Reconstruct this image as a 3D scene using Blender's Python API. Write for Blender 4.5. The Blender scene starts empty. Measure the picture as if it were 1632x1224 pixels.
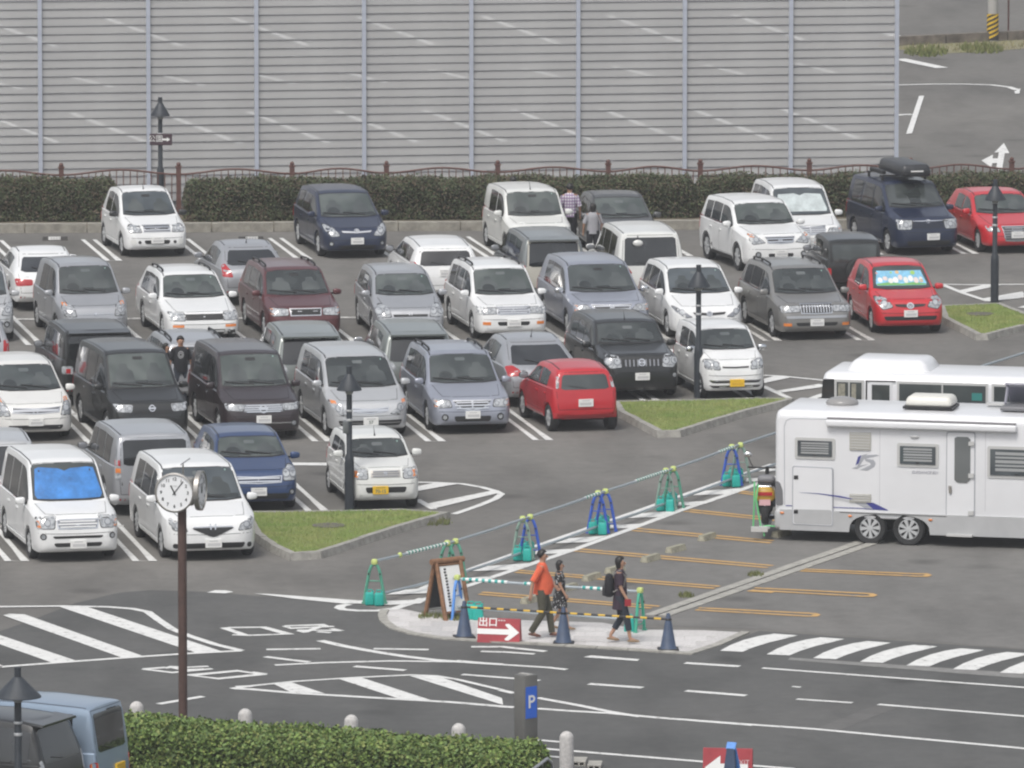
import bpy, bmesh, math, random
from mathutils import Vector, Matrix
from mathutils.bvhtree import BVHTree
from mathutils.geometry import delaunay_2d_cdt
random.seed(7)
R = math.radians
scene = bpy.context.scene
COL = scene.collection

# ---------------------------------------------------------------- camera
PW, PH = 1632.0, 1224.0
FPX = 15000.0
HCAM = 27.6
PITCH = R(7.31)
cam_d = bpy.data.cameras.new('camera')
cam = bpy.data.objects.new('camera', cam_d)
COL.objects.link(cam)
cam.location = (0, 0, HCAM)
cam.rotation_euler = (R(90) - PITCH, 0, 0)
cam_d.sensor_width = 36.0
cam_d.lens = 36.0 * FPX / PW
cam_d.clip_start = 1.0
cam_d.clip_end = 3000.0
scene.camera = cam

# ---------------------------------------------------------------- sky, sun, exposure
SUN_EL, SUN_AZ = R(58), R(205)
world = bpy.data.worlds.new('World')
scene.world = world
world.use_nodes = True
nt = world.node_tree
nt.nodes.clear()
w_out = nt.nodes.new('ShaderNodeOutputWorld')
w_bg = nt.nodes.new('ShaderNodeBackground')
w_sky = nt.nodes.new('ShaderNodeTexSky')
w_sky.sky_type = 'NISHITA'
w_sky.sun_disc = False
w_sky.sun_elevation = SUN_EL
w_sky.sun_rotation = SUN_AZ
w_sky.air_density = 1.0
w_sky.dust_density = 4.0
w_hs = nt.nodes.new('ShaderNodeHueSaturation')
w_hs.inputs['Saturation'].default_value = 0.35
nt.links.new(w_sky.outputs[0], w_hs.inputs['Color'])
nt.links.new(w_hs.outputs[0], w_bg.inputs['Color'])
nt.links.new(w_bg.outputs[0], w_out.inputs['Surface'])
w_bg.inputs['Strength'].default_value = 0.15
sun_d = bpy.data.lights.new('sun', 'SUN')
sun_d.energy = 1.5
sun_d.angle = R(16)
sun_d.color = (1.0, 0.97, 0.92)
sun = bpy.data.objects.new('sun', sun_d)
COL.objects.link(sun)
sdir = Vector((math.sin(SUN_AZ) * math.cos(SUN_EL), math.cos(SUN_AZ) * math.cos(SUN_EL), math.sin(SUN_EL)))
sun.rotation_euler = (-sdir).to_track_quat('-Z', 'Y').to_euler()
sun.location = (0, 150, 80)
scene.view_settings.view_transform = 'Standard'
scene.view_settings.look = 'None'
scene.view_settings.exposure = 0.16
scene.view_settings.gamma = 1.0
scene.render.engine = 'CYCLES'
scene.cycles.max_bounces = 6
scene.cycles.volume_bounces = 0
scene.cycles.filter_width = 2.2

# ---------------------------------------------------------------- helpers
_cp, _sp = math.cos(PITCH), math.sin(PITCH)

def G(u, v, z=0.0):
    """the point of the plane at height z that shows at photo position (u, v)"""
    d = Vector(((u - PW / 2), FPX * _cp + (PH / 2 - v) * _sp, -FPX * _sp + (PH / 2 - v) * _cp))
    t = (z - HCAM) / d.z
    return Vector((d.x * t, d.y * t, z))

def pxm(v):
    return (v + 1312.0) * 0.992 / HCAM

def crop(x0, y0, s):
    return lambda *p: [(x0 + a / s, y0 + b / s) for a, b in p]
A2 = crop(400, 640, 4.08); A3 = crop(800, 680, 3.778); A5 = crop(0, 924, 4.08); A6 = crop(400, 924, 4.08)
A7 = crop(800, 924, 4.08); A8 = crop(1192, 894, 3.709); B7 = crop(1000, 360, 4.08); B8 = crop(1232, 240, 4.08)
T3 = crop(1088, 0, 3.0); IDN = crop(0, 0, 1.0)

MATS = {}
def mat(name, col, rough=0.5, metal=0.0, coat=0.0, noise=0.0, nscale=8.0, bump=0.0, bscale=60.0, spec=0.5, emit=0.0, detail=4.0, col2=None, alpha=None, trans=0.0):
    if name in MATS:
        return MATS[name]
    m = bpy.data.materials.new(name)
    m.use_nodes = True
    t = m.node_tree
    b = t.nodes['Principled BSDF']
    b.inputs['Base Color'].default_value = (*col, 1)
    b.inputs['Roughness'].default_value = rough
    b.inputs['Metallic'].default_value = metal
    b.inputs['Coat Weight'].default_value = coat
    b.inputs['Coat Roughness'].default_value = 0.04
    b.inputs['Specular IOR Level'].default_value = spec
    if noise > 0 or bump > 0:
        tc = t.nodes.new('ShaderNodeTexCoord')
        if noise > 0:
            n = t.nodes.new('ShaderNodeTexNoise')
            n.inputs['Scale'].default_value = nscale
            n.inputs['Detail'].default_value = detail
            n.inputs['Roughness'].default_value = 0.65
            t.links.new(tc.outputs['Object'], n.inputs['Vector'])
            r = t.nodes.new('ShaderNodeValToRGB')
            c2 = col2 if col2 else tuple(max(0, c * (1 - noise)) for c in col)
            c1 = col if col2 else tuple(min(1, c * (1 + noise)) for c in col)
            r.color_ramp.elements[0].position = 0.3
            r.color_ramp.elements[1].position = 0.7
            r.color_ramp.elements[0].color = (*c2, 1)
            r.color_ramp.elements[1].color = (*c1, 1)
            t.links.new(n.outputs['Fac'], r.inputs['Fac'])
            t.links.new(r.outputs[0], b.inputs['Base Color'])
        if bump > 0:
            n2 = t.nodes.new('ShaderNodeTexNoise')
            n2.inputs['Scale'].default_value = bscale
            n2.inputs['Detail'].default_value = 3
            t.links.new(tc.outputs['Object'], n2.inputs['Vector'])
            bp = t.nodes.new('ShaderNodeBump')
            bp.inputs['Strength'].default_value = bump
            bp.inputs['Distance'].default_value = 0.02
            t.links.new(n2.outputs['Fac'], bp.inputs['Height'])
            t.links.new(bp.outputs[0], b.inputs['Normal'])
    MATS[name] = m
    return m

def ground_mat(name, base, dark, light, big=0.12):
    m = bpy.data.materials.new(name)
    m.use_nodes = True
    t = m.node_tree
    b = t.nodes['Principled BSDF']
    b.inputs['Roughness'].default_value = 0.9
    b.inputs['Specular IOR Level'].default_value = 0.25
    tc = t.nodes.new('ShaderNodeTexCoord')
    def noise(scale, det, rough=0.6):
        n = t.nodes.new('ShaderNodeTexNoise')
        n.inputs['Scale'].default_value = scale
        n.inputs['Detail'].default_value = det
        n.inputs['Roughness'].default_value = rough
        t.links.new(tc.outputs['Object'], n.inputs['Vector'])
        return n
    n1 = noise(big, 5)
    r1 = t.nodes.new('ShaderNodeValToRGB')
    e = r1.color_ramp.elements
    e[0].position = 0.32; e[0].color = (*dark, 1)
    e[1].position = 0.68; e[1].color = (*light, 1)
    em = e.new(0.5); em.color = (*base, 1)
    t.links.new(n1.outputs['Fac'], r1.inputs['Fac'])
    n2 = noise(2.6, 8, 0.82)
    r2 = t.nodes.new('ShaderNodeValToRGB')
    r2.color_ramp.elements[0].color = (0.84, 0.84, 0.84, 1)
    r2.color_ramp.elements[1].color = (1.16, 1.16, 1.15, 1)
    r2.color_ramp.elements[0].position = 0.3
    r2.color_ramp.elements[1].position = 0.7
    t.links.new(n2.outputs['Fac'], r2.inputs['Fac'])
    mx = t.nodes.new('ShaderNodeMix'); mx.data_type = 'RGBA'; mx.blend_type = 'MULTIPLY'
    mx.inputs['Factor'].default_value = 1.0
    t.links.new(r1.outputs[0], mx.inputs['A']); t.links.new(r2.outputs[0], mx.inputs['B'])
    # oil and tyre stains, stretched along the ground
    mp = t.nodes.new('ShaderNodeMapping'); mp.inputs['Scale'].default_value = (0.5, 0.16, 1)
    t.links.new(tc.outputs['Object'], mp.inputs['Vector'])
    n3 = t.nodes.new('ShaderNodeTexNoise'); n3.inputs['Scale'].default_value = 1.3; n3.inputs['Detail'].default_value = 5
    t.links.new(mp.outputs[0], n3.inputs['Vector'])
    r3 = t.nodes.new('ShaderNodeValToRGB')
    r3.color_ramp.elements[0].position = 0.30; r3.color_ramp.elements[0].color = (0.78, 0.78, 0.78, 1)
    r3.color_ramp.elements[1].position = 0.52; r3.color_ramp.elements[1].color = (1, 1, 1, 1)
    t.links.new(n3.outputs['Fac'], r3.inputs['Fac'])
    mx2 = t.nodes.new('ShaderNodeMix'); mx2.data_type = 'RGBA'; mx2.blend_type = 'MULTIPLY'
    mx2.inputs['Factor'].default_value = 1.0
    t.links.new(mx.outputs['Result'], mx2.inputs['A']); t.links.new(r3.outputs[0], mx2.inputs['B'])
    # oil drips: scattered small dark spots with soft edges
    vo = t.nodes.new('ShaderNodeTexVoronoi'); vo.inputs['Scale'].default_value = 0.45
    nd = noise(3.0, 4); ad = t.nodes.new('ShaderNodeMix'); ad.data_type = 'RGBA'; ad.inputs['Factor'].default_value = 0.12
    t.links.new(tc.outputs['Object'], ad.inputs['A']); t.links.new(nd.outputs['Color'], ad.inputs['B']); t.links.new(ad.outputs['Result'], vo.inputs['Vector'])
    r5 = t.nodes.new('ShaderNodeValToRGB')
    r5.color_ramp.elements[0].position = 0.03; r5.color_ramp.elements[0].color = (0.62, 0.62, 0.62, 1)
    r5.color_ramp.elements[1].position = 0.20; r5.color_ramp.elements[1].color = (1, 1, 1, 1)
    t.links.new(vo.outputs['Distance'], r5.inputs['Fac'])
    mx5 = t.nodes.new('ShaderNodeMix'); mx5.data_type = 'RGBA'; mx5.blend_type = 'MULTIPLY'; mx5.inputs['Factor'].default_value = 1.0
    t.links.new(mx2.outputs['Result'], mx5.inputs['A']); t.links.new(r5.outputs[0], mx5.inputs['B'])
    t.links.new(mx5.outputs['Result'], b.inputs['Base Color'])
    bp = t.nodes.new('ShaderNodeBump'); bp.inputs['Strength'].default_value = 0.25; bp.inputs['Distance'].default_value = 0.01
    n4 = noise(90.0, 2)
    t.links.new(n4.outputs['Fac'], bp.inputs['Height']); t.links.new(bp.outputs[0], b.inputs['Normal'])
    return m

def paint_mat(name, col, wear=0.42):
    """road paint, worn through in places to the asphalt"""
    m = bpy.data.materials.new(name)
    m.use_nodes = True
    t = m.node_tree
    b = t.nodes['Principled BSDF']
    b.inputs['Roughness'].default_value = 0.8
    tc = t.nodes.new('ShaderNodeTexCoord')
    n = t.nodes.new('ShaderNodeTexNoise'); n.inputs['Scale'].default_value = 5.0; n.inputs['Detail'].default_value = 8; n.inputs['Roughness'].default_value = 0.75
    t.links.new(tc.outputs['Object'], n.inputs['Vector'])
    r = t.nodes.new('ShaderNodeValToRGB')
    r.color_ramp.elements[0].position = wear - 0.08; r.color_ramp.elements[0].color = (0.22, 0.21, 0.2, 1)
    r.color_ramp.elements[1].position = wear; r.color_ramp.elements[1].color = (*[c * 0.86 for c in col], 1)
    e = r.color_ramp.elements.new(0.6); e.color = (*col, 1)
    t.links.new(n.outputs['Fac'], r.inputs['Fac'])
    t.links.new(r.outputs[0], b.inputs['Base Color'])
    return m

def tag(o, label=None, cat=None, group=None, kind=None):
    if label: o['label'] = label
    if cat: o['category'] = cat
    if group: o['group'] = group
    if kind: o['kind'] = kind
    return o

def empty(name, loc=(0, 0, 0), rz=0.0, label=None, cat=None, group=None):
    o = bpy.data.objects.new(name, None)
    o.empty_display_size = 0.2
    COL.objects.link(o)
    o.location = loc
    o.rotation_euler = (0, 0, rz)
    return tag(o, label, cat, group)

def link(name, me, parent=None):
    o = bpy.data.objects.new(name, me)
    COL.objects.link(o)
    if parent is not None:
        o.parent = parent
    return o

def mesh(name, verts, faces, material, smooth=None):
    me = bpy.data.meshes.new(name)
    me.from_pydata([tuple(v) for v in verts], [], faces)
    mats = material if isinstance(material, (list, tuple)) else [material]
    for m in mats:
        me.materials.append(m)
    if smooth is not None:
        for p in me.polygons:
            p.use_smooth = True
        if smooth < 180:
            me.set_sharp_from_angle(angle=R(smooth))
    return me

def mk(name, verts, faces, material, parent=None, smooth=None):
    return link(name, mesh(name, verts, faces, material, smooth), parent)

class MB:
    """collects primitive shapes for one mesh object"""
    def __init__(self):
        self.v = []; self.f = []
    def add(self, vs, fs):
        n = len(self.v)
        self.v += [Vector(v) for v in vs]
        self.f += [tuple(i + n for i in f) for f in fs]
        return self
    def box(self, c, s, rz=0.0, M=None):
        hx, hy, hz = s[0] / 2, s[1] / 2, s[2] / 2
        vs = [Vector((x, y, z)) for x in (-hx, hx) for y in (-hy, hy) for z in (-hz, hz)]
        if rz: 
            m = Matrix.Rotation(rz, 3, 'Z'); vs = [m @ v for v in vs]
        if M is not None: vs = [M @ v for v in vs]
        c = Vector(c)
        return self.add([v + c for v in vs], [(0, 1, 3, 2), (4, 6, 7, 5), (0, 4, 5, 1), (2, 3, 7, 6), (0, 2, 6, 4), (1, 5, 7, 3)])
    def hexa(self, bottom, top):
        n = len(bottom)
        fs = [tuple(reversed(range(n))), tuple(range(n, 2 * n))] + [(i, (i + 1) % n, n + (i + 1) % n, n + i) for i in range(n)]
        return self.add(list(bottom) + list(top), fs)
    def tube(self, pts, r, n=8, caps=True):
        pts = [Vector(p) for p in pts]
        rs = r if isinstance(r, (list, tuple)) else [r] * len(pts)
        vs = []; fs = []
        prev = None
        for i, p in enumerate(pts):
            a = pts[max(0, i - 1)]; b = pts[min(len(pts) - 1, i + 1)]
            d = (b - a).normalized()
            if prev is None:
                x = d.orthogonal().normalized()
            else:
                x = prev - d * prev.dot(d)
                x = x.normalized() if x.length > 1e-6 else d.orthogonal().normalized()
            prev = x
            y = d.cross(x)
            for k in range(n):
                t = 2 * math.pi * k / n
                vs.append(p + (x * math.cos(t) + y * math.sin(t)) * rs[i])
        for i in range(len(pts) - 1):
            for k in range(n):
                fs.append((i * n + k, i * n + (k + 1) % n, (i + 1) * n + (k + 1) % n, (i + 1) * n + k))
        if caps:
            fs.append(tuple(reversed(range(n))))
            fs.append(tuple(range((len(pts) - 1) * n, len(pts) * n)))
        return self.add(vs, fs)
    def lathe(self, prof, n=16, axis='Z', c=(0, 0, 0), caps=True):
        vs = []; fs = []
        for r, h in prof:
            for k in range(n):
                t = 2 * math.pi * k / n
                a, b = r * math.cos(t), r * math.sin(t)
                p = {'Z': (a, b, h), 'Y': (a, h, b), 'X': (h, a, b)}[axis]
                vs.append(Vector(p) + Vector(c))
        m = len(prof)
        for i in range(m - 1):
            for k in range(n):
                q = (i * n + k, i * n + (k + 1) % n, (i + 1) * n + (k + 1) % n, (i + 1) * n + k)
                fs.append(q if axis != 'Y' else tuple(reversed(q)))
        if caps:
            fs.append(tuple(reversed(range(n)))); fs.append(tuple(range((m - 1) * n, m * n)))
        return self.add(vs, fs)
    def ell(self, c, s, n=12, m=8):
        prof = [(max(1e-4, math.sin(math.pi * i / m)), -math.cos(math.pi * i / m)) for i in range(m + 1)]
        q = MB().lathe(prof, n)
        return self.add([Vector((v.x * s[0], v.y * s[1], v.z * s[2])) + Vector(c) for v in q.v], q.f)
    def build(self, name, material, parent=None, smooth=None):
        return mk(name, self.v, self.f, material, parent, smooth)

def rbox(name, c, s, r, material, parent=None, seg=3, taper=None, smooth=40):
    bm = bmesh.new()
    bmesh.ops.create_cube(bm, size=1.0)
    for v in bm.verts:
        v.co = Vector((v.co.x * s[0], v.co.y * s[1], v.co.z * s[2]))
        if taper and v.co.z > 0:
            v.co.x *= taper[0]; v.co.y *= taper[1]
    if r > 0:
        bmesh.ops.bevel(bm, geom=list(bm.edges), offset=r, segments=seg, profile=0.5, affect='EDGES')
    bmesh.ops.translate(bm, verts=list(bm.verts), vec=Vector(c))
    me = bpy.data.meshes.new(name)
    bm.to_mesh(me); bm.free()
    me.materials.append(material)
    for p in me.polygons: p.use_smooth = True
    me.set_sharp_from_angle(angle=R(smooth))
    return link(name, me, parent)

def text_mesh(name, s, size, material, parent=None, loc=(0, 0, 0), M=None, ext=0.002, align='CENTER', shear=0.0, bold=0.0):
    """flat lettering; M turns the text plane (x right, y up, z out) into place"""
    cu = bpy.data.curves.new(name, 'FONT')
    cu.body = s; cu.size = size; cu.extrude = ext; cu.align_x = align; cu.align_y = 'CENTER'; cu.shear = shear; cu.offset = bold
    o = bpy.data.objects.new(name, cu)
    COL.objects.link(o)
    dg = bpy.context.evaluated_depsgraph_get()
    me = bpy.data.meshes.new_from_object(o.evaluated_get(dg))
    bpy.data.objects.remove(o, do_unlink=True)
    bpy.data.curves.remove(cu)
    me.materials.clear(); me.materials.append(material)
    if M is not None: me.transform(M.to_4x4())
    me.transform(Matrix.Translation(Vector(loc)))
    return link(name, me, parent)

# ---------------------------------------------------------------- common materials
M_asph = ground_mat('asphalt_old', (0.155, 0.149, 0.14), (0.13, 0.126, 0.119), (0.184, 0.176, 0.164))
M_road = ground_mat('asphalt_new', (0.097, 0.098, 0.096), (0.08, 0.081, 0.08), (0.117, 0.116, 0.113))
M_lane = ground_mat('asphalt_lot', (0.165, 0.161, 0.154), (0.144, 0.141, 0.135), (0.188, 0.182, 0.173), 0.2)
M_patch = ground_mat('asphalt_patch', (0.125, 0.123, 0.12), (0.11, 0.108, 0.105), (0.14, 0.138, 0.134), 0.5)
M_white = paint_mat('road_paint_white', (0.70, 0.70, 0.68))
M_whitew = paint_mat('road_paint_worn', (0.62, 0.61, 0.58), 0.5)
M_orange = paint_mat('road_paint_orange', (0.54, 0.33, 0.12), 0.44)
M_conc = mat('concrete', (0.33, 0.32, 0.29), 0.9, noise=0.25, nscale=5, bump=0.3, bscale=40)
M_concd = mat('concrete_edging', (0.27, 0.255, 0.22), 0.92, noise=0.3, nscale=4, bump=0.4, bscale=30)
M_stone = mat('kerb_stone', (0.30, 0.29, 0.265), 0.9, noise=0.28, nscale=6, bump=0.4, bscale=50)
M_tile = mat('granite_paving', (0.50, 0.485, 0.475), 0.85, noise=0.16, nscale=14)
M_black = mat('black_plastic', (0.018, 0.018, 0.019), 0.5)
M_dark = mat('dark_gap', (0.012, 0.012, 0.012), 0.9)
M_rub = mat('tyre_rubber', (0.022, 0.022, 0.023), 0.85, noise=0.3, nscale=20)
M_chr = mat('chrome', (0.72, 0.73, 0.74), 0.18, metal=1.0)
M_alu = mat('wheel_alloy', (0.56, 0.57, 0.58), 0.35, metal=0.35)
M_lamp = mat('lamp_lens', (0.50, 0.52, 0.54), 0.10, coat=0.9, col2=(0.17, 0.18, 0.19), noise=.4, nscale=16, detail=2)
M_refl = mat('lamp_reflector', (0.27, 0.28, 0.30), 0.15, metal=0.3)
M_amb = mat('amber_lens', (0.70, 0.22, 0.05), 0.2, coat=0.6)
M_red = mat('red_lens', (0.40, 0.018, 0.022), 0.15, coat=0.8)
M_plate = mat('plate_white', (0.78, 0.78, 0.76), 0.4)
M_platey = mat('plate_yellow', (0.80, 0.50, 0.03), 0.4)
M_ink = mat('plate_ink', (0.16, 0.20, 0.17), 0.6)
M_inkg = mat('plate_smear', (0.55, 0.55, 0.55), 0.6)
M_int = mat('seat_trim', (0.20, 0.20, 0.19), 0.8)

# ================================================================ the setting
def poly_sheet(name, pts, z, material, parent=None, kind='structure'):
    o = mk(name, [(p[0], p[1], z) for p in pts], [tuple(range(len(pts)))], material, parent)
    me = o.data
    if me.polygons[0].normal.z < 0:
        me.flip_normals()
    if kind and parent is None: o['kind'] = kind
    return o

ground = poly_sheet('ground', [(-400, 60), (400, 60), (400, 1500), (-400, 1500)], 0.0, M_asph)
# the newer, darker carriageway that crosses the foreground
road_px = [(-420, 1012), (0, 1007), (60, 985), (120, 962), (190, 945), (240, 941), (330, 944), (430, 952), (560, 962), (608, 972), (620, 1000),
           (700, 1018), (1105, 1044), (1160, 1026), (1210, 1006), (1632, 1036), (2100, 1068), (2100, 2200), (-420, 2200)]
road = poly_sheet('carriageway', [G(*p).xy for p in road_px], 0.008, M_road)
lot = poly_sheet('camper_lot', [G(*p).xy for p in [(640, 966), (800, 905), (1010, 825), (1236, 738), (1700, 560), (2100, 640), (2100, 1066), (1632, 1034), (1212, 1003), (1120, 1000), (700, 985)]], 0.004, M_lane)
poly_sheet('asphalt_repair', [G(*p).xy for p in A8((410, 990), (770, 850), (905, 862), (540, 1004))], 0.0115, M_patch, road)
poly_sheet('asphalt_repair', [G(*p).xy for p in A8((235, 588), (250, 574), (1632, 668), (1720, 676), (1720, 706), (1632, 698))], 0.0115, mat('kerb_line_concrete', (0.2, 0.198, 0.19), 0.9, noise=0.2, nscale=5), road)

ZM = {'g': 0.008, 'r': 0.012}
def ribbon(name, px, w, parent=ground, material=None, z=0.012, closed=False):
    """a painted line of real width w (m) along ground points given by where they show"""
    pts = [G(*p).xy for p in px]
    return ribbon_g(name, pts, w, parent, material, z, closed)
ZC_ = [0]

def ribbon_g(name, pts, w, parent=ground, material=None, z=0.012, closed=False):
    pts = [Vector((p[0], p[1])) for p in pts]
    ZC_[0] += 1; z += (ZC_[0] % 12) * 0.00025
    # densify
    dense = []
    n = len(pts)
    for i in range(n if closed else n - 1):
        a, b = pts[i], pts[(i + 1) % n]
        k = max(1, int((b - a).length / 1.5))
        dense += [a.lerp(b, j / k) for j in range(k)]
    if not closed: dense.append(pts[-1])
    m = len(dense)
    vs = []; fs = []
    for i in range(m):
        a = dense[(i - 1) % m] if (closed or i > 0) else dense[i]
        b = dense[(i + 1) % m] if (closed or i < m - 1) else dense[i]
        d1 = (dense[i] - a); d2 = (b - dense[i])
        d = (b - a).normalized()
        nrm = Vector((-d.y, d.x))
        k = 1.0
        if d1.length > 1e-6 and d2.length > 1e-6:
            c = max(0.35, math.cos(d1.angle(d2) / 2)); k = 1 / c
        vs.append((*(dense[i] + nrm * w / 2 * k), z)); vs.append((*(dense[i] - nrm * w / 2 * k), z))
    for i in range(m if closed else m - 1):
        j = (i + 1) % m
        fs.append((2 * i, 2 * i + 1, 2 * j + 1, 2 * j))
    o = mk(name, vs, fs, material or M_white, parent)
    return o

def bar(name, px, parent=ground, material=None, z=0.016):
    ZC_[0] += 1; z += (ZC_[0] % 12) * 0.00025
    return poly_sheet(name, [G(*p).xy for p in px], z, material or M_white, parent, None)

# --- stall lines: a hairpin of two lines, seen from their near end
STALL = R(10.0)
AWAY = Vector((-math.sin(STALL), math.cos(STALL)))
SIDE = Vector((math.cos(STALL), math.sin(STALL)))
def hairpin(tip_px, length, gap=0.30, w=0.11, material=None, start=0.0):
    t = G(*tip_px).xy
    a = t; b = t - Vector((1, 0.02)) * gap
    ribbon_g('parking_line', [a + AWAY * length, a, b + AWAY * 0.02, b + AWAY * length], w, ground, material or M_white)
for k in range(-1, 11):
    hairpin((190 + k * 151.7, 416 - k * 1.2), 4.9)
for x in (1390, 1241, 1071, 902, 735, 568, 400, 233, 66, -100):
    hairpin((x, 551 - (x / 1390) * 8), 10.2, material=M_whitew if x > 800 else M_white)
for x, y in ((1222, 643), (1050, 641), (876, 702), (704.7, 704), (524.5, 704), (345, 706), (165, 708), (-10, 709)):
    hairpin((x, y), 10.0)
for x, y in ((518, 815), (244, 895), (40, 895), (-165, 896)):
    hairpin((x, y), 10.0 if x < 300 else 7.0, gap=0.34)
def cross_line(px, dist, w=0.3):
    ribbon_g('bay_divider', [G(*p).xy + AWAY * dist for p in px], w, ground, M_whitew, 0.0145)
cross_line([(-60, 551), (1440, 543)], 5.1)
cross_line([(-60, 709), (880, 702)], 5.0)
cross_line([(-160, 896), (250, 895)], 5.0)
ribbon('stop_line', [(380, 739.5), (522, 740.5)], 0.42)

# --- hatched noses at the island tips
def hatch(outline, bars, w=0.16, parent=ground):
    for l in outline: ribbon('hatch_edge', l, w, parent)
    for b in bars: bar('hatch_bar', b, parent)
hatch([A2((1085, 528), (1200, 530), (1370, 538), (1500, 560), (1590, 585), (1628, 605), (1590, 635), (1480, 680), (1320, 735)),
       A2((1080, 640), (1190, 703))],
      [A2((1085, 555), (1200, 532), (1345, 540), (1085, 586)), A2((1190, 700), (1150, 668), (1560, 585), (1615, 598))])
hatch([B7((885, 975), (1000, 980), (1245, 1004), (1380, 1022)), B7((880, 1045), (1055, 1125))],
      [B7((885, 1000), (950, 982), (1070, 988), (885, 1028)), B7((990, 1090), (965, 1078), (1245, 1032), (1300, 1045), (1245, 1056)), B7((1100, 1152), (1240, 1100), (1300, 1090), (1300, 1105), (1135, 1155))])
hatch([B8((1105, 872), (1300, 875), (1632, 872), (1750, 874)), B8((1105, 876), (1240, 930), (1400, 982))],
      [B8((1240, 930), (1205, 914), (1370, 876), (1490, 876)), B8((1400, 985), (1350, 968), (1620, 920), (1632, 930), (1632, 960)), B8((1590, 1025), (1640, 1010), (1660, 1016), (1632, 1027))])

# --- hatched strip along the barrier
ribbon('hatch_edge', A3((-540, 1000), (-160, 850), (0, 795), (240, 710), (690, 555), (1090, 415), (1290, 345), (1632, 228)), 0.15)
ribbon('hatch_edge', A3((-600, 1085), (-170, 950), (0, 890), (430, 745), (800, 610), (1080, 505), (1380, 405), (1560, 340), (1650, 300)), 0.17, lot)
for bx_, by_, f_ in ((617, 949, 1.1), (740, 912, 1.1), (862, 868, 1.05), (980, 827.5, 1.0), (1090, 791, 1.0), (1197, 753, .95)):
    bar('hatch_bar', [(bx_ + a * f_, by_ + b * f_) for a, b in ((0, 0), (17, -6.5), (101, -12.5), (72, -2.5))], lot)
    bar('hatch_bar', [(bx_ + .8 + a * f_, by_ + 10.6 + b * f_) for a, b in ((-8, 0), (49, -2.6), (27, 4.3), (-10, 5.5))], lot)
bar('hatch_bar', A6((20, 95), (110, 97), (700, 140), (1130, 142), (1100, 160), (600, 160), (300, 130)), road)
ribbon('hatch_edge', A6((1120, 125), (940, 190), (820, 205), (700, 205), (600, 197), (572, 186), (590, 172), (640, 163)), 0.2, road)

# --- orange stall lines of the camper lot: hairpins towards the right
for a, b in (((700, 916), (1040, 972)), ((735, 947), (1146, 936 + 46)),):
    pass
def pin2(l1, l2, material=M_orange, w=0.14):
    ribbon('parking_line', l1, w, lot, material); ribbon('parking_line', l2, w, lot, material)
pin2(A3((1440, 392), (1632, 412), (1800, 430)), A3((1430, 402), (1632, 428), (1800, 446)))
pin2(A3((1130, 503), (1540, 545), (1700, 560)), A3((1100, 512), (1540, 558), (1700, 573)))
pin2(A3((810, 615), (1632, 690)), A3((785, 628), (1620, 703)))
pin2(A3((450, 738), (1632, 840)), A3((430, 751), (1600, 852)))
pin2(A3((100, 868), (1310, 965)), A3((80, 880), (1280, 977)))
pin2(A3((-120, 1000), (950, 1085)), A3((-140, 1012), (900, 1096)))
ribbon('parking_line', A3((1480, 992), (1632, 1002)) + A8((300, 200), (740, 215)) [:0] + [], 0.14, lot, M_orange)
for up, lo, tip in ((A8((320, 52), (1000, 80)), A8((310, 62), (1000, 94)), A8((1050, 80), (1068, 87), (1050, 94))),
                    (A8((40, 163), (680, 195)), A8((20, 176), (680, 213)), A8((725, 198), (745, 206), (725, 213))),
                    (A8((-290, 280), (350, 312)), A8((-310, 292), (350, 329)), A8((390, 314), (408, 321), (390, 329)))):
    ribbon('parking_line', up + tip + list(reversed(lo)), 0.14, lot, M_orange)

# --- lane markings of the carriageway
def rl(px, w=0.13): ribbon('lane_line', px, w, road, None, 0.014)
rl(A8((-400, 940), (0, 970), (400, 998), (900, 1045), (1632, 1112), (2000, 1146)), 0.16)
rl(A7((230, 772), (520, 825), (700, 862), (900, 895)), 0.16)
rl(A7((230, 842), (450, 858), (700, 872), (1000, 900), (1632, 950)), 0.17)
rl(A8((770, 852), (1632, 922), (2000, 950)), 0.15)
rl(A8((85, 637), (1632, 752), (2000, 780)), 0.14)
rl(A8((288, 821), (618, 843)), 0.14)
rl(A8((260, 746), (312, 751)), 0.1)
for a, b, w in (((1190, 546), (1545, 568), .2), ((1195, 727), (1588, 758), .2), ((565, 682), (915, 707), .2)):
    rl(A7(a, b), w)
bar('lane_bar', A7((530, 508), (580, 497), (895, 522), (880, 533)), road, None, 0.0135)
rl(A7((-200, 440), (0, 440), (285, 470)), 0.17); rl(A7((0, 473), (213, 487)), 0.15)
rl(A7((-300, 530), (0, 556), (300, 575), (420, 588)), 0.15)
rl(A7((-260, 620), (0, 640), (245, 660)), 0.15)
rl(A6((100, 458), (452, 453)), 0.17); rl(A6((797, 453), (1155, 459)), 0.17); rl(A6((1495, 470), (1632, 475)), 0.15)
rl(A6((450, 400), (600, 435), (800, 472), (1000, 503), (1200, 527), (1400, 541), (1632, 555)), 0.2)
rl(A6((92, 505), (250, 525), (380, 540)), 0.16); rl(A6((155, 560), (450, 545), (900, 533), (1320, 538)), 0.15)
rl(A6((672, 568), (1003, 594)), 0.18)
rl(A6((-100, 700), (0, 695), (300, 665), (700, 640), (1040, 624), (1200, 630), (1350, 655), (1632, 722)), 0.13)
rl(A6((-100, 712), (0, 716), (300, 742), (900, 777), (1300, 800), (1632, 828)), 0.18)
rl(A7((-10, 722), (80, 742)), 0.16); rl(A7((-10, 828), (80, 834)), 0.2)
for p in (A6((150, 684), (260, 672), (480, 745), (258, 736)), A6((570, 650), (720, 642), (1190, 795), (960, 778)), A6((1030, 630), (1215, 632), (1632, 775), (1640, 820)),):
    bar('hatch_bar', p, road)
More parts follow.
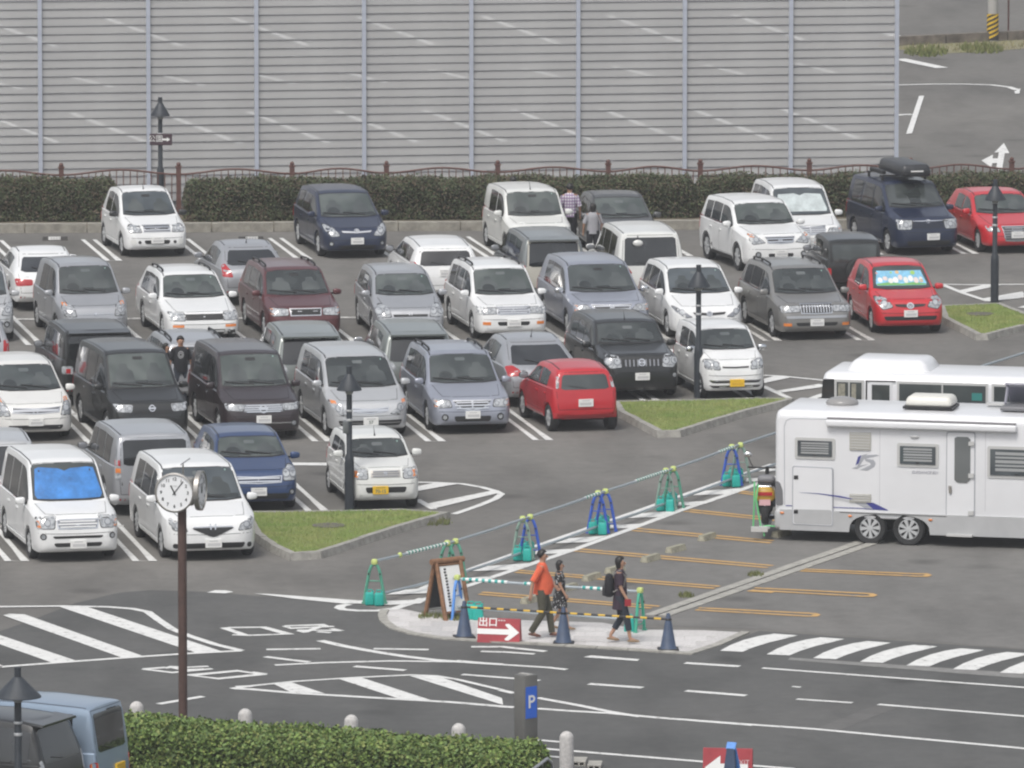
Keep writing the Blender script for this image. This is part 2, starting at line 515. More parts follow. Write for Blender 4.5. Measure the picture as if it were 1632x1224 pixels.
rl(A5((1030, 813), (1320, 763)), 0.16)
rl(A7((230, 1047), (385, 1060)), 0.14); rl(A7((250, 1102), (500, 1122), (1330, 1190), (1900, 1235)), 0.16); rl(A7((250, 1148), (385, 1160)), 0.13)
# hatched island on the left
rl(A5((-200, 182), (0, 180), (400, 176), (700, 181), (860, 193), (960, 213), (1030, 265), (1120, 325), (1230, 370), (1400, 425), (1570, 466)), 0.17)
rl(A5((-250, 590), (0, 572), (400, 542), (800, 513), (1200, 486), (1572, 466)), 0.17)
for p in (A5((380, 178), (570, 182), (1440, 470), (1280, 482)), A5((20, 236), (60, 226), (160, 230), (935, 503), (795, 512)),
          A5((-260, 290), (-120, 292), (0, 365), (490, 530), (340, 545), (0, 425)), A5((-300, 480), (-150, 490), (20, 566), (0, 580), (-100, 590))):
    bar('hatch_bar', p, road)
bar('lane_bar', A5((1345, 88), (1400, 73), (1470, 73), (1520, 85), (1460, 94)), road)
# the painted characters for "exit", read by drivers coming the other way
rl(A6((-150, 316), (80, 313), (240, 357), (0, 366), (-120, 362)), 0.16); rl(A6((-180, 316), (-40, 364)), 0.16)
for l in (A6((220, 305), (470, 297), (500, 312)), A6((220, 305), (260, 320), (540, 308)), A6((300, 332), (590, 336)), A6((350, 345), (480, 300)), A6((310, 335), (360, 348)), A6((520, 322), (590, 337)), A6((430, 342), (520, 348))):
    rl(l, 0.14)
for l in (A5((930, 585), (1070, 575), (1100, 580)), A5((930, 585), (1120, 608), (1380, 583)), A5((1095, 568), (1200, 575), (1355, 567)), A5((1100, 570), (1190, 590), (1330, 585)), A5((1200, 570), (1180, 605)),):
    rl(l, 0.14)
ribbon('lane_line', A5((1235, 626), (1545, 597), (1700, 620), (1420, 648)), 0.16, road, None, 0.014, True)
rl(A5((1505, 713), (1632, 696)) + A6((100, 620), (0, 604))[:0], 0.16); rl(A6((-90, 712 - 20), (0, 606), (95, 620), (-80, 640))[1:3], 0.16)
# zebra crossing
for k in range(-1, 9):
    dx, dy = 275.5 * k, 21.5 * k
    p = [(a + dx, b + dy) for a, b in ((110, 557), (170, 524), (250, 493), (340, 470), (430, 456), (570, 466), (500, 484), (400, 508), (310, 536), (245, 563))]
    bar('crossing_bar', A8(*p), road, None, 0.0135)
# --- far road, right of the louvred screen
def fl(px, w): ribbon('lane_line', px, w, ground)
fl(T3((1035, 283), (1240, 326)), 0.45); fl(T3((900, 408), (1030, 408), (1200, 404), (1350, 404), (1480, 408), (1560, 418), (1600, 432)), 0.22); bar('lane_bar', T3((1585, 440), (1615, 425), (1610, 450), (1590, 450)))
bar('stop_line', T3((1130, 462), (1155, 460), (1097, 640), (1068, 643)))
fl(T3((1020, 552), (1098, 548)), 0.3); fl(T3((980, 160), (1035, 180), (1098, 198)), 0.4)
bar('arrow_marking', T3((1498, 812), (1512, 730), (1490, 732), (1536, 686), (1562, 735), (1540, 735), (1527, 818)))
bar('arrow_marking', T3((1506, 782), (1480, 783), (1476, 803), (1428, 770), (1484, 742), (1482, 760), (1510, 760)))
# lines of the lot behind the screen
for k in range(-1, 10):
    x0, y0 = 115 + k * 140.5, 181 - k * 1.2
    if k < 9: fl([(x0, y0), (x0 + 128, y0 + 50)], 0.2)
    x1, y1 = 108 + k * 145, 122 - k * 2.6
    if k < 9: fl([(x1, y1), (x1 + 72, y1 + 18)], 0.22)
    x2, y2 = 170 + k * 200, 30 - k * 1.2
    if k < 6: fl([(x2, y2), (x2 + 120, y2 + 44)], 0.22)

# ---------------------------------------------------------------- grass islands
def blades(name, poly, z, dens, h, w, materials, parent, seed):
    rnd = random.Random(seed)
    xs = [p[0] for p in poly]; ys = [p[1] for p in poly]
    def inside(x, y):
        c = False; n = len(poly)
        for i in range(n):
            x1, y1 = poly[i]; x2, y2 = poly[i - 1]
            if (y1 > y) != (y2 > y) and x < (x2 - x1) * (y - y1) / (y2 - y1) + x1: c = not c
        return c
    area = (max(xs) - min(xs)) * (max(ys) - min(ys))
    vs = []; fs = []
    for _ in range(int(area * dens)):
        x = rnd.uniform(min(xs), max(xs)); y = rnd.uniform(min(ys), max(ys))
        if not inside(x, y): continue
        a = rnd.uniform(0, math.tau); hh = h * rnd.uniform(.5, 1.2); l = rnd.uniform(-.5, .5) * hh; l2 = rnd.uniform(-.5, .5) * hh
        dx, dy = math.cos(a) * w, math.sin(a) * w
        n = len(vs)
        vs += [(x - dx, y - dy, z), (x + dx, y + dy, z), (x + l, y + l2, z + hh)]
        fs.append((n, n + 1, n + 2))
    o = mk(name, vs, fs, materials, parent)
    o['kind'] = 'stuff'
    return o

M_grass = mat('lawn_soil', (0.15, 0.20, 0.055), 0.95, col2=(0.20, 0.21, 0.08), noise=0.4, nscale=1.6, detail=6)
M_blade = mat('lawn_blade', (0.20, 0.31, 0.075), 0.8, col2=(0.35, 0.36, 0.14), noise=0.4, nscale=1.1, detail=6)
M_iron = mat('manhole_iron', (0.11, 0.10, 0.09), 0.8, noise=0.3, nscale=30)
def island(px, manhole, seed, kerb_edges, label):
    P = [G(u, v, 0.14).xy for u, v in px]
    cx = sum(p.x for p in P) / len(P); cy = sum(p.y for p in P) / len(P)
    root = empty('grass_island', (0, 0, 0), 0, label, 'traffic island')
    inner = []
    n = len(P)
    C = Vector((cx, cy))
    # inset outline by 0.16
    for i in range(n):
        a, b, c = P[i - 1], P[i], P[(i + 1) % n]
        d1 = (b - a).normalized(); d2 = (c - b).normalized()
        n1 = Vector((-d1.y, d1.x)); n2 = Vector((-d2.y, d2.x))
        if n1.dot(C - b) < 0 and n2.dot(C - b) < 0: n1, n2 = -n1, -n2
        m = (n1 + n2).normalized(); k = 0.16 / max(0.45, m.dot(n1))
        inner.append(b + m * k)
    poly_sheet('turf', inner, 0.135, M_grass, root, None)
    blades('grass', inner, 0.13, 900, 0.055, 0.008, M_blade, root, seed)
    for i in range(n):
        a, b = P[i], P[(i + 1) % n]; ia, ib = inner[i], inner[(i + 1) % n]
        L = (b - a).length; k = max(1, round(L / 0.62))
        for j in range(k):
            e = 0.006 / L
            t0, t1 = j / k + e, (j + 1) / k - e
            q = [a.lerp(b, t0), a.lerp(b, t1), ib.lerp(ib, 0) if False else ia.lerp(ib, t1), ia.lerp(ib, t0)]
            zt = 0.15 + random.uniform(-.006, .006)
            nrm = (q[0] - q[3]).normalized() * 0.02
            bot = [(q[0].x + nrm.x * .6, q[0].y + nrm.y * .6, 0), (q[1].x + nrm.x * .6, q[1].y + nrm.y * .6, 0), (q[2].x, q[2].y, 0), (q[3].x, q[3].y, 0)]
            top = [(q[0].x - nrm.x, q[0].y - nrm.y, zt), (q[1].x - nrm.x, q[1].y - nrm.y, zt), (q[2].x, q[2].y, zt), (q[3].x, q[3].y, zt)]
            MB().hexa(bot, top).build('kerb_stone', M_stone, root)
    if manhole:
        c = G(*manhole, 0.15)
        MB().lathe([(0.34, 0.1), (0.34, 0.155), (0.3, 0.162), (0.02, 0.164)], 28, 'Z', (c.x, c.y, 0)).build('manhole_cover', M_iron, root)
    return root, inner

isl1, in1 = island([(386, 815), (500, 814), (640, 811), (718, 816), (712, 818), (640, 838), (580, 858), (512, 880), (462, 883), (430, 868), (405, 850)], (524, 837), 11, None,
       'triangular grass island with kerb and manhole in front of the small boxy white car')
isl2, in2 = island([(975, 639), (1100, 637), (1200, 634), (1266, 634), (1262, 637), (1190, 655), (1120, 676), (1085, 687), (1047, 688), (1010, 668), (985, 655)], None, 12, None,
       'triangular grass island with kerb in front of black four-wheel drive and white van')
isl3, in3 = island([(1495, 487), (1560, 484), (1595, 483), (1640, 500), (1700, 505), (1690, 515), (1632, 519), (1575, 533), (1555, 533), (1530, 520), (1502, 506)], (1562, 500), 13, None,
       'grass island with kerb and manhole right of the red hatchback with cartoon sunshade')

# ---------------------------------------------------------------- paved refuge
pv = [(606, 972), (602, 980), (605, 990), (620, 1001), (650, 1010), (700, 1018), (760, 1022), (900, 1030), (1000, 1036), (1103, 1043), (1150, 1028), (1195, 1008), (1120, 1004), (1020, 1003), (960, 992), (800, 987), (712, 984), (640, 970)]
refuge = empty('paved_refuge', (0, 0, 0)); refuge['kind'] = 'structure'
PV = [G(u, v, 0.02).xy for u, v in pv]
poly_sheet('paving_bed', PV, 0.016, M_tile, refuge, None)
def inside(poly, x, y):
    c = False; n = len(poly)
    for i in range(n):
        x1, y1 = poly[i]; x2, y2 = poly[i - 1]
        if (y1 > y) != (y2 > y) and x < (x2 - x1) * (y - y1) / (y2 - y1) + x1: c = not c
    return c
tm = [mat('granite_tile_%d' % i, c, 0.85, noise=0.14, nscale=20, bump=0.2, bscale=80) for i, c in enumerate(((0.52, 0.505, 0.495), (0.57, 0.555, 0.545), (0.46, 0.45, 0.445)))]
xs = [p.x for p in PV]; ys = [p.y for p in PV]
TW, TD = 0.42, 0.62
tile_me = []
for m_ in tm:
    b_ = MB().box((0, 0, 0), (TW - 0.012, TD - 0.014, 0.02)); tile_me.append(mesh('paving_slab', b_.v, b_.f, m_))
yy = min(ys) ; row_i = 0
while yy < max(ys):
    xx = min(xs) - (TW / 2 if row_i % 2 else 0)
    while xx < max(xs):
        if all(inside(PV, xx + a * TW * .5, yy + b * TD * .5) for a in (-1, 1) for b in (-1, 1)):
            o = link('paving_slab', random.choice(tile_me), refuge); o.location = (xx, yy, 0.016 + random.uniform(0, .003))
        xx += TW
    yy += TD; row_i += 1
# flush kerb around the rounded nose and the road side
for i in range(0, 11):
    a, b = PV[i], PV[i + 1]
    L = (b - a).length; k = max(1, round(L / 0.7))
    for j in range(k):
        q0, q1 = a.lerp(b, j / k + .01 / L), a.lerp(b, (j + 1) / k - .01 / L)
        d = (q1 - q0).normalized(); nn = Vector((d.y, -d.x)) * -0.17
        C = Vector((sum(xs) / len(xs), sum(ys) / len(ys)))
        if nn.dot(C - q0) < 0: nn = -nn
        MB().hexa([(*q0, 0), (*q1, 0), (*(q1 + nn), 0), (*(q0 + nn), 0)], [(*q0, .035), (*q1, .035), (*(q1 + nn), .04), (*(q0 + nn), .04)]).build('kerb_stone', M_conc, refuge)

# ---------------------------------------------------------------- drain channel through the camper lot
drain = empty('drain_channel', (0, 0, 0)); drain['kind'] = 'structure'
d0, d1 = G(1046, 982).xy, G(1392, 862).xy
dd = (d1 - d0); dl = dd.length; dn = Vector((-dd.y, dd.x)).normalized(); du = dd.normalized()
ns = int(dl / 0.9)
for i in range(ns):
    for s in (-1, 1):
        a = d0 + du * (i * dl / ns + .01); b = d0 + du * ((i + 1) * dl / ns - .01)
        o1, o2 = dn * (0.03 * s), dn * (0.26 * s)
        zt = 0.02 + random.uniform(-.002, .004)
        q = [a + o1, b + o1, b + o2, a + o2]
        if s > 0: q = q[::-1] if False else q
        MB().hexa([(*p, 0) for p in q], [(*p, zt) for p in q]).build('drain_slab', M_conc, drain)
ribbon_g('drain_slot', [d0, d1], 0.08, drain, M_dark, 0.0085)

# ---------------------------------------------------------------- far verge, right of the screen
def clump(name, c, rx, ry, h, n, material, parent, seed, leaf=0.05):
    rnd = random.Random(seed); vs = []; fs = []
    for _ in range(n):
        a = rnd.uniform(0, math.tau); r = math.sqrt(rnd.random())
        x = c[0] + math.cos(a) * rx * r; y = c[1] + math.sin(a) * ry * r
        hh = h * rnd.uniform(.4, 1) * (1.1 - r * .5); w = leaf * .3
        b = rnd.uniform(0, math.tau); k = len(vs)
        vs += [(x - w * math.cos(b), y - w * math.sin(b), c[2]), (x + w * math.cos(b), y + w * math.sin(b), c[2]), (x + rnd.uniform(-.4, .4) * hh, y + rnd.uniform(-.4, .4) * hh, c[2] + hh)]
        fs.append((k, k + 1, k + 2))
    o = mk(name, vs, fs, material, parent)
    return o
M_weed = mat('weed_leaf', (0.10, 0.14, 0.035), 0.8, col2=(0.2, 0.19, 0.08), noise=.4, nscale=4)
verge = poly_sheet('verge', [G(*p).xy for p in [(1400, 78), (1435, 80), (1480, 86), (1560, 84), (1632, 78), (1800, 72), (1800, 60), (1632, 64), (1435, 72), (1400, 74)]], 0.012, mat('verge_soil', (0.19, 0.19, 0.10), .95, col2=(0.25, 0.22, 0.15), noise=.4, nscale=.8))
o = blades('verge_grass', [G(*p).xy for p in [(1420, 78), (1480, 85), (1560, 83), (1660, 77), (1660, 66), (1432, 73)]], 0.0, 40, 0.13, 0.02, mat('dry_grass', (0.20, 0.19, 0.09), .9, col2=(0.27, 0.24, 0.14), noise=.4, nscale=1), None, 5)
tag(o, 'dry rough grass along the far road edge', 'grass', kind='stuff')
for k, (u, v, nme) in enumerate(((1475, 84, 'low green weeds in the far verge, left clump'), (1565, 79, 'bushy weeds at the foot of the striped pole'))):
    c = G(u, v)
    cl = clump('weed_clump', c, .7, 1.6, .35, 260, M_weed, None, 40 + k, .12); tag(cl, nme, 'weeds', kind='stuff')
a, b = G(1405, 74).xy, G(1700, 60).xy
curb = MB(); L = (b - a).length; nlog = int(L / 1.9); du_ = (b - a).normalized()
far_kerb = empty('far_kerb', (0, 0, 0)); far_kerb['kind'] = 'structure'
M_kerbold = mat('weathered_kerb', (0.15, 0.13, 0.11), .95, noise=.4, nscale=3)
for i in range(nlog):
    p = a + du_ * (i + .5) * L / nlog; q = p + du_ * (L / nlog - .06)
    ang = math.atan2(du_.y, du_.x)
    MB().box((p.x, p.y, 0.15), (L / nlog - .04, 0.3, 0.3), ang).build('kerb_stone', M_kerbold, far_kerb)
tag(clump('weed_tuft', G(694, 833, .01), .35, .5, .16, 160, M_weed, None, 66, .05), 'green weeds at the kerb tip of the island below the small boxy car', 'weeds', kind='stuff')
# weeds in the drain
for k, (u, v, t) in enumerate(((1204, 917, 'small green weed tuft growing from the drain edge'), (1094, 950, 'tiny weed sprout beside the orange line near the drain'))):
    tag(clump('weed_tuft', G(u, v, .01), .16, .3, .14, 90, M_weed, None, 60 + k, .05), t, 'weeds', kind='stuff')

# ================================================================ louvred screen
def screen_mat():
    """perforated grey sheet: light colour, a fifth of the light passes straight through"""
    m = bpy.data.materials.new('perforated_sheet'); m.use_nodes = True
    t = m.node_tree; b = t.nodes['Principled BSDF']; out = t.nodes['Material Output']
    b.inputs['Roughness'].default_value = 0.45; b.inputs['Specular IOR Level'].default_value = 0.4
    tc = t.nodes.new('ShaderNodeTexCoord')
    n = t.nodes.new('ShaderNodeTexNoise'); n.inputs['Scale'].default_value = 0.9; n.inputs['Detail'].default_value = 6
    t.links.new(tc.outputs['Object'], n.inputs['Vector'])
    r = t.nodes.new('ShaderNodeValToRGB')
    r.color_ramp.elements[0].position = 0.3; r.color_ramp.elements[0].color = (0.45, 0.45, 0.448, 1)
    r.color_ramp.elements[1].position = 0.7; r.color_ramp.elements[1].color = (0.53, 0.53, 0.525, 1)
    t.links.new(n.outputs['Fac'], r.inputs['Fac']); t.links.new(r.outputs[0], b.inputs['Base Color'])
    tr = t.nodes.new('ShaderNodeBsdfTransparent')
    mx = t.nodes.new('ShaderNodeMixShader'); mx.inputs[0].default_value = 0.57
    t.links.new(b.outputs[0], mx.inputs[1]); t.links.new(tr.outputs[0], mx.inputs[2]); t.links.new(mx.outputs[0], out.inputs['Surface'])
    return m
M_scr = screen_mat()
M_post = mat('screen_post', (0.42, 0.45, 0.52), 0.4, noise=0.08, nscale=3)
wa, wb_ = G(65, 330).xy, G(1428, 308).xy
wdir = (wb_ - wa).normalized(); wang = math.atan2(wdir.y, wdir.x)
wall_len = (wb_ - wa).length
NB = 8
bay = wall_len / NB
screen = empty('louvred_screen', (wa.x, wa.y, 0), wang, 'tall grey louvred metal screen wall behind the hedge', 'wall')
SP = 0.2275
# slat cross-section in (y back, z up), a bent sheet with a lip
prof = [(0.0, 0.0), (0.0, 0.018), (0.04, 0.196), (0.115, 0.206), (0.115, 0.245), (0.123, 0.245), (0.123, 0.200), (0.047, 0.190), (0.010, 0.014), (0.010, 0.0)]
def slat_mesh(L):
    vs = []; fs = []
    k = len(prof)
    for x in (0.05, L - 0.05):
        vs += [(x, y, z) for y, z in prof]
    for i in range(k):
        j = (i + 1) % k
        fs.append((i, k + i, k + j, j))
    fs.append(tuple(range(k))); fs.append(tuple(reversed(range(k, 2 * k))))
    me = mesh('slat', vs, fs, [M_scr, mat('slat_recess_shade', (.29, .285, .31), .6)])  # recess faces coloured darker to paint in the shadow line under each slat
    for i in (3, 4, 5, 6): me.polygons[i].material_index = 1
    return me
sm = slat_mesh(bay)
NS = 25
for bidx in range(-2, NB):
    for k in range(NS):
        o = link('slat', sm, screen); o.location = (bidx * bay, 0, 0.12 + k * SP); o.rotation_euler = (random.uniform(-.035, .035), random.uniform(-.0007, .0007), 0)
pm = MB().box((0, 0.0, NS * SP / 2 + .1), (0.105, 0.13, NS * SP + .2)); pme = mesh('post', pm.v, pm.f, M_post)
for bidx in range(-2, NB + 1):
    o = link('post', pme, screen); o.location = (bidx * bay, 0.0, 0)

# ================================================================ railing behind the hedge
M_rail = mat('railing_brown', (0.115, 0.055, 0.045), 0.6, noise=0.25, nscale=12)
fa, fb = G(98, 346).xy, G(1612, 336).xy
fdir = (fb - fa).normalized(); fang = math.atan2(fdir.y, fdir.x)
rail = empty('railing', (fa.x, fa.y, 0), fang, 'low brown metal railing with arched top rail behind the hedge', 'fence')
flen = (fb - fa).length
posts = [(u - 98) / (1612 - 98) * flen for u in (-88, 98, 284, 464, 614, 791, 967, 1114, 1288, 1450, 1612, 1780)]
pb = MB().box((0, 0, .66), (.13, .13, 1.32)).box((0, 0, 1.335), (.17, .17, .04)).ell((0, 0, 1.40), (.06, .06, .06), 10, 6)
pme2 = mesh('post', pb.v, pb.f, M_rail)
bal = MB().box((0, 0, 0), (.028, .028, 1.0)); bme = mesh('baluster', bal.v, bal.f, M_rail)
for i, x in enumerate(posts):
    o = link('post', pme2, rail); o.location = (x, 0, 0)
    if i < len(posts) - 1:
        x2 = posts[i + 1]; W_ = x2 - x
        top = lambda t: 1.13 + 0.13 * math.sin(math.pi * t) ** 2
        MB().tube([(x + W_ * k / 14, 0, top(k / 14)) for k in range(15)], .028, 6).build('top_rail', M_rail, rail)
        MB().box((x + W_ / 2, 0, .2), (W_, .035, .05)).build('bottom_rail', M_rail, rail)
        nb = max(3, round(W_ / .19))
        for k in range(1, nb):
            h = top(k / nb) - .2
            o = link('baluster', bme, rail); o.location = (x + W_ * k / nb, 0, .2 + h / 2); o.scale = (1, 1, h)

# ================================================================ hedges
def hedge(name, a, b, depth, h, nleaf, leaf, materials, label, seed, ends=0.25, wob=0.10):
    """clipped hedge: twig core and leaves spread over and just under its uneven surface"""
    rnd = random.Random(seed)
    a = Vector(a); b = Vector(b)
    L = (b - a).length; ang = math.atan2((b - a).y, (b - a).x)
    root = empty(name, (a.x, a.y, 0), ang, label, 'hedge')
    ph = [rnd.uniform(0, 6) for _ in range(8)]
    def bumpf(x, q):
        return wob * (math.sin(x * 1.9 + ph[0] + q * 1.3) * .4 + math.sin(x * 4.3 + ph[1] - q * 2.1) * .3 + math.sin(x * 9.1 + ph[2] + q * 4) * .2 + math.sin(q * 5 + ph[3]) * .2)
    def surf(x, s):
        # s in 0..1: near face up, over the top, down the far face
        rr = min(0.3, depth / 2.5)
        e = min(1.0, max(0.0, min(x, L - x) / ends)); e = math.sqrt(max(0, 1 - (1 - e) ** 2))
        hh = h * (0.55 + 0.45 * e); dd = depth * (0.5 + 0.5 * e)
        per = [hh, dd, hh]; t = s * sum(per)
        if t < hh: y, z, n = -dd / 2, t, Vector((0, -1, 0))
        elif t < hh + dd: y, z, n = -dd / 2 + (t - hh), hh, Vector((0, 0, 1))
        else: y, z, n = dd / 2, hh - (t - hh - dd), Vector((0, 1, 0))
        # round the shoulders
        m = max(0, abs(y) - (dd / 2 - rr)) ; k = max(0, z - (hh - rr))
        if m > 0 and k > 0:
            q = math.hypot(m, k)
            f = rr / max(q, 1e-5) if q > 1e-5 else 1
            y = math.copysign(dd / 2 - rr + m * f, y); z = hh - rr + k * f
            n = Vector((0, math.copysign(m, y), k)).normalized()
        d = bumpf(x, s * 6)
        return Vector((x, y, z)) + n * d, n
    # core
    nx = max(6, int(L / .25)); nq = 16
    vs = []; fs = []
    for i in range(nx + 1):
        for j in range(nq + 1):
            p, n = surf(L * i / nx, j / nq); p = p - n * 0.09
            vs.append((min(L - .05, max(.05, p.x)), p.y, max(0, p.z)))
    for i in range(nx):
        for j in range(nq):
            fs.append((i * (nq + 1) + j, (i + 1) * (nq + 1) + j, (i + 1) * (nq + 1) + j + 1, i * (nq + 1) + j + 1))
    fs.append(tuple(range(nq + 1))); fs.append(tuple(reversed(range(nx * (nq + 1), (nx + 1) * (nq + 1)))))
    mk('branch_core', vs, fs, materials[0], root, 180)
    for mi, m in enumerate(materials[1:]):
        vs = []; fs = []
        cnt = nleaf // (len(materials) - 1)
        for _ in range(cnt):
            x = rnd.uniform(0, L); s = rnd.random() * .82
            p, n = surf(x, s)
            # clumps: leaves prefer certain cells
            cl = math.sin(x * 7 + s * 20 + ph[4]) * math.sin(x * 3.1 - s * 11 + ph[5]) + rnd.uniform(-.8, .8)
            if (cl > 0.0) != (mi % 2 == 0) and rnd.random() < .75: 
                p = p - n * rnd.uniform(.02, .1)
            p = p - n * rnd.uniform(-.05, .09) + Vector((0, 0, rnd.uniform(-.03, .05)))
            if p.z < 0.02: continue
            sz = leaf * rnd.uniform(.6, 1.35)
            u = Vector((rnd.uniform(-1, 1), rnd.uniform(-1, 1), rnd.uniform(-.4, 1))).normalized()
            w = (n * rnd.uniform(.3, 1) + Vector((rnd.uniform(-1, 1), rnd.uniform(-1, 1), rnd.uniform(0, 1)))).normalized()
            v = u.cross(w).normalized() * sz * .42
            u = u * sz
            k = len(vs)
            vs += [p, p + u * .5 + v, p + u, p + u * .5 - v]
            fs.append((k, k + 1, k + 2, k + 3))
        o = mk('foliage', vs, fs, m, root); o['kind'] = 'stuff'
    return root
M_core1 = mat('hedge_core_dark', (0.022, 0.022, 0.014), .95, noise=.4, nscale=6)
hb = [M_core1, mat('hedge_leaf_olive', (0.085, 0.098, 0.045), .7, noise=.35, nscale=2.0), mat('hedge_leaf_russet', (0.11, 0.082, 0.055), .75, noise=.35, nscale=1.4), mat('hedge_leaf_deep', (0.062, 0.085, 0.038), .7, noise=.3, nscale=3)]
def hedge_px(u0, v0, u1, v1, *a, **k):
    return hedge('hedge', G(u0, v0).xy, G(u1, v1).xy, *a, **k)
hedge_px(-60, 353, 186, 353, 1.1, 1.10, 22000, .055, hb, 'dark clipped hedge behind the white compact car at far left', 1)
hedge_px(292, 353, 1108, 347, 1.1, 1.08, 66000, .055, hb, 'long dark clipped hedge below the middle of the railing', 2)
hedge_px(1108, 347, 1720, 342, 1.1, 1.06, 46000, .055, hb, 'dark clipped hedge behind dark blue van and red wagon', 3)
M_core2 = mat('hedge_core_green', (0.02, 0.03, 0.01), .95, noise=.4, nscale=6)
hf = [M_core2, mat('hedge_leaf_bright', (0.175, 0.255, 0.06), .6, noise=.3, nscale=2.5), mat('hedge_leaf_mid', (0.125, 0.195, 0.048), .6, noise=.35, nscale=3), mat('hedge_leaf_dark', (0.09, 0.148, 0.037), .65, noise=.3, nscale=3), mat('hedge_leaf_gold', (0.185, 0.22, 0.06), .65, noise=.35, nscale=2)]  # leaf greens of several tones, each scattered over the whole hedge
hedge('hedge', G(165, 1226).xy, G(862, 1276).xy, 1.5, .86, 52000, .062, hf, 'bright green clipped hedge in the foreground below the clock', 4, .3, .06)

# ---- stone edging in front of the far hedges and number stops
edging = empty('hedge_edging', (0, 0, 0)); edging['kind'] = 'structure'
ea, eb = G(-60, 371).xy, G(1720, 362).xy
eL = (eb - ea).length; ed = (eb - ea).normalized(); ean = math.atan2(ed.y, ed.x); n_e = int(eL / 1.6)
for i in range(n_e):
    p = ea + ed * (i + .5) * eL / n_e
    MB().box((p.x, p.y, .12 + random.uniform(-.006, .006)), (eL / n_e - .025, .32, .24), ean).build('edging_stone', M_concd, edging)
poly_sheet('planting_soil', [ea + Vector((0, .15)), eb + Vector((0, .15)), eb + Vector((0, 4.5)), ea + Vector((0, 4.5))], .05, mat('planting_earth', (.12, .10, .07), .95, noise=.3, nscale=3), edging, None)
M_stop = mat('recycled_rubber_stop', (0.06, 0.058, 0.055), .9, noise=.3, nscale=20)
stops = [(88, 381, '1101'), (400, 381, '1102')]
for u, v, t in stops:
    c = G(u, v + 2)
    r_ = empty('wheel_stop', (c.x, c.y, 0), R(4))
    tag(r_, 'low dark wheel stop with white number plate, ' + {88: 'left of the white compact car', 400: 'in the empty bay'}[u], 'wheel stop', 'wheel stops by the hedge')
    MB().hexa([(-.33, -.08, 0), (.33, -.08, 0), (.33, .08, 0), (-.33, .08, 0)], [(-.32, -.05, .1), (.32, -.05, .1), (.32, .05, .1), (-.32, .05, .1)]).build('stop_block', M_stop, r_)
    if t:
        MB().box((.02 if u > 200 else -.02, -.076, .062), (.32, .012, .085), M=None).build('number_plate', M_plate, r_)
        for q in range(4): MB().box((-.1 + q * .07, -.084, .062), (.04, .008, .05)).build('digit', M_inkg, r_)

# ---- concrete wheel stops of the camper lot
M_cstop = mat('mossy_concrete', (0.30, 0.285, 0.22), .95, noise=.35, nscale=9, bump=.6, bscale=25)
cs = [(1127, 860, 'nearest the camper scooter'), (1077, 879, 'second from the scooter'), (1037, 894, 'third from the scooter'), (980, 912, 'behind the woman with the backpack'), (943, 924, 'between the walking people'), (905, 941, 'just right of the orange-shirted man'), (846, 960, 'by the hand of the orange-shirted man'), (1245, 854, 'under the rear of the motorhome')]
for u, v, t in cs:
    c = G(u, v)
    bm_ = MB().hexa([(-.30, -.09, 0), (.30, -.09, 0), (.30, .09, 0), (-.30, .09, 0)], [(-.29, -.055, .12), (.29, -.055, .12), (.29, .055, .12), (-.29, .055, .12)])
    o = bm_.build('wheel_stop', M_cstop, None); o.location = c; o.rotation_euler = (0, 0, R(62) + random.uniform(-.05, .05))
    tag(o, 'worn concrete wheel stop on the camper lot, ' + t, 'wheel stop', 'concrete wheel stops')

# ================================================================ lamp posts
M_lp = mat('lamp_post_blue_black', (0.028, 0.034, 0.042), .5, noise=.2, nscale=8)
def lamp_post(u, v, label, H=3.05, sign=False, box=False, wide=1.0):
    c = G(u, v)
    r_ = empty('lamp_post', c, 0, label, 'street lamp', 'conical lamp posts')
    MB().lathe([(.10, 0), (.10, 1.0), (.095, 1.15), (.062, 1.22), (.058, H - .1), (.058, H)], 16).build('pole', M_lp, r_, 40)
    MB().lathe([(.07, H - .16), (.26 * wide, H - .48), (.262 * wide, H - .5), (.24 * wide, H - .5), (.05, H - .2)], 20).build('lamp_shade', M_lp, r_, 30)
    MB().lathe([(.05, H - .42), (.085, H - .48), (.085, H - .56), (.05, H - .6)], 12).build('lamp_glass', mat('frosted_lamp', (.30, .31, .31), .3), r_, 40)
    MB().lathe([(.066, 1.9), (.07, 1.91), (.07, 1.94), (.066, 1.95)], 12).build('band', M_alu, r_)
    MB().lathe([(.066, 2.1), (.07, 2.11), (.07, 2.13), (.066, 2.14)], 12).build('band', M_alu, r_)
    if sign:
        pl_ = rbox('sign_board', (0.02, -.085, H - 1.13), (.60, .03, .31), .008, mat('sign_dark_red', (.06, .035, .045), .5), r_, 1)
        my = Matrix.Rotation(R(90), 3, 'X')
        text_mesh('lettering', '公園', .2, M_plate, pl_, (-.12, -.103, H - 1.12), my)
        a_ = MB(); 
        for q in (((.06, -.015), (.18, -.015), (.18, -.05), (.27, .01), (.18, .07), (.18, .035), (.06, .035)),):
            vs = [(x, -.103, H - 1.14 + z) for x, z in q]
            a_.add(vs, [tuple(range(len(vs)))])
        a_.build('arrow', M_plate, pl_)
    if box:
        rbox('junction_box', (-.075, -.03, 1.78), (.12, .12, .26), .012, mat('box_grey', (.12, .13, .135), .5), r_, 2)
    return r_
lamp_post(256, 338, 'dark conical lamp post with small arrow sign behind the hedge', 3.1, sign=True)
lamp_post(1585, 482, 'dark conical lamp post on the grass island beside the red wagon')
lamp_post(1113, 634, 'dark conical lamp post in front of the small white van')
lamp_post(557, 815, 'dark conical lamp post with junction box beside the small boxy white car', box=True)
lamp_post(30, 1352, 'dark conical lamp post in front of light blue van, bottom left corner', wide=1.5)

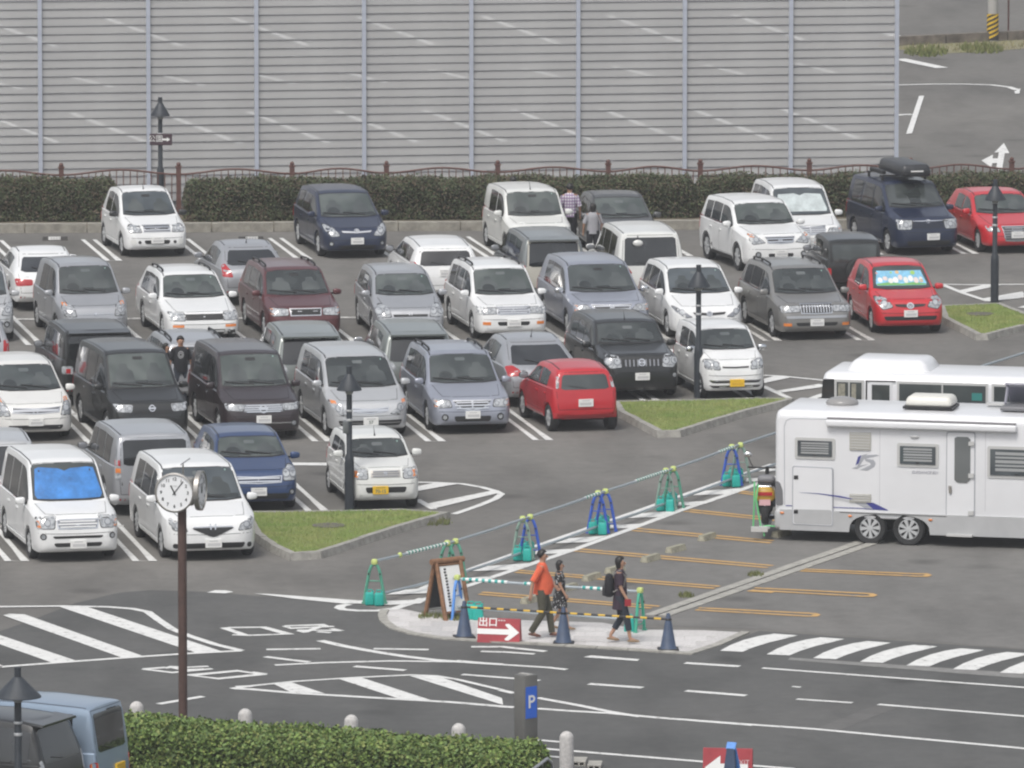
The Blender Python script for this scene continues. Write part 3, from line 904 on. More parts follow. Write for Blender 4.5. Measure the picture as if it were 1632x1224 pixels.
# ================================================================ clock
M_cpole = mat('clock_pole_brown', (0.085, 0.05, 0.042), .55, noise=.2, nscale=6)
M_steel = mat('brushed_steel', (.42, .40, .37), .35, metal=.8)
cb = G(292, 1212)
clock = empty('post_clock', cb, 0, 'double-faced round clock on a brown pole behind the bright hedge', 'clock')
ZC = (1212 - 785) / (pxm(1212) * .985)
MB().tube([(0, 0, 0), (0, 0, ZC + .05)], .078, 16).build('pole', M_cpole, clock, 40)
rbox('head_bracket', (.06, 0, ZC + .0), (.3, .18, .5), .03, M_steel, clock, 2)
def face(loc, rz, nm):
    f_ = empty(nm, (0, 0, 0)); f_.parent = clock; f_.location = loc; f_.rotation_euler = (0, 0, rz)
    return f_
Mf = mat('clock_dial', (.82, .83, .84), .3)
for loc, rz in (((-.11, -.14, ZC), R(-12)), ((.27, -.06, ZC + .02), R(78))):
    rim = MB().lathe([(.30, .0), (.325, -.01), (.33, -.09), (.305, -.1), (.30, -.085), (.30, -.06)], 36, 'Y', caps=False).build('clock_case', M_steel, clock, 40)
    rim.location = loc; rim.rotation_euler = (0, 0, rz); rim.scale = (1.07, 1, 1.07)
    d_ = MB().lathe([(.302, -.06), (.302, -.075), (.001, -.076)], 36, 'Y').build('dial', Mf, rim)
    mx_ = Matrix.Rotation(R(90), 3, 'X')
    for h_ in range(1, 13):
        an = math.pi / 2 - h_ * math.pi / 6
        text_mesh('numeral', str(h_), .075, M_black, rim, (math.cos(an) * .225, -.079, math.sin(an) * .225), mx_, .001, bold=.0015)
    text_mesh('maker_mark', 'CITIZEN', .03, mat('grey_print', (.5, .52, .5), .5), rim, (.0, -.079, .11), mx_, .001)
    for an, ln, w in ((math.radians(90 - 11.07 * 30), .15, .02), (math.radians(90 - 4.6 * 6 - 10), .255, .014)):
        q = MB().box(((ln / 2 - .03), 0, 0), (ln + .03, .004, w)); 
        mm = Matrix.Rotation(-an, 3, 'Y')
        q.v = [mm @ v + Vector((0, -.083, 0)) for v in q.v]
        q.build('clock_hand', M_black, rim)
    q = MB().lathe([(.018, -.078), (.018, -.09), (.001, -.091)], 12, 'Y').build('hand_boss', M_black, rim)
st = MB().tube([(.02, 0, ZC + .2), (.02, 0, ZC + .5)], .012, 8).build('mast', M_steel, clock)
sp = MB().box((0, 0, 0), (.2, .11, .015)); mm = Matrix.Rotation(R(-35), 3, 'Y'); sp.v = [mm @ v + Vector((.06, 0, ZC + .52)) for v in sp.v]; sp.build('solar_panel', mat('solar_cell', (.3, .31, .33), .15), clock)
rbox('sensor', (.33, .05, ZC - .26), (.12, .1, .07), .015, M_steel, clock, 2)

# ================================================================ bollards, P sign, pipe rail, blocks
M_gran = mat('granite_bollard', (.50, .485, .47), .85, noise=.22, nscale=18, bump=.3, bscale=60)
for u, vt, t in ((218, 1113, 'beside the light blue van'), (391, 1125, 'right of the clock pole'), (560, 1135, 'showing third along the hedge'), (731, 1149, 'next to the parking pillar'), (903, 1162, 'standing free of the hedge at its right end')):
    v = vt + 76
    c = G(u, v)
    r = .125
    prof_ = [(r * .98, 0), (r, .05), (r, .68)] + [(r * math.cos(a * math.pi / 12), .68 + r * math.sin(a * math.pi / 12)) for a in range(1, 6)] + [(.002, .805)]
    o = MB().lathe(prof_, 20).build('bollard', M_gran, None, 40); o.location = c
    tag(o, 'round-topped granite bollard ' + t, 'bollard', 'bollards behind the hedge')
pc = G(838, 1216)
psign = empty('parking_pillar', pc, R(-50), 'grey metal parking pillar sign with blue P panel at hedge end', 'sign')
M_pil = mat('pillar_grey', (.13, .128, .12), .5, noise=.12, nscale=4)
PHt = (1216 - 1075) / (pxm(1216) * .985)
rbox('pillar_body', (0, 0, PHt / 2), (.29, .30, PHt), .01, M_pil, psign, 2)
MB().box((0, 0, PHt + .006), (.28, .1, .012)).build('cap_strip', mat('pillar_cap', (.35, .34, .32), .6), psign)
pp = MB().box((.0, 0, 0), (.25, .012, .56)).build('sign_panel', mat('sign_blue', (.035, .14, .62), .4), psign); 
# panel sits on the right-hand face
pp.location = (.146, 0, PHt - .48); pp.rotation_euler = (0, 0, R(90))
text_mesh('letter_p', 'P', .32, M_plate, pp, (.0, -.009, 0), Matrix.Rotation(R(90), 3, 'X'), .002, bold=.004)
gp = [G(832, 1236, .62), G(850, 1226, .66), G(872, 1209, .68), G(878, 1214, .62), G(880, 1236, .25)]
pr = MB().tube(gp, .03, 10).build('pipe_rail', mat('galvanised_pipe', (.42, .43, .44), .4, metal=.6), None, 40)
tag(pr, 'bent galvanised pipe rail at the hedge end by the granite bollard', 'rail')
for u, v, t in ((924, 1218, 'hollow concrete block lying left'), (948, 1224, 'hollow concrete block lying right')):
    c = G(u, v); b_ = MB().box((0, 0, .08), (.24, .5, .02)).box((0, 0, .0 + .01), (.24, .5, .02))
    for x in (-.1, 0, .1): b_.box((x, 0, .045), (.03, .5, .05))
    o = b_.build('concrete_block', M_conc); o.location = c; o.rotation_euler = (0, 0, R(-4)); tag(o, t + ' beside the free standing bollard', 'concrete block', 'concrete blocks')

# ================================================================ utility pole far right
up = G(1582, 66)
ut = empty('utility_pole', up, 0, 'concrete utility pole with yellow and black guard stripes', 'utility pole')
MB().lathe([(.17, 0), (.14, 6)], 16).build('pole', mat('pole_concrete', (.36, .35, .33), .8, noise=.1, nscale=4), ut, 60)
M_yel = mat('stripe_yellow', (.62, .40, .03), .5); 
ng = MB().lathe([(.186, .05), (.184, .9)], 20).build('guard', mat('stripe_black', (.03, .03, .03), .6), ut, 60)
for k in range(6):
    vs = []; fs = []
    for j in range(13):
        a = R(180 + j * 15); z0 = .02 + k * .15 + j * .022
        vs += [(math.cos(a) * .19, math.sin(a) * .19, min(.89, z0)), (math.cos(a) * .19, math.sin(a) * .19, min(.9, z0 + .075))]
        if j: fs.append((2 * j - 2, 2 * j, 2 * j + 1, 2 * j - 1))
    mk('stripe', vs, fs, M_yel, ut)
c = G(1607, 62); o = MB().tube([(0, 0, 0), (0, 0, 5)], .03, 8).build('thin_post', M_rail, None); o.location = c; tag(o, 'thin brown post right of the striped utility pole', 'post')

# ================================================================ vehicles
def glass_mat(name, c1, c2, rough=.06):
    m = bpy.data.materials.new(name); m.use_nodes = True
    t = m.node_tree; b = t.nodes['Principled BSDF']
    b.inputs['Roughness'].default_value = rough; b.inputs['Specular IOR Level'].default_value = 0.6
    b.inputs['Coat Weight'].default_value = 0.6; b.inputs['Coat Roughness'].default_value = 0.02
    tc = t.nodes.new('ShaderNodeTexCoord')
    oi = t.nodes.new('ShaderNodeObjectInfo')
    ad = t.nodes.new('ShaderNodeVectorMath'); ad.operation = 'ADD'
    sc = t.nodes.new('ShaderNodeVectorMath'); sc.operation = 'SCALE'; sc.inputs[3].default_value = 31.0
    cb = t.nodes.new('ShaderNodeCombineXYZ')
    for i in range(3): t.links.new(oi.outputs['Random'], cb.inputs[i])
    t.links.new(cb.outputs[0], sc.inputs[0]); t.links.new(tc.outputs['Object'], ad.inputs[0]); t.links.new(sc.outputs[0], ad.inputs[1])
    n = t.nodes.new('ShaderNodeTexNoise'); n.inputs['Scale'].default_value = 1.6; n.inputs['Detail'].default_value = 1.5
    t.links.new(ad.outputs[0], n.inputs['Vector'])
    r = t.nodes.new('ShaderNodeValToRGB')
    r.color_ramp.elements[0].position = .38; r.color_ramp.elements[0].color = (*c1, 1)
    r.color_ramp.elements[1].position = .66; r.color_ramp.elements[1].color = (*c2, 1)
    t.links.new(n.outputs['Fac'], r.inputs['Fac']); t.links.new(r.outputs[0], b.inputs['Base Color'])
    return m
M_ws = glass_mat('windscreen_glass', (.036, .043, .043), (.066, .077, .076))
M_gl = glass_mat('side_glass', (.012, .014, .015), (.045, .050, .052))
M_wsv = [M_ws, glass_mat('windscreen_glass_blue', (.045, .055, .062), (.085, .10, .108)), glass_mat('windscreen_glass_dark', (.024, .029, .029), (.055, .063, .062)), glass_mat('windscreen_glass_green', (.05, .062, .058), (.10, .115, .108))]
M_dash = glass_mat('dashboard_through_glass', (.022, .026, .026), (.036, .042, .042))
M_seat = glass_mat('seat_through_glass', (.046, .053, .053), (.082, .092, .090))
M_seat2 = glass_mat('mirror_through_glass', (.10, .115, .115), (.13, .14, .14))
M_tint = glass_mat('tinted_glass', (.010, .011, .012), (.028, .030, .032))

def paint(name, col, metal=0.0, rough=.32):
    return mat('paint_' + name, col, rough, metal=metal, coat=.55, noise=.05, nscale=1.5)
P = {
    'white': paint('white', (.74, .745, .74)), 'pearl': paint('pearl', (.70, .695, .67)), 'ivory': paint('ivory', (.66, .665, .64)),
    'silver': paint('silver', (.40, .41, .43), .45), 'silverw': paint('silver_light', (.50, .51, .52), .35), 'bluesilver': paint('blue_silver', (.33, .35, .41), .4),
    'grey': paint('warm_grey', (.24, .235, .225), .4), 'dgrey': paint('dark_grey', (.085, .087, .088), .3), 'black': paint('black', (.014, .015, .015)),
    'plum': paint('plum_black', (.028, .019, .022)), 'navy': paint('navy', (.016, .024, .055), .15), 'blue': paint('blue', (.030, .058, .145), .2),
    'maroon': paint('maroon', (.105, .030, .033), .25), 'red': paint('red', (.46, .018, .026)), 'red2': paint('bright_red', (.50, .022, .030)),
    'lblue': paint('light_blue', (.26, .335, .43), .3), 'beige': paint('beige', (.50, .48, .42), .15), 'greymv': paint('mid_grey', (.20, .215, .215), .35), 'green': paint('grey_green', (.20, .22, .21), .35),
}

def plin(keys):
    keys = sorted(keys, key=lambda k: k[0])
    def f(x):
        if x <= keys[0][0]: return keys[0][1]
        for (a, va), (b, vb) in zip(keys, keys[1:]):
            if x <= b: return va + (vb - va) * (x - a) / max(1e-9, b - a)
        return keys[-1][1]
    return f
def smoothf(f, r, lo, hi):
    ks = [(-1, .1), (-.6, .2), (0, .4), (.6, .2), (1, .1)]
    def g(x):
        rr = min(r, max(0.0, x - lo), max(0.0, hi - x)) 
        return sum(w * f(x + o * rr) for o, w in ks)
    return g

BASES = {
    'van':   dict(L=4.60, W=1.695, H=1.85, wb=2.82, fo=.86, tr=.315, nose=.95, cx=.98, cz=1.12, wx=1.72, rdrop=.05, rx=.20, tz=1.02, belt=(1.02, 1.05), wr=.80, wins=((.0, 1.02), (1.08, 1.98), (2.04, 2.80))),
    'mpv':   dict(L=4.72, W=1.78, H=1.66, wb=2.80, fo=.95, tr=.32, nose=.83, cx=1.12, cz=1.02, wx=1.95, rdrop=.07, rx=.34, tz=.98, belt=(.95, 1.0), wr=.78, wins=((.0, 1.05), (1.11, 2.0), (2.06, 2.68))),
    'wagon': dict(L=4.80, W=1.755, H=1.49, wb=2.72, fo=.95, tr=.32, nose=.76, cx=1.40, cz=.95, wx=2.12, rdrop=.06, rx=.55, tz=.92, belt=(.88, .92), wr=.76, wins=((.0, 1.0), (1.05, 1.85), (1.9, 2.42))),
    'suv':   dict(L=4.40, W=1.77, H=1.69, wb=2.62, fo=.85, tr=.35, nose=.99, cx=1.22, cz=1.12, wx=1.86, rdrop=.05, rx=.30, tz=1.05, belt=(1.03, 1.07), wr=.80, wins=((.0, 1.0), (1.06, 1.80), (1.86, 2.40))),
    'hatch': dict(L=3.80, W=1.66, H=1.53, wb=2.45, fo=.75, tr=.30, nose=.83, cx=.98, cz=1.0, wx=1.72, rdrop=.08, rx=.38, tz=.95, belt=(.93, .98), wr=.77, wins=((.0, .98), (1.04, 1.72))),
    'keibox': dict(L=3.395, W=1.475, H=1.63, wb=2.40, fo=.60, tr=.28, nose=.90, cx=.66, cz=1.06, wx=1.22, rdrop=.05, rx=.16, tz=1.0, belt=(.98, 1.0), wr=.83, wins=((.0, .9), (.96, 1.72))),
    'sedan': dict(L=4.65, W=1.72, H=1.45, wb=2.70, fo=.88, tr=.315, nose=.74, cx=1.35, cz=.95, wx=2.05, rdrop=.05, rx=1.42, tz=.98, belt=(.88, .92), wr=.74, wins=((.0, .95), (1.0, 1.75)), trunk=True),
}

M_lens2 = mat('lamp_inner', (.42, .44, .46), .08, coat=.8)
class Car: pass

_tyre = {}
def wheel_meshes(tr, style):
    key = (round(tr, 3), style)
    if key in _tyre: return _tyre[key]
    w = .10
    rr = tr * .66
    t = MB().lathe([(rr, -w + .02), (tr - .025, -w), (tr, -w + .03), (tr, w - .03), (tr - .025, w), (rr, w - .02), (rr - .01, w - .06)], 22, 'Y')
    tm_ = mesh('tyre', t.v, t.f, M_rub, 40)
    b = MB().lathe([(rr, -.05), (rr, w - .03), (rr - .02, w - .022), (rr - .025, w - .06), (.02, w - .062)], 22, 'Y')
    nd = len(b.f)
    ns = {'5': 5, '7': 7, '10': 10, 'cap': 8}[style]
    for k in range(ns):
        a = math.tau * k / ns; hw = (.34 if ns <= 7 else .30) * math.tau / ns
        pts = [(.03, hw * 2.2), (rr - .012, hw * (.55 if style != 'cap' else .9))]
        r0, h0 = pts[0]; r1, h1 = pts[1]
        q = [(r0 * math.cos(a - .5), r0 * math.sin(a - .5)), (r1 * math.cos(a - h1), r1 * math.sin(a - h1)), (r1 * math.cos(a + h1), r1 * math.sin(a + h1)), (r0 * math.cos(a + .5), r0 * math.sin(a + .5))]
        b.add([(x, w - .012, z) for x, z in q] + [(x, w - .055, z) for x, z in q], [(3, 2, 1, 0), (0, 1, 5, 4), (2, 3, 7, 6), (1, 2, 6, 5)])
    b.lathe([(.055, w - .05), (.055, w - .008), (.002, w - .004)], 12, 'Y')
    rm_ = mesh('rim', b.v, b.f, [M_alu, M_dark], 40)
    n2 = 22
    for i, p in enumerate(rm_.polygons):
        if i < nd and 3 * n2 <= i < 4 * n2 or i == nd - 1: p.material_index = 1
    _tyre[key] = (tm_, rm_)
    return _tyre[key]

def chaikin(p, it=1, rad=.035):
    """round the corners of an outline"""
    q = []
    n = len(p)
    for i in range(n):
        a, b, c_ = Vector(p[i - 1]), Vector(p[i]), Vector(p[(i + 1) % n])
        l1, l2 = (a - b).length, (c_ - b).length
        if l1 < 1e-5 or l2 < 1e-5: continue
        r = min(rad, l1 * .4, l2 * .4)
        p0 = b + (a - b) / l1 * r; p1 = b + (c_ - b) / l2 * r
        q += [p0, p0.lerp(p1, .5).lerp(b, .35), p1]
    return [tuple(x) for x in q]

def circ(y, z, r, n=12, ry=None):
    return [(y + r * math.cos(math.tau * k / n), z + (ry or r) * math.sin(math.tau * k / n)) for k in range(n)]

def build_body(c):
    """lofted body shell: sections every few centimetres along the length"""
    L, W, H = c.L, c.W, c.H
    hw = W / 2
    zb = c.gc
    n = c.nose
    wz = H - .075
    rx = L - c.rx
    tz = c.tz
    top = [(0, n * .58), (.025, n * .72), (.07, n - .10), (.15, n - .03), (.24, n), (c.cx, c.cz), (c.wx, wz), (c.wx + .22, H - .02), ((c.wx + rx) / 2, H), (rx - .15, H - c.rdrop * .8)]
    if c.trunk:
        top += [(rx, H - c.rdrop - .03), (rx + .72, tz + .03), (L - .22, tz), (L - .07, tz - .06), (L - .02, tz - .22), (L, tz * .62)]
    else:
        top += [(rx, H - c.rdrop - .02), (L - c.rx * .28, tz + .02), (L - .05, tz - .12), (L - .015, tz - .26), (L, tz * .58)]
    c.zt = smoothf(plin(top), .05, 0, L)
    w = [(0, .70), (.03, .81), (.08, .88), (.16, .935), (.30, .975), (.6, 1), (L - .55, 1), (L - .22, .975), (L - .1, .945), (L - .03, .89), (L, .80)]
    if c.round_: w = [(0, .58), (.03, .70), (.08, .79), (.16, .875), (.32, .95), (.6, 1)] + w[6:]
    c.w = smoothf(plin([(x, v * hw) for x, v in w]), .04, 0, L)
    wr = c.wr * hw
    wt = [(0, .66 * hw), (.2, .80 * hw), (c.cx - .1, .86 * hw), (c.cx, .88 * hw), (c.wx, wr), (rx - .3, wr * .985), (rx, wr * .96)]
    if c.trunk: wt += [(rx + .72, .84 * hw), (L - .2, .82 * hw), (L, .66 * hw)]
    else: wt += [(L - c.rx * .28, .88 * hw), (L, .74 * hw)]
    c.wt = smoothf(plin(wt), .05, 0, L)
    b0, b1 = c.belt
    belt = plin([(0, b0 - .1), (c.cx, b0), (L - .4, b1), (L, b1)])
    zbot = smoothf(plin([(0, zb + .10), (.06, zb + .02), (.2, zb), (L - .25, zb + .02), (L - .08, zb + .06), (L, zb + .16)]), .04, 0, L)
    xw = (c.fo, c.fo + c.wb)
    ra = c.tr + .045
    c.xw = xw
    def section(x):
        wv, zt, wtv = c.w(x), c.zt(x), c.wt(x)
        crown = .035 if x < c.cx else .055
        ze = zt - crown
        zs = min(belt(x), ze - .05)
        wtv = min(wtv, wv - .03)
        zl = zbot(x)
        za = None
        for xc in xw:
            if abs(x - xc) < ra: za = c.tr + math.sqrt(max(0, ra * ra - (x - xc) ** 2))
        hgt = zs - zl
        pts = [(0, zl), (wv - .27, zl), (wv - .06, zl + .01), (wv - .022, zl + .05), (wv - .006, zl + .30 * hgt), (wv, zl + .52 * hgt), (wv - .004, zl + .80 * hgt), (wv - .018, zs - .02), (wv - .04, zs)]
        if za:
            za = min(za, zs - .12)
            fl = c.flare
            pts[2] = (wv - .262, za); pts[3] = (wv - .008 + fl, za)
            for i in (4, 5, 6):
                y, z = pts[i]
                if z < za + .03 * (i - 3): pts[i] = (wv - .002 + fl * (1 - .3 * (i - 3)), za + .03 * (i - 3))
        p6 = Vector(pts[-1]); p10 = Vector((wtv, ze))
        for k, bl in ((.10, .006), (.5, .016), (.9, .012)):
            q = p6.lerp(p10, k); pts.append((q.x + bl, q.y))
        pts += [(wtv - .012, ze + .012), (wtv * .90, ze + crown * .45), (wtv * .62, ze + crown * .82), (wtv * .3, zt - crown * .04), (0, zt)]
        return pts
    N = max(60, int(L / .045))
    xs = [L * i / N for i in range(N + 1)]
    xs = sorted(set(xs + [.012, .03, L - .012, L - .03] + [xc + s * ra * f for xc in xw for s in (-1, 1) for f in (.999, .97, 1.002)]))
    vs = []; fs = []
    m = None
    for x in xs:
        s = section(x)
        ring = [(L / 2 - x, y, z) for y, z in s] + [(L / 2 - x, -y, z) for y, z in reversed(s[1:-1])]
        m = len(ring)
        vs += ring
    for i in range(len(xs) - 1):
        for k in range(m):
            fs.append((i * m + k, i * m + (k + 1) % m, (i + 1) * m + (k + 1) % m, (i + 1) * m + k))
    fs.append(tuple(reversed(range(m)))); fs.append(tuple(range((len(xs) - 1) * m, len(xs) * m)))
    c.belt_f = belt
    c.section = section
    c.bvh = BVHTree.FromPolygons([Vector(v) for v in vs], fs)
    return vs, fs

def patch_mesh(c, name, material, poly, view, off=.004, side=1, res=.075, skirt=.014):
    """a panel that follows the body: a 2D outline seen from front F, rear R, side S or top T, laid onto the shell"""
    poly = [Vector(p) for p in poly]
    out = []
    n = len(poly)
    for i in range(n):
        a, b = poly[i], poly[(i + 1) % n]
        k = max(1, int((b - a).length / res))
        out += [a.lerp(b, j / k) for j in range(k)]
    area = 0
    for i in range(len(out)):
        a, b = out[i], out[(i + 1) % len(out)]; area += a.x * b.y - b.x * a.y
    if area < 0: out.reverse()
    pts = list(out)
    xs = [p.x for p in out]; ys = [p.y for p in out]
    tp = [(p.x, p.y) for p in out]
    if (max(xs) - min(xs)) > res * 1.2 and (max(ys) - min(ys)) > res * 1.2:
        x = min(xs) + res * .5
        while x < max(xs):
            y = min(ys) + res * .5
            while y < max(ys):
                if inside(tp, x, y) and min((Vector((x, y)) - p).length for p in out) > res * .35: pts.append(Vector((x, y)))
                y += res
            x += res
    r = delaunay_2d_cdt(pts, [], [list(range(len(out)))], 1, 1e-5)
    v2, tris = r[0], [f for f in r[2]]
    L = c.L
    D = {'F': Vector((-1, 0, 0)), 'R': Vector((1, 0, 0)), 'T': Vector((0, 0, -1)), 'S': Vector((0, -side, 0))}[view]
    top = []; low = []
    for p in v2:
        if view == 'F': o = Vector((6, p.x, p.y))
        elif view == 'R': o = Vector((-6, p.x, p.y))
        elif view == 'T': o = Vector((L / 2 - p.x, p.y, 6))
        else: o = Vector((L / 2 - p.x, 4 * side, p.y))
        hit, nrm, idx, dist = c.bvh.ray_cast(o, D)
        if hit is None:
            hit, nrm, idx, dist = c.bvh.find_nearest(o + D * (6 if view != 'S' else 4 - c.W / 2))
            if nrm is None: nrm = -D
        if nrm.dot(D) > 0: nrm = -nrm
        o2 = (nrm * .6 - D * .4).normalized()
        top.append(hit + o2 * off); low.append(hit - o2 * skirt)
    # orient faces outward
    fs = []
    for t in tris:
        t = tuple(t)
        a, b, d = top[t[0]], top[t[1]], top[t[2]]
        fs.append(t if (b - a).cross(d - a).dot(D) < 0 else tuple(reversed(t)))
    cnt = {}
    for t in fs:
        for i in range(len(t)):
            e = (t[i], t[(i + 1) % len(t)]); cnt[e] = 1
    k = len(top)
    sk = []
    for (a, b) in cnt:
        if (b, a) not in cnt: sk.append((b, a, k + a, k + b))
    return mesh(name, top + low, fs + sk, material, 50)

def patch(c, name, material, poly, view, off=.004, side=1, parent=None, rnd=0, res=.075):
    if rnd: poly = chaikin(poly, rnd)
    try:
        me = patch_mesh(c, name, material, poly, view, off, side, res)
    except Exception as e:
        print('patch failed', name, e); return None
    return link(name, me, parent or c.root)

def both(c, name, material, poly, view, off=.004, parent=None, rnd=0, res=.075):
    """the same panel on both sides of the car"""
    r = []
    for s in (1, -1):
        if view == 'S': r.append(patch(c, name, material, poly, 'S', off, s, parent, rnd, res))
        else: r.append(patch(c, name, material, [(y * s if view != 'T' else y, z if view != 'T' else z * s) for y, z in poly], view, off, 1, parent, rnd, res))
    return r

def emblem(c, kind, z, view='F', k=1.0, y=0.0):
    M = M_chr
    def pp(poly, m=M, off=.016): patch(c, 'emblem', m, [(y + a * k, z + b * k) for a, b in poly], view, off, res=.05)
    if kind == 'ring_bar':
        pp(circ(0, 0, .065, 16)); pp(circ(0, 0, .045, 14), M_black, .018); pp([(-.075, -.016), (.075, -.016), (.075, .016), (-.075, .016)], M, .021)
    elif kind == 'oval':
        pp(circ(0, 0, .07, 16, .045)); pp(circ(0, 0, .055, 14, .032), M_refl, .018); pp(circ(0, .004, .022, 10, .034), M, .020); pp(circ(0, .012, .045, 10, .014), M, .0205)
    elif kind == 'h':
        for x in (-.04, .04): pp([(x - .012, -.05), (x + .012, -.05), (x * 1.25 + .012, .05), (x * 1.25 - .012, .05)])
        pp([(-.04, -.012), (.04, -.012), (.04, .012), (-.04, .012)])
    elif kind == 'diamonds':
        for a in (90, 210, 330):
            q = Matrix.Rotation(R(a), 2); pp([tuple(q @ Vector(v)) for v in ((0, 0), (.03, .018), (.06, 0), (.03, -.018))])
    elif kind == 'wing':
        pp(circ(0, 0, .075, 16, .06)); pp(circ(0, 0, .055, 14, .042), M_refl, .018); pp([(-.05, .02), (0, -.015), (.05, .02), (0, -.035)], M, .020)
    elif kind == 's':
        pp([(-.05, .01), (.0, .05), (.05, .02), (.02, .02), (0, .03), (-.02, .015), (.05, -.02), (0, -.05), (-.05, -.02), (-.02, -.02), (0, -.03), (.02, -.012)])
    elif kind == 'rings':
        for i in range(4):
            pp(circ(-.09 + i * .06, 0, .042, 14)); pp(circ(-.09 + i * .06, 0, .032, 12), M_black, .018)
    elif kind == 'bar':
        pp([(-.05, -.02), (.05, -.02), (.05, .02), (-.05, .02)])
    elif kind == 'vee':
        pp([(-.02, .06), (.02, .06), (.008, -.06), (-.008, -.06)])

def plate(c, view, y, z, col='w', txt=None):
    """number plate on a small bracket, set upright"""
    b = c.bvh.ray_cast(Vector((6 if view == 'F' else -6, y, z)), Vector((-1 if view == 'F' else 1, 0, 0)))
    x = b[0].x if b[0] else (c.L / 2 if view == 'F' else -c.L / 2)
    s = 1 if view == 'F' else -1
    p = MB().box((x + s * .02, y, z), (.04, .33, .165)).build('number_plate', M_platey if col == 'y' else M_plate, c.root)
    M = Matrix(((0, 0, s), (s, 0, 0), (0, 1, 0)))
    if txt:
        text_mesh('plate_number', txt, .10, M_ink, p, (x + s * .042, y, z - .025), M, .001, bold=.0025)
        MB().box((x + s * .041, y, z + .055), (.002, .2, .028)).build('plate_region', M_inkg if col != 'y' else mat('plate_ink_y', (.5, .34, .05), .5), p)
    elif txt is None:
        m_ = M_inkg if col != 'y' else mat('plate_smear_y', (.66, .40, .03), .5)
        MB().box((x + s * .041, y, z + .05), (.002, .17, .022)).build('plate_region', m_, p)
        MB().box((x + s * .041, y + .01, z - .02), (.002, .26, .06)).build('plate_number', m_, p)
    return p

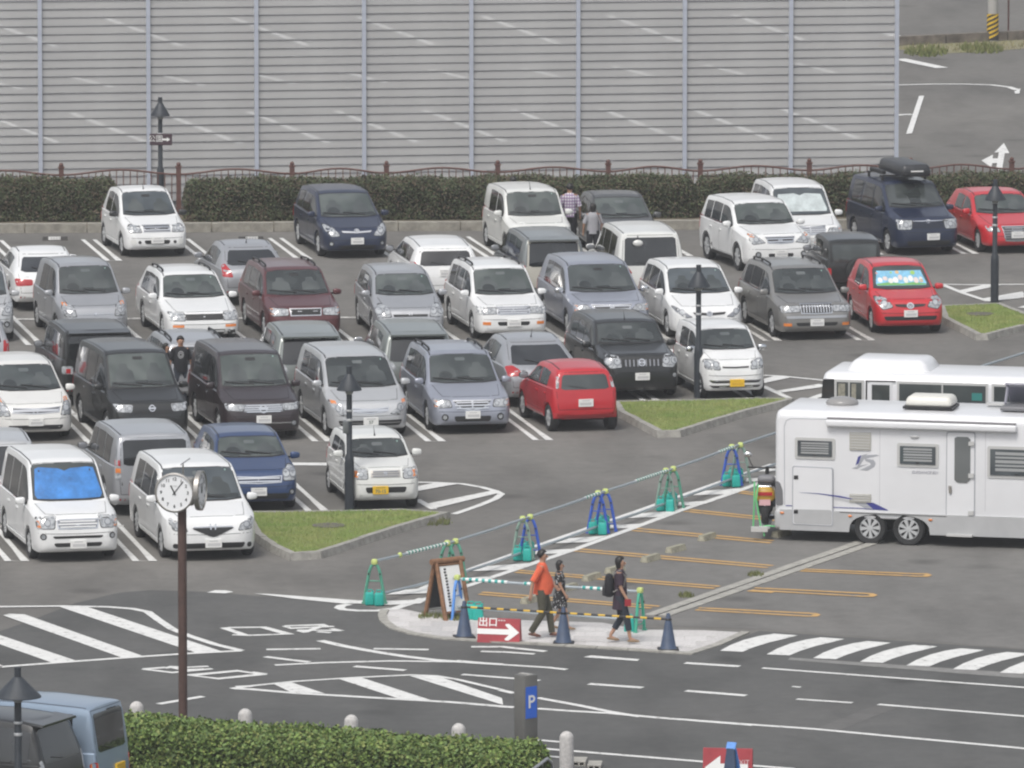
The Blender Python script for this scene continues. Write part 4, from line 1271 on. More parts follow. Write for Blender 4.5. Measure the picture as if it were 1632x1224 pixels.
def car(name, label, cat, u, v, al, end, base, col, F=None, Rr=None, group='cars parked in the lot', **kw):
    c = Car()
    d = dict(BASES[base]); d.update(dict(gc=.20, trunk=False, round_=False, flare=0.0, rim='7', glass=M_ws, sglass=M_gl, rails=False, mirror=True, lip=None, channel=True, antenna=False, clad=None, wiper=True, interior=True, doors=True, handle=True, tint=True, strip=None, skirt=False, roofcol=None, spoiler=False, mirrorcol=None, wincut=.10))
    d.update(kw)
    for k_, v_ in d.items(): setattr(c, k_, v_)
    if (u, v) in SURVEY:
        du_, al, kw_, dh_ = SURVEY[(u, v)]
        c.W *= kw_; c.H += dh_
    else: du_ = 0
    L, W, H = c.L, c.W, c.H; hw = W / 2
    g = G(u + du_, v)
    a = R(al)
    if end == 'F': h = -math.pi / 2 + a
    elif end == 'R': h = math.pi / 2 + a
    else: h = R(end[1])
    fwd = Vector((math.cos(h), math.sin(h), 0))
    if end == 'F': pos = g - fwd * (L / 2)
    elif end == 'R': pos = g + fwd * (L / 2)
    else: pos = g
    c.root = empty(name, (pos.x, pos.y, 0), h, label, cat, group)
    c.h = h
    paintm = P[col]
    if c.glass is M_ws: c.glass = M_wsv[int(abs(u) * 3 + v) % 4]
    vs, fs = build_body(c)
    o = mk('body', vs, fs, paintm, c.root, 38)
    belt = c.belt_f
    # ------------- underbody
    MB().box((0, 0, c.gc + .06), (L - .5, W - .58, .12)).build('underbody', M_dark, c.root)
    # ------------- wheels
    tm_, rm_ = wheel_meshes(c.tr, c.rim)
    for xc in c.xw:
        for s in (1, -1):
            wq = link('wheel', tm_, c.root)
            wq.location = (L / 2 - xc, s * (hw - .115 + c.flare), c.tr)
            wq.rotation_euler = (0, random.uniform(0, 6), 0) if s > 0 else (0, random.uniform(0, 6), math.pi)
            link('rim', rm_, wq)
    # ------------- windscreen
    zlo = c.cz + .012; zhi = H - .105
    wlo = min(c.wt(c.cx + .03), c.w(c.cx)) - .045; whi = c.wt(c.wx) - .05
    both_ws = [(-wlo, zlo + .02), (-wlo * .6, zlo - .004), (wlo * .6, zlo - .004), (wlo, zlo + .02), (whi, zhi - .012), (whi * .6, zhi + .012), (-whi * .6, zhi + .012), (-whi, zhi - .012)]
    patch(c, 'windscreen_seal', M_black, [(y * 1.012, z + (.010 if z > 1.3 else -.012)) for y, z in both_ws], 'F', .003)
    ws = patch(c, 'windscreen', c.glass, [(y * .985, z + (-.004 if z > (zlo + zhi) / 2 else .012)) for y, z in both_ws], 'F', .006)
    c.ws = ws; c.ws_poly = both_ws
    if ws and c.interior:
        hgt_ = zhi - zlo; kx = hw / .85
        rn = random.Random(int(u * 7 + v))
        patch(c, 'dashboard', M_dash, [(-wlo * .95, zlo + .03), (wlo * .95, zlo + .03), (wlo * .93, zlo + .03 + hgt_ * .13), (.1, zlo + .03 + hgt_ * .17), (-wlo * .93, zlo + .03 + hgt_ * .13)], 'F', .0072, 1, ws)
        for y_ in (-.34, .34):
            y_ = y_ * kx + rn.uniform(-.02, .02)
            patch(c, 'seat', M_seat, [(y_ - .21 * kx, zlo + hgt_ * .17), (y_ + .21 * kx, zlo + hgt_ * .17), (y_ + .19 * kx, zlo + hgt_ * .50), (y_ + .09 * kx, zlo + hgt_ * .56), (y_ + .085 * kx, zlo + hgt_ * .72), (y_ - .085 * kx, zlo + hgt_ * .72), (y_ - .09 * kx, zlo + hgt_ * .56), (y_ - .19 * kx, zlo + hgt_ * .50)], 'F', .0076, 1, ws, 1)
        patch(c, 'rear_view_mirror', M_black if rn.random() < .5 else M_seat2, [(-.11, zhi - .11), (.11, zhi - .11), (.115, zhi - .05), (-.115, zhi - .05)], 'F', .0084, 1, ws, 1)
        if rn.random() < .35: patch(c, 'inspection_sticker', mat('sticker_green', (.22, .34, .30), .5), [(-.014 + whi * .8, zhi - .055), (.014 + whi * .8, zhi - .055), (.014 + whi * .8, zhi - .027), (-.014 + whi * .8, zhi - .027)], 'F', .009, 1, ws)
        if rn.random() < .6: patch(c, 'steering_wheel', M_dash, circ(-.36 * kx, zlo + hgt_ * .24, .15, 14, .09), 'F', .0088, 1, ws)
    if c.wiper:
        for y0, y1 in ((-.02, -.62), (.42, -.12)):
            s_ = hw / .85
            patch(c, 'wiper', M_black, [(y0 * s_, zlo + .025), (y0 * s_, zlo + .045), (y1 * s_, zlo + .10), (y1 * s_, zlo + .085)], 'F', .022)
    # ------------- side windows
    x0 = c.cx
    def upper(x): return c.zt(x) - .055 - .085
    def win(xa, xb, m):
        pts_lo = []; pts_hi = []
        k = 12
        for i in range(k + 1):
            x = xa + (xb - xa) * i / k
            lo = belt(x) + .035; hi = upper(x) - (.0 if x < L - c.rx - .3 else .0)
            if hi - lo > .035: pts_lo.append((x, lo)); pts_hi.append((x, hi))
        if len(pts_lo) < 3: return
        both(c, 'side_window', m, pts_lo + pts_hi[::-1], 'S', .005, rnd=0)
    sx = c.cx + .18
    for i, (wa_, wb2) in enumerate(c.wins):
        m = c.sglass if i == 0 or not c.tint else M_tint
        win(sx + wa_, min(sx + wb2, L - c.rx * .55 - c.wincut), m)
    # window line seal
    xe = min(sx + c.wins[-1][1], L - c.rx * .55 - c.wincut)
    both(c, 'belt_moulding', M_black, [(sx + .05, belt(sx) + .012), (xe, belt(xe) + .012), (xe, belt(xe) + .03), (sx + .05, belt(sx) + .03)], 'S', .008)
    # ------------- doors
    if c.doors:
        b1 = sx + c.wins[0][1] + .03
        da = c.fo + c.tr + .10
        db = min(sx + c.wins[1][1] + .03, c.xw[1] - .12) if len(c.wins) > 1 else b1
        for (xa, xb, nm) in ((da, b1 - .008, 'front_door'), (b1 + .008, db, 'rear_door')):
            if xb - xa < .3: continue
            zl = c.gc + .16
            cut = .0
            poly = [(xa, zl), (xb, zl), (xb, belt(xb) - .03), (xa, belt(xa) - .03)]
            if nm == 'rear_door' and db > c.xw[1] - c.tr - .12:
                r_ = c.tr + .09
                xq = c.xw[1] - r_ 
                poly = [(xa, zl), (max(xa + .1, xq - .0), zl), (c.xw[1] - r_ * .72, c.tr + r_ * .72), (xb, c.tr + r_ * .98), (xb, belt(xb) - .03), (xa, belt(xa) - .03)]
            both(c, 'door_gap', M_dark, [(x + (.009 if x > (xa + xb) / 2 else -.009), z + (.006 if z > (zl + belt(xa)) / 2 else -.009)) for x, z in poly], 'S', .0012, res=.1)
            ds = both(c, nm, paintm, poly, 'S', .0035, res=.1)
            if c.handle:
                for s, dd_ in zip((1, -1), ds):
                    if dd_ is None: continue
                    hx = xb - .10; hz = belt(xb) - .15
                    patch(c, 'door_handle', M_chr if c.handle == 'chrome' else paintm, [(hx - .09, hz - .014), (hx + .07, hz - .014), (hx + .07, hz + .016), (hx - .09, hz + .016)], 'S', .03, s, dd_)
    # ------------- roof channel, bonnet seam
    if c.channel:
        both(c, 'roof_channel', M_black, [(c.wx + .02, c.wt(c.wx) - .075), (L - c.rx - .12, c.wt(L - c.rx - .12) - .075), (L - c.rx - .12, c.wt(L - c.rx - .12) - .05), (c.wx + .02, c.wt(c.wx) - .05)], 'T', .003)
    hz = [(.22, .0), (.22, .42 * hw), (.30, c.wt(.3) - .10), (.55, c.wt(.55) - .075), (c.cx - .07, c.wt(c.cx - .07) - .055)]
    hood = hz + [(x, -y) for x, y in reversed(hz[1:])]
    patch(c, 'bonnet_gap', M_dark, [(x + (.01 if x > .5 else -.012), y * 1.016) for x, y in hood[1:]], 'T', .0012, res=.11)
    patch(c, 'bonnet', paintm, hood[1:], 'T', .004, res=.11)
    # ------------- mirrors
    if c.mirror:
        mx, mz = c.cx + .26, belt(c.cx) + .10
        for s in (1, -1):
            y = c.w(mx)
            mm_ = MB().ell((0, 0, 0), (1, 1, 1), 14, 10)
            sq = lambda t: math.copysign(abs(t) ** .6, t)
            mm_.v = [Vector((sq(v_.x) * (.07 if v_.x > 0 else .035), sq(v_.y) * .105, sq(v_.z) * .072 * (1 + .15 * sq(v_.y) * -s))) for v_ in mm_.v]
            ob = mm_.build('door_mirror', P[c.mirrorcol] if c.mirrorcol in P else (M_chr if c.mirrorcol == 'chrome' else paintm), c.root, 60); ob.location = (L / 2 - mx, s * (y + .085), mz)
            MB().box((-.01, -s * .10, -.035), (.05, .10, .035)).build('mirror_arm', M_black, ob)
            q = MB().ell((-.035, 0, 0), (.012, .105, .065), 10, 6).build('mirror_glass', M_refl, ob, 60)
    # ------------- rails / antenna / spoiler
    if c.rails:
        for s in (1, -1):
            xa, xb = c.wx + .35, L - c.rx - .25
            yv = lambda x: c.wt(x) - .10
            zr = lambda x: c.zt(x) - .045
            pts_ = [(xa, .0), (xa + .10, .075), ((xa + xb) / 2, .08), (xb - .1, .075), (xb, .0)]
            MB().tube([(L / 2 - x, s * yv(x), zr(x) + h_) for x, h_ in pts_], .022, 8).build('roof_rail', M_black if c.rails != 'silver' else M_steel, c.root, 60)
            for x in (xa + .06, (xa + xb) / 2, xb - .06):
                MB().box((L / 2 - x, s * yv(x), zr(x) + .03), (.09, .035, .08)).build('rail_foot', M_black, c.root)
    if c.antenna:
        xx = c.wx + .12 if c.antenna == 'F' else L - c.rx - .2
        MB().tube([(L / 2 - xx, 0, c.zt(xx) - .01), (L / 2 - xx - .03, 0, c.zt(xx) + .05), (L / 2 - xx - .13, 0, c.zt(xx) + .2)], [.022, .01, .004], 6).build('antenna', M_black, c.root)
    if c.spoiler:
        xr = L - c.rx
        wv = c.wt(xr - .1)
        zz = c.zt(xr - .1)
        sp_ = MB().hexa([(L / 2 - xr + .22, -wv * .9, zz - .035), (L / 2 - xr + .22, wv * .9, zz - .035), (L / 2 - xr - .17, wv * .95, zz - .075), (L / 2 - xr - .17, -wv * .95, zz - .075)],
                   [(L / 2 - xr + .22, -wv * .88, zz + .008), (L / 2 - xr + .22, wv * .88, zz + .008), (L / 2 - xr - .17, wv * .92, zz - .035), (L / 2 - xr - .17, -wv * .92, zz - .035)])
        sp_.build('roof_spoiler', paintm, c.root)
    if c.strip:
        both(c, 'side_moulding', P[c.strip] if c.strip in P else M_black, [(c.fo + c.tr + .1, .50), (c.xw[1] - c.tr - .08, .50), (c.xw[1] - c.tr - .08, .57), (c.fo + c.tr + .1, .57)], 'S', .018)
    both(c, 'sill', M_black if c.clad else paintm, [(c.fo + c.tr + .07, c.gc + .03), (c.xw[1] - c.tr - .07, c.gc + .03), (c.xw[1] - c.tr - .07, c.gc + .13), (c.fo + c.tr + .07, c.gc + .13)], 'S', .012)
    # ------------- front
    f = dict(hl=None, two=False, amber=None, grille=None, bars=0, barm=M_chr, gm=M_black, emb=None, embz=None, embk=1.0, intake=None, fog=None, plate=(0, .48), pcol='w', ptxt=None, hlm=M_lamp, frame=None, lower=None)
    f.update(F or {})
    n = c.nose
    both(c, 'bumper_gap', M_dark, [(.0, n * .60), (hw * .9, n * .62), (hw * .9, n * .62 + .009), (.0, n * .60 + .009)], 'F', .003)
    hl = f['hl'] or [(.50 * hw, n - .22), (.93 * hw, n - .20), (.95 * hw, n - .06), (.86 * hw, n - .0), (.52 * hw, n - .07)]
    hc = (sum(p[0] for p in hl) / len(hl), sum(p[1] for p in hl) / len(hl))
    both(c, 'headlight_seal', M_black, [(hc[0] + (y - hc[0]) * 1.05 + math.copysign(.008, y - hc[0]), hc[1] + (z - hc[1]) * 1.06 + math.copysign(.008, z - hc[1])) for y, z in hl], 'F', .003, rnd=1, res=.06)
    hs = both(c, 'headlight', f['hlm'], hl, 'F', .007, rnd=1, res=.06)
    ys = [p[0] for p in hl]; zs_ = [p[1] for p in hl]
    cy_, cz_ = sum(ys) / len(ys), sum(zs_) / len(zs_)
    rr = min(max(zs_) - min(zs_), max(ys) - min(ys)) * .30
    for s, hh in zip((1, -1), hs):
        if hh is None: continue
        if f['two']:
            for o_ in (-.28, .24):
                patch(c, 'lamp_bowl', M_refl, circ(s * (cy_ + o_ * (max(ys) - min(ys))), cz_, rr, 10), 'F', .011, 1, hh); patch(c, 'lamp_bulb', M_lens2, circ(s * (cy_ + o_ * (max(ys) - min(ys))), cz_, rr * .74, 10), 'F', .013, 1, hh)
        else:
            patch(c, 'lamp_bowl', M_refl, circ(s * (cy_ - .06 * (max(ys) - min(ys))), cz_, rr, 10), 'F', .011, 1, hh)
            patch(c, 'lamp_bulb', M_lens2, circ(s * (cy_ - .06 * (max(ys) - min(ys))), cz_, rr * .72, 8), 'F', .014, 1, hh)
        if f['amber']:
            am = f['amber']
            patch(c, 'indicator', M_amb, [(s * y, z) for y, z in am] if not isinstance(am, str) else
                  {'out': [(s * (max(ys) - .07), cz_ - rr * 1.1), (s * (max(ys) - .01), cz_ - rr * 1.1), (s * (max(ys) - .015), cz_ + rr * 1.2), (s * (max(ys) - .07), cz_ + rr * 1.1)],
                   'top': [(s * (max(ys) - .13), max(zs_) - .07), (s * (max(ys) - .03), max(zs_) - .06), (s * (max(ys) - .03), max(zs_) - .005), (s * (max(ys) - .12), max(zs_) - .01)]}[am], 'F', .012, 1, hh)
    if f['grille']:
        gh = f['grille']  # half outline, y >= 0
        full = gh + [(-y, z) for y, z in reversed(gh)]
        if f['frame']: patch(c, 'grille_surround', f['frame'], [(y * 1.06, z + (.022 if z > sum(q[1] for q in gh) / len(gh) else -.022)) for y, z in full], 'F', .010)
        gr = patch(c, 'grille', f['gm'], full, 'F', .014)
        zl_, zh_ = min(z for y, z in gh), max(z for y, z in gh); ym = max(y for y, z in gh)
        if f['bars'] and gr:
            nb_ = f['bars']
            if nb_ > 0:
                for i in range(nb_):
                    z = zl_ + (zh_ - zl_) * (i + .5) / nb_; t = (zh_ - zl_) / nb_ * .24
                    yy_ = ym * (.94 if 0 < i < nb_ - 1 or nb_ < 3 else .86)
                    patch(c, 'grille_bar', f['barm'], [(-yy_, z - t), (yy_, z - t), (yy_, z + t), (-yy_, z + t)], 'F', .022, 1, gr)
            else:
                for i in range(-nb_):
                    y = -ym * .92 + 2 * ym * .92 * (i + .5) / (-nb_); t = ym / (-nb_) * .35
                    patch(c, 'grille_bar', f['barm'], [(y - t, zl_ + .015), (y + t, zl_ + .015), (y + t, zh_ - .015), (y - t, zh_ - .015)], 'F', .022, 1, gr)
    for k_, q in enumerate([f['intake']] if f['intake'] and not isinstance(f['intake'], list) else (f['intake'] or [])):
        ya, yb, za, zb_ = q
        poly = [(ya, za), (yb, za), (yb, zb_), (ya, zb_)]
        if ya == 0: patch(c, 'air_intake', M_black, [(-yb * .92, za), (yb * .92, za), (yb, zb_), (-yb, zb_)], 'F', .006, rnd=1)
        else: both(c, 'air_intake', M_black, poly, 'F', .006, rnd=1)
    if f['lower']:
        for q in f['lower']:
            patch(c, 'bumper_trim', q[0], [(-q[1], q[2]), (q[1], q[2]), (q[1], q[3]), (-q[1], q[3])], 'F', .012)
    if f['fog']:
        y, z, r_ = f['fog'][:3]
        m1 = f['fog'][3] if len(f['fog']) > 3 else M_refl
        both(c, 'fog_surround', M_black if m1 is M_refl else m1, circ(y, z, r_ * 1.3, 12), 'F', .006)
        if m1 is M_refl: both(c, 'fog_lamp', M_lamp, circ(y, z, r_ * .8, 10), 'F', .012)
    if f['emb']: emblem(c, f['emb'], f['embz'] or n - .13, 'F', f['embk'])
    if f['plate']: plate(c, 'F', f['plate'][0], f['plate'][1], f['pcol'], f['ptxt'])
    # ------------- rear
    r = dict(tl=None, win=None, plate=(0, .78), pcol='w', ptxt=None, gate=None, tlm=M_red, bump=None, wiper=True, winm=M_tint, tl2=None, emb=None, spare=False, handle=True)
    r.update(Rr or {})
    xr = L - c.rx
    if c.trunk:
        zl_, zh_ = c.tz + .05, H - c.rdrop - .10
        wl_, wh_ = c.wt(xr + .68) - .10, c.wt(xr) - .06
    else:
        zl_, zh_ = c.tz - .03, H - c.rdrop - .12
        wl_, wh_ = min(c.w(L - .12), c.wt(L - c.rx * .28)) - .10, c.wt(xr) - .07
    rw = r['win'] or [(-wl_, zl_ + .03), (-wl_ * .85, zl_), (wl_ * .85, zl_), (wl_, zl_ + .03), (wh_, zh_ - .04), (wh_ * .9, zh_), (-wh_ * .9, zh_), (-wh_, zh_ - .04)]
    if not c.trunk:
        gz = max(.42, c.gc + .28)
        gate = [(-hw * .80, gz), (hw * .80, gz), (hw * .84, c.tz - .05), (wl_ + .055, zl_), (wh_ + .03, zh_ + .05), (-wh_ - .03, zh_ + .05), (-wl_ - .055, zl_), (-hw * .84, c.tz - .05)]
        patch(c, 'tailgate_gap', M_dark, [(y * 1.012, z + (.009 if z > 1.2 else -.009)) for y, z in gate], 'R', .0012, res=.11)
        patch(c, 'tailgate', P[r['gate']] if r['gate'] else paintm, gate, 'R', .004, res=.11)
    else:
        patch(c, 'boot_gap', M_dark, [(-hw * .62, c.tz - .30), (hw * .62, c.tz - .30), (hw * .62, c.tz - .29), (-hw * .62, c.tz - .29)], 'R', .003)
        tb = [(xr + .80, c.wt(xr + .8) - .09), (L - .14, c.wt(L - .14) - .10)]
        patch(c, 'boot_lid', paintm, tb + [(x, -y) for x, y in reversed(tb)], 'T', .004, res=.11)
    patch(c, 'rear_window', r['winm'], rw, 'R', .008)
    if r['wiper'] and not c.trunk:
        patch(c, 'wiper', M_black, [(-.02, zl_ + .02), (.03, zl_ + .04), (.38, zl_ + .10), (.38, zl_ + .085)], 'R', .022)
    tl = r['tl'] or [(hw * .78, c.tz - .32), (hw * .97, c.tz - .32), (hw * .96, c.tz + .06), (hw * .80, c.tz + .04)]
    ts = both(c, 'tail_light', r['tlm'], tl, 'R', .009, rnd=1, res=.06)
    if r['tl2']:
        for s, t_ in zip((1, -1), ts):
            for m_, q in r['tl2']:
                if t_: patch(c, 'lens', m_, [(s * y, z) for y, z in q], 'R', .014, 1, t_)
    both(c, 'bumper_gap', M_dark, [(.0, c.gc + .27), (hw * .88, c.gc + .27), (hw * .88, c.gc + .279), (.0, c.gc + .279)], 'R', .003)
    both(c, 'rear_reflector', M_red, [(hw * .70, c.gc + .15), (hw * .84, c.gc + .15), (hw * .84, c.gc + .185), (hw * .70, c.gc + .185)], 'R', .006)
    if r['plate']: plate(c, 'R', r['plate'][0], r['plate'][1], r['pcol'], r['ptxt'])
    if r['emb']: emblem(c, r['emb'][0], r['emb'][1], 'R')
    if r['spare']:
        sp_ = MB().lathe([(.10, -.12), (.30, -.12), (.34, -.08), (.34, .04), (.30, .08), (.2, .085), (.02, .09)], 24, 'X').build('spare_wheel', M_rub, c.root, 40)
        sp_.location = (-L / 2 - .11, -.12, .80); sp_.rotation_euler = (0, 0, math.pi)
    return c
# surveyed corrections: (shift, angle, width factor, height change) of each parked car
SURVEY = {(250, 411): (1.2, 13.5, 1.04, 0.08), (570, 413): (-0.4, 12, 1.04, 0.004), (861, 412): (2.8, 12, 1.02, 0.038), (1010, 413): (-6, 8.5, 1.02, 0.007), (1256, 435): (-11.3, 16, 1.02, -0.027), (1304, 413): (-11.4, 9, 1.02, 0.08), (1482, 408): (-1.8, 15.5, 1.04, -0.08), (1638, 405): (-16.3, 12, 1.02, 0.008), (418, 488): (-9.7, 12, 1.02, -0.08), (726, 485): (-13.8, 9, 1.02, -0.068), (890, 489): (-6, 9.5, 1.02, -0.054), (1050, 487): (-12.1, 9, 1.02, -0.08), (1364, 482): (-2, 8, 1, -0.08), (153, 545): (0.6, 13.5, 1.04, 0.06), (325, 548): (1.7, 12, 1.02, 0.007), (492, 546): (-3.7, 11, 1.02, -0.08), (655, 546): (0.2, 8, 1, -0.075), (818, 545): (1.1, 11.5, 1.02, -0.032), (985, 541): (-8.5, 10.5, 1.02, -0.073), (1130, 543): (1.3, 10.5, 1.02, -0.02), (1305, 543): (-2.8, 12, 1.04, -0.08), (1454, 534): (-2.6, 9, 1.02, 0.045), (152, 647): (6.8, 12, 1.02, -0.061), (300, 648): (20, 12, 1.02, -0.08), (517, 648): (-19.6, 8, 1, 0.08), (686, 643): (-16.9, 8, 1, 0.078), (857, 650): (12.1, 12, 1.02, 0.017), (921, 689): (12.7, 14, 1.04, -0.079), (53, 705): (4.6, 12, 1.02, -0.024), (243, 706): (0.7, 14.5, 1.04, 0.032), (421, 704): (-0.4, 12.5, 1.04, -0.016), (590, 700): (1.1, 11.5, 1.02, -0.074), (757, 693): (-3.3, 10, 1.02, -0.041), (1024, 638): (-0.3, 11.5, 1.02, -0.08), (1150, 638): (23.2, 12, 1.02, -0.058), (246, 823): (2.6, 13, 1.04, -0.08), (121, 897): (4, 13, 1.04, 0.044), (334, 895): (6.3, 12, 1.04, -0.042), (414, 817): (-1.4, 10, 1.02, -0.064), (612, 814): (3.4, 10.5, 1.02, -0.08)}

# ---------------------------------------------------------------- the parked cars
def hl4(yi, yo, zl, zh, tip=.0):
    return [(yi, zl + tip), (yo - .05, zl), (yo, zl + .04), (yo, zh - .02), (yo - .06, zh), (yi + .02, zh - tip)]

# --- row against the hedge
car('compact_car', 'white compact hatchback parked alone by the hedge at far left', 'car', 250, 411, 10, 'F', 'hatch', 'white',
    L=3.62, W=1.60, H=1.55, wb=2.36, antenna='F', rim='5', mirrorcol='black',
    F=dict(hl=[(.40, .66), (.70, .66), (.74, .76), (.66, .84), (.44, .82)], grille=[(.0, .68), (.34, .68), (.34, .81), (.0, .81)], bars=2, frame=M_chr, emb='s', embz=.745, intake=[(0, .34, .36, .46), (.42, .5, .37, .45)], fog=(.62, .42, .06, P['ivory']), plate=(0, .46)))
car('minivan_car', 'dark blue low minivan parked by the hedge near an empty bay', 'car', 570, 413, 10, 'F', 'mpv', 'navy',
    L=4.55, W=1.695, H=1.59, nose=.80, cx=1.0, cz=.98, wx=1.95, round_=True,
    F=dict(hl=[(.44, .60), (.66, .58), (.80, .74), (.80, .86), (.70, .84), (.50, .70)], grille=[(0, .66), (.36, .68), (.40, .72), (0, .70)], gm=M_chr, emb='oval', embz=.72, intake=[(0, .5, .26, .36)], fog=(.66, .40, .05), plate=(0, .47)))
car('box_car', 'white cube-shaped car behind a two-tone grey van', 'car', 861, 412, 10, 'F', 'keibox', 'ivory',
    L=3.73, W=1.67, H=1.64, wb=2.43, fo=.68, tr=.30, nose=.90, cx=.82, cz=1.02, wx=1.32, wins=((.0, .86), (.94, 1.75)), tint=True, antenna='F',
    F=dict(hl=[(.48, .62), (.76, .62), (.76, .78), (.48, .78)], grille=[(0, .62), (.42, .62), (.42, .78), (0, .78)], bars=3, emb='ring_bar', embz=.7))
car('hatchback_car', 'dark grey low car behind the woman in grey shirt', 'car', 1010, 413, 10, 'F', 'hatch', 'dgrey',
    L=4.18, W=1.695, H=1.47, wb=2.6, nose=.76, cx=1.2, cz=.93, wx=2.0, belt=(.88, .95), F=dict(hl=[(.48, .6), (.74, .6), (.78, .76), (.6, .72)]))
car('crossover_car', 'white crossover standing askew in front of its bay', 'car', 1256, 435, 20, 'F', 'suv', 'white',
    L=4.36, W=1.78, H=1.71, wb=2.62, flare=.02, clad=True,
    F=dict(hl=[(.40, .78), (.72, .74), (.80, .86), (.76, .98), (.62, .95)], amber='top', grille=[(0, .76), (.30, .78), (.38, .90), (0, .90)], bars=2, frame=M_chr, emb='h', embz=.83, intake=[(0, .34, .40, .50)], fog=(.60, .48, .06), plate=(0, .50)))
c_ss = car('people_carrier', 'white people carrier with silver sunshade behind the angled white crossover', 'car', 1304, 413, 10, 'F', 'mpv', 'white',
    L=4.65, W=1.76, H=1.66, nose=.86, wx=1.85,
    interior=False, wiper=False, F=dict(hl=[(.44, .64), (.78, .62), (.82, .80), (.5, .78)], grille=[(0, .64), (.36, .66), (.40, .82), (0, .80)], bars=4, frame=M_chr, gm=M_refl, emb='vee', embz=.73, amber='out'))
c_navy = car('van_car', 'dark navy van with black roof box and roof rack', 'van', 1482, 408, 10, 'F', 'van', 'navy', sglass=M_tint,
    L=4.56, H=1.87, nose=1.0, cz=1.16,
    F=dict(hl=[(.46, .70), (.80, .70), (.82, .94), (.42, .92)], grille=[(0, .70), (.40, .72), (.44, .90), (0, .88)], bars=4, barm=P['navy'], gm=M_black, emb='oval', embz=.89, intake=[(0, .6, .28, .40)], lower=[(M_chr, .42, .875, .91)], plate=(.12, .50)))
car('wagon_car', 'bright red compact wagon with large framed grille at right edge', 'car', 1638, 405, 13, 'F', 'hatch', 'red2',
    L=4.2, W=1.765, H=1.43, wb=2.58, nose=.76, cx=1.25, cz=.93, wx=2.0, belt=(.88, .95), rim='10', round_=True,
    F=dict(hl=[(.44, .58), (.76, .60), (.80, .72), (.5, .70)], grille=[(0, .34), (.30, .36), (.38, .70), (0, .70)], bars=6, barm=M_refl, frame=M_chr, emb='rings', embz=.62, plate=(0, .50)))

# --- second row, tails towards us
car('sedan_car', 'white sedan seen from behind at far left of second row', 'car', 80, 497, 10, 'R', 'sedan', 'white', L=4.7, W=1.755, H=1.40, group='cars parked tail-on',
    Rr=dict(tl=[(.42, .66), (.82, .64), (.84, .82), (.42, .80)], plate=(0, .52)))
car('sedan_car', 'silver sedan seen from behind, left of the maroon minivan', 'car', 418, 488, 10, 'R', 'sedan', 'silver', L=4.40, W=1.695, H=1.54, rx=1.15, tz=1.02, antenna='R', group='cars parked tail-on',
    Rr=dict(tl=[(.56, .72), (.82, .74), (.80, .98), (.72, 1.04), (.60, .86)], tl2=[(M_lamp, [(.60, .84), (.78, .86), (.78, .90), (.62, .88)])], plate=(0, .62)))
car('estate_car', 'white estate car with black mirrors seen from behind in second row', 'car', 726, 485, 10, 'R', 'mpv', 'white', L=4.6, W=1.72, H=1.55, group='cars parked tail-on', antenna=False, rails=False, mirrorcol='black',
    Rr=dict(tl=[(.68, .72), (.84, .72), (.84, 1.02), (.76, 1.06), (.70, .95)], tl2=[(M_amb, [(.72, .74), (.82, .74), (.82, .80), (.72, .80)])]))
car('van_car', 'two-tone grey and beige van seen from behind with roof spoiler', 'van', 890, 489, 10, 'R', 'van', 'greymv', L=4.5, W=1.695, H=1.80, spoiler=True, group='cars parked tail-on',
    Rr=dict(gate='beige', tl=[(.70, .72), (.83, .72), (.83, 1.02), (.76, 1.14), (.72, 1.0)], plate=(0, .62)))
c_wv = car('van_car', 'white van seen from behind with round mirror on the rear glass', 'van', 1050, 487, 10, 'R', 'van', 'ivory', L=4.74, W=1.775, H=1.92, cx=1.25, wx=1.9, nose=.95, group='cars parked tail-on',
    Rr=dict(tl=[(.46, .80), (.86, .78), (.86, .98), (.62, 1.02)], tl2=[(M_lamp, [(.6, .96), (.8, .97), (.8, 1.0), (.6, .99)])], plate=(0, .55)))
hit_ = c_wv.bvh.ray_cast(Vector((-6, .32, c_wv.H - .30)), Vector((1, 0, 0)))[0]
MB().ell((hit_.x - .07, .32, hit_.z), (.05, .13, .085), 14, 8).build('rear_mirror', P['ivory'], c_wv.root, 60)
MB().tube([(hit_.x - .07, .32, hit_.z + .05), (hit_.x + .08, .30, hit_.z + .19)], .015, 6).build('mirror_arm', M_black, c_wv.root)
car('off_road_car', 'small black off-road car with spare wheel seen from behind', 'car', 1364, 482, 10, 'R', 'suv', 'black', L=3.40, W=1.475, H=1.68, wb=2.25, fo=.55, rx=.10, cx=1.0, cz=1.08, wx=1.45, wr=.88, wins=((.0, .8), (.86, 1.5)), gc=.30, tr=.34, tz=1.02, group='cars parked tail-on', tint=False, mirrorcol='black', channel=False,
    Rr=dict(tl=[(.58, .66), (.68, .66), (.68, .86), (.58, .86)], plate=(-.45, .58), pcol='w', spare=True, winm=M_ws))

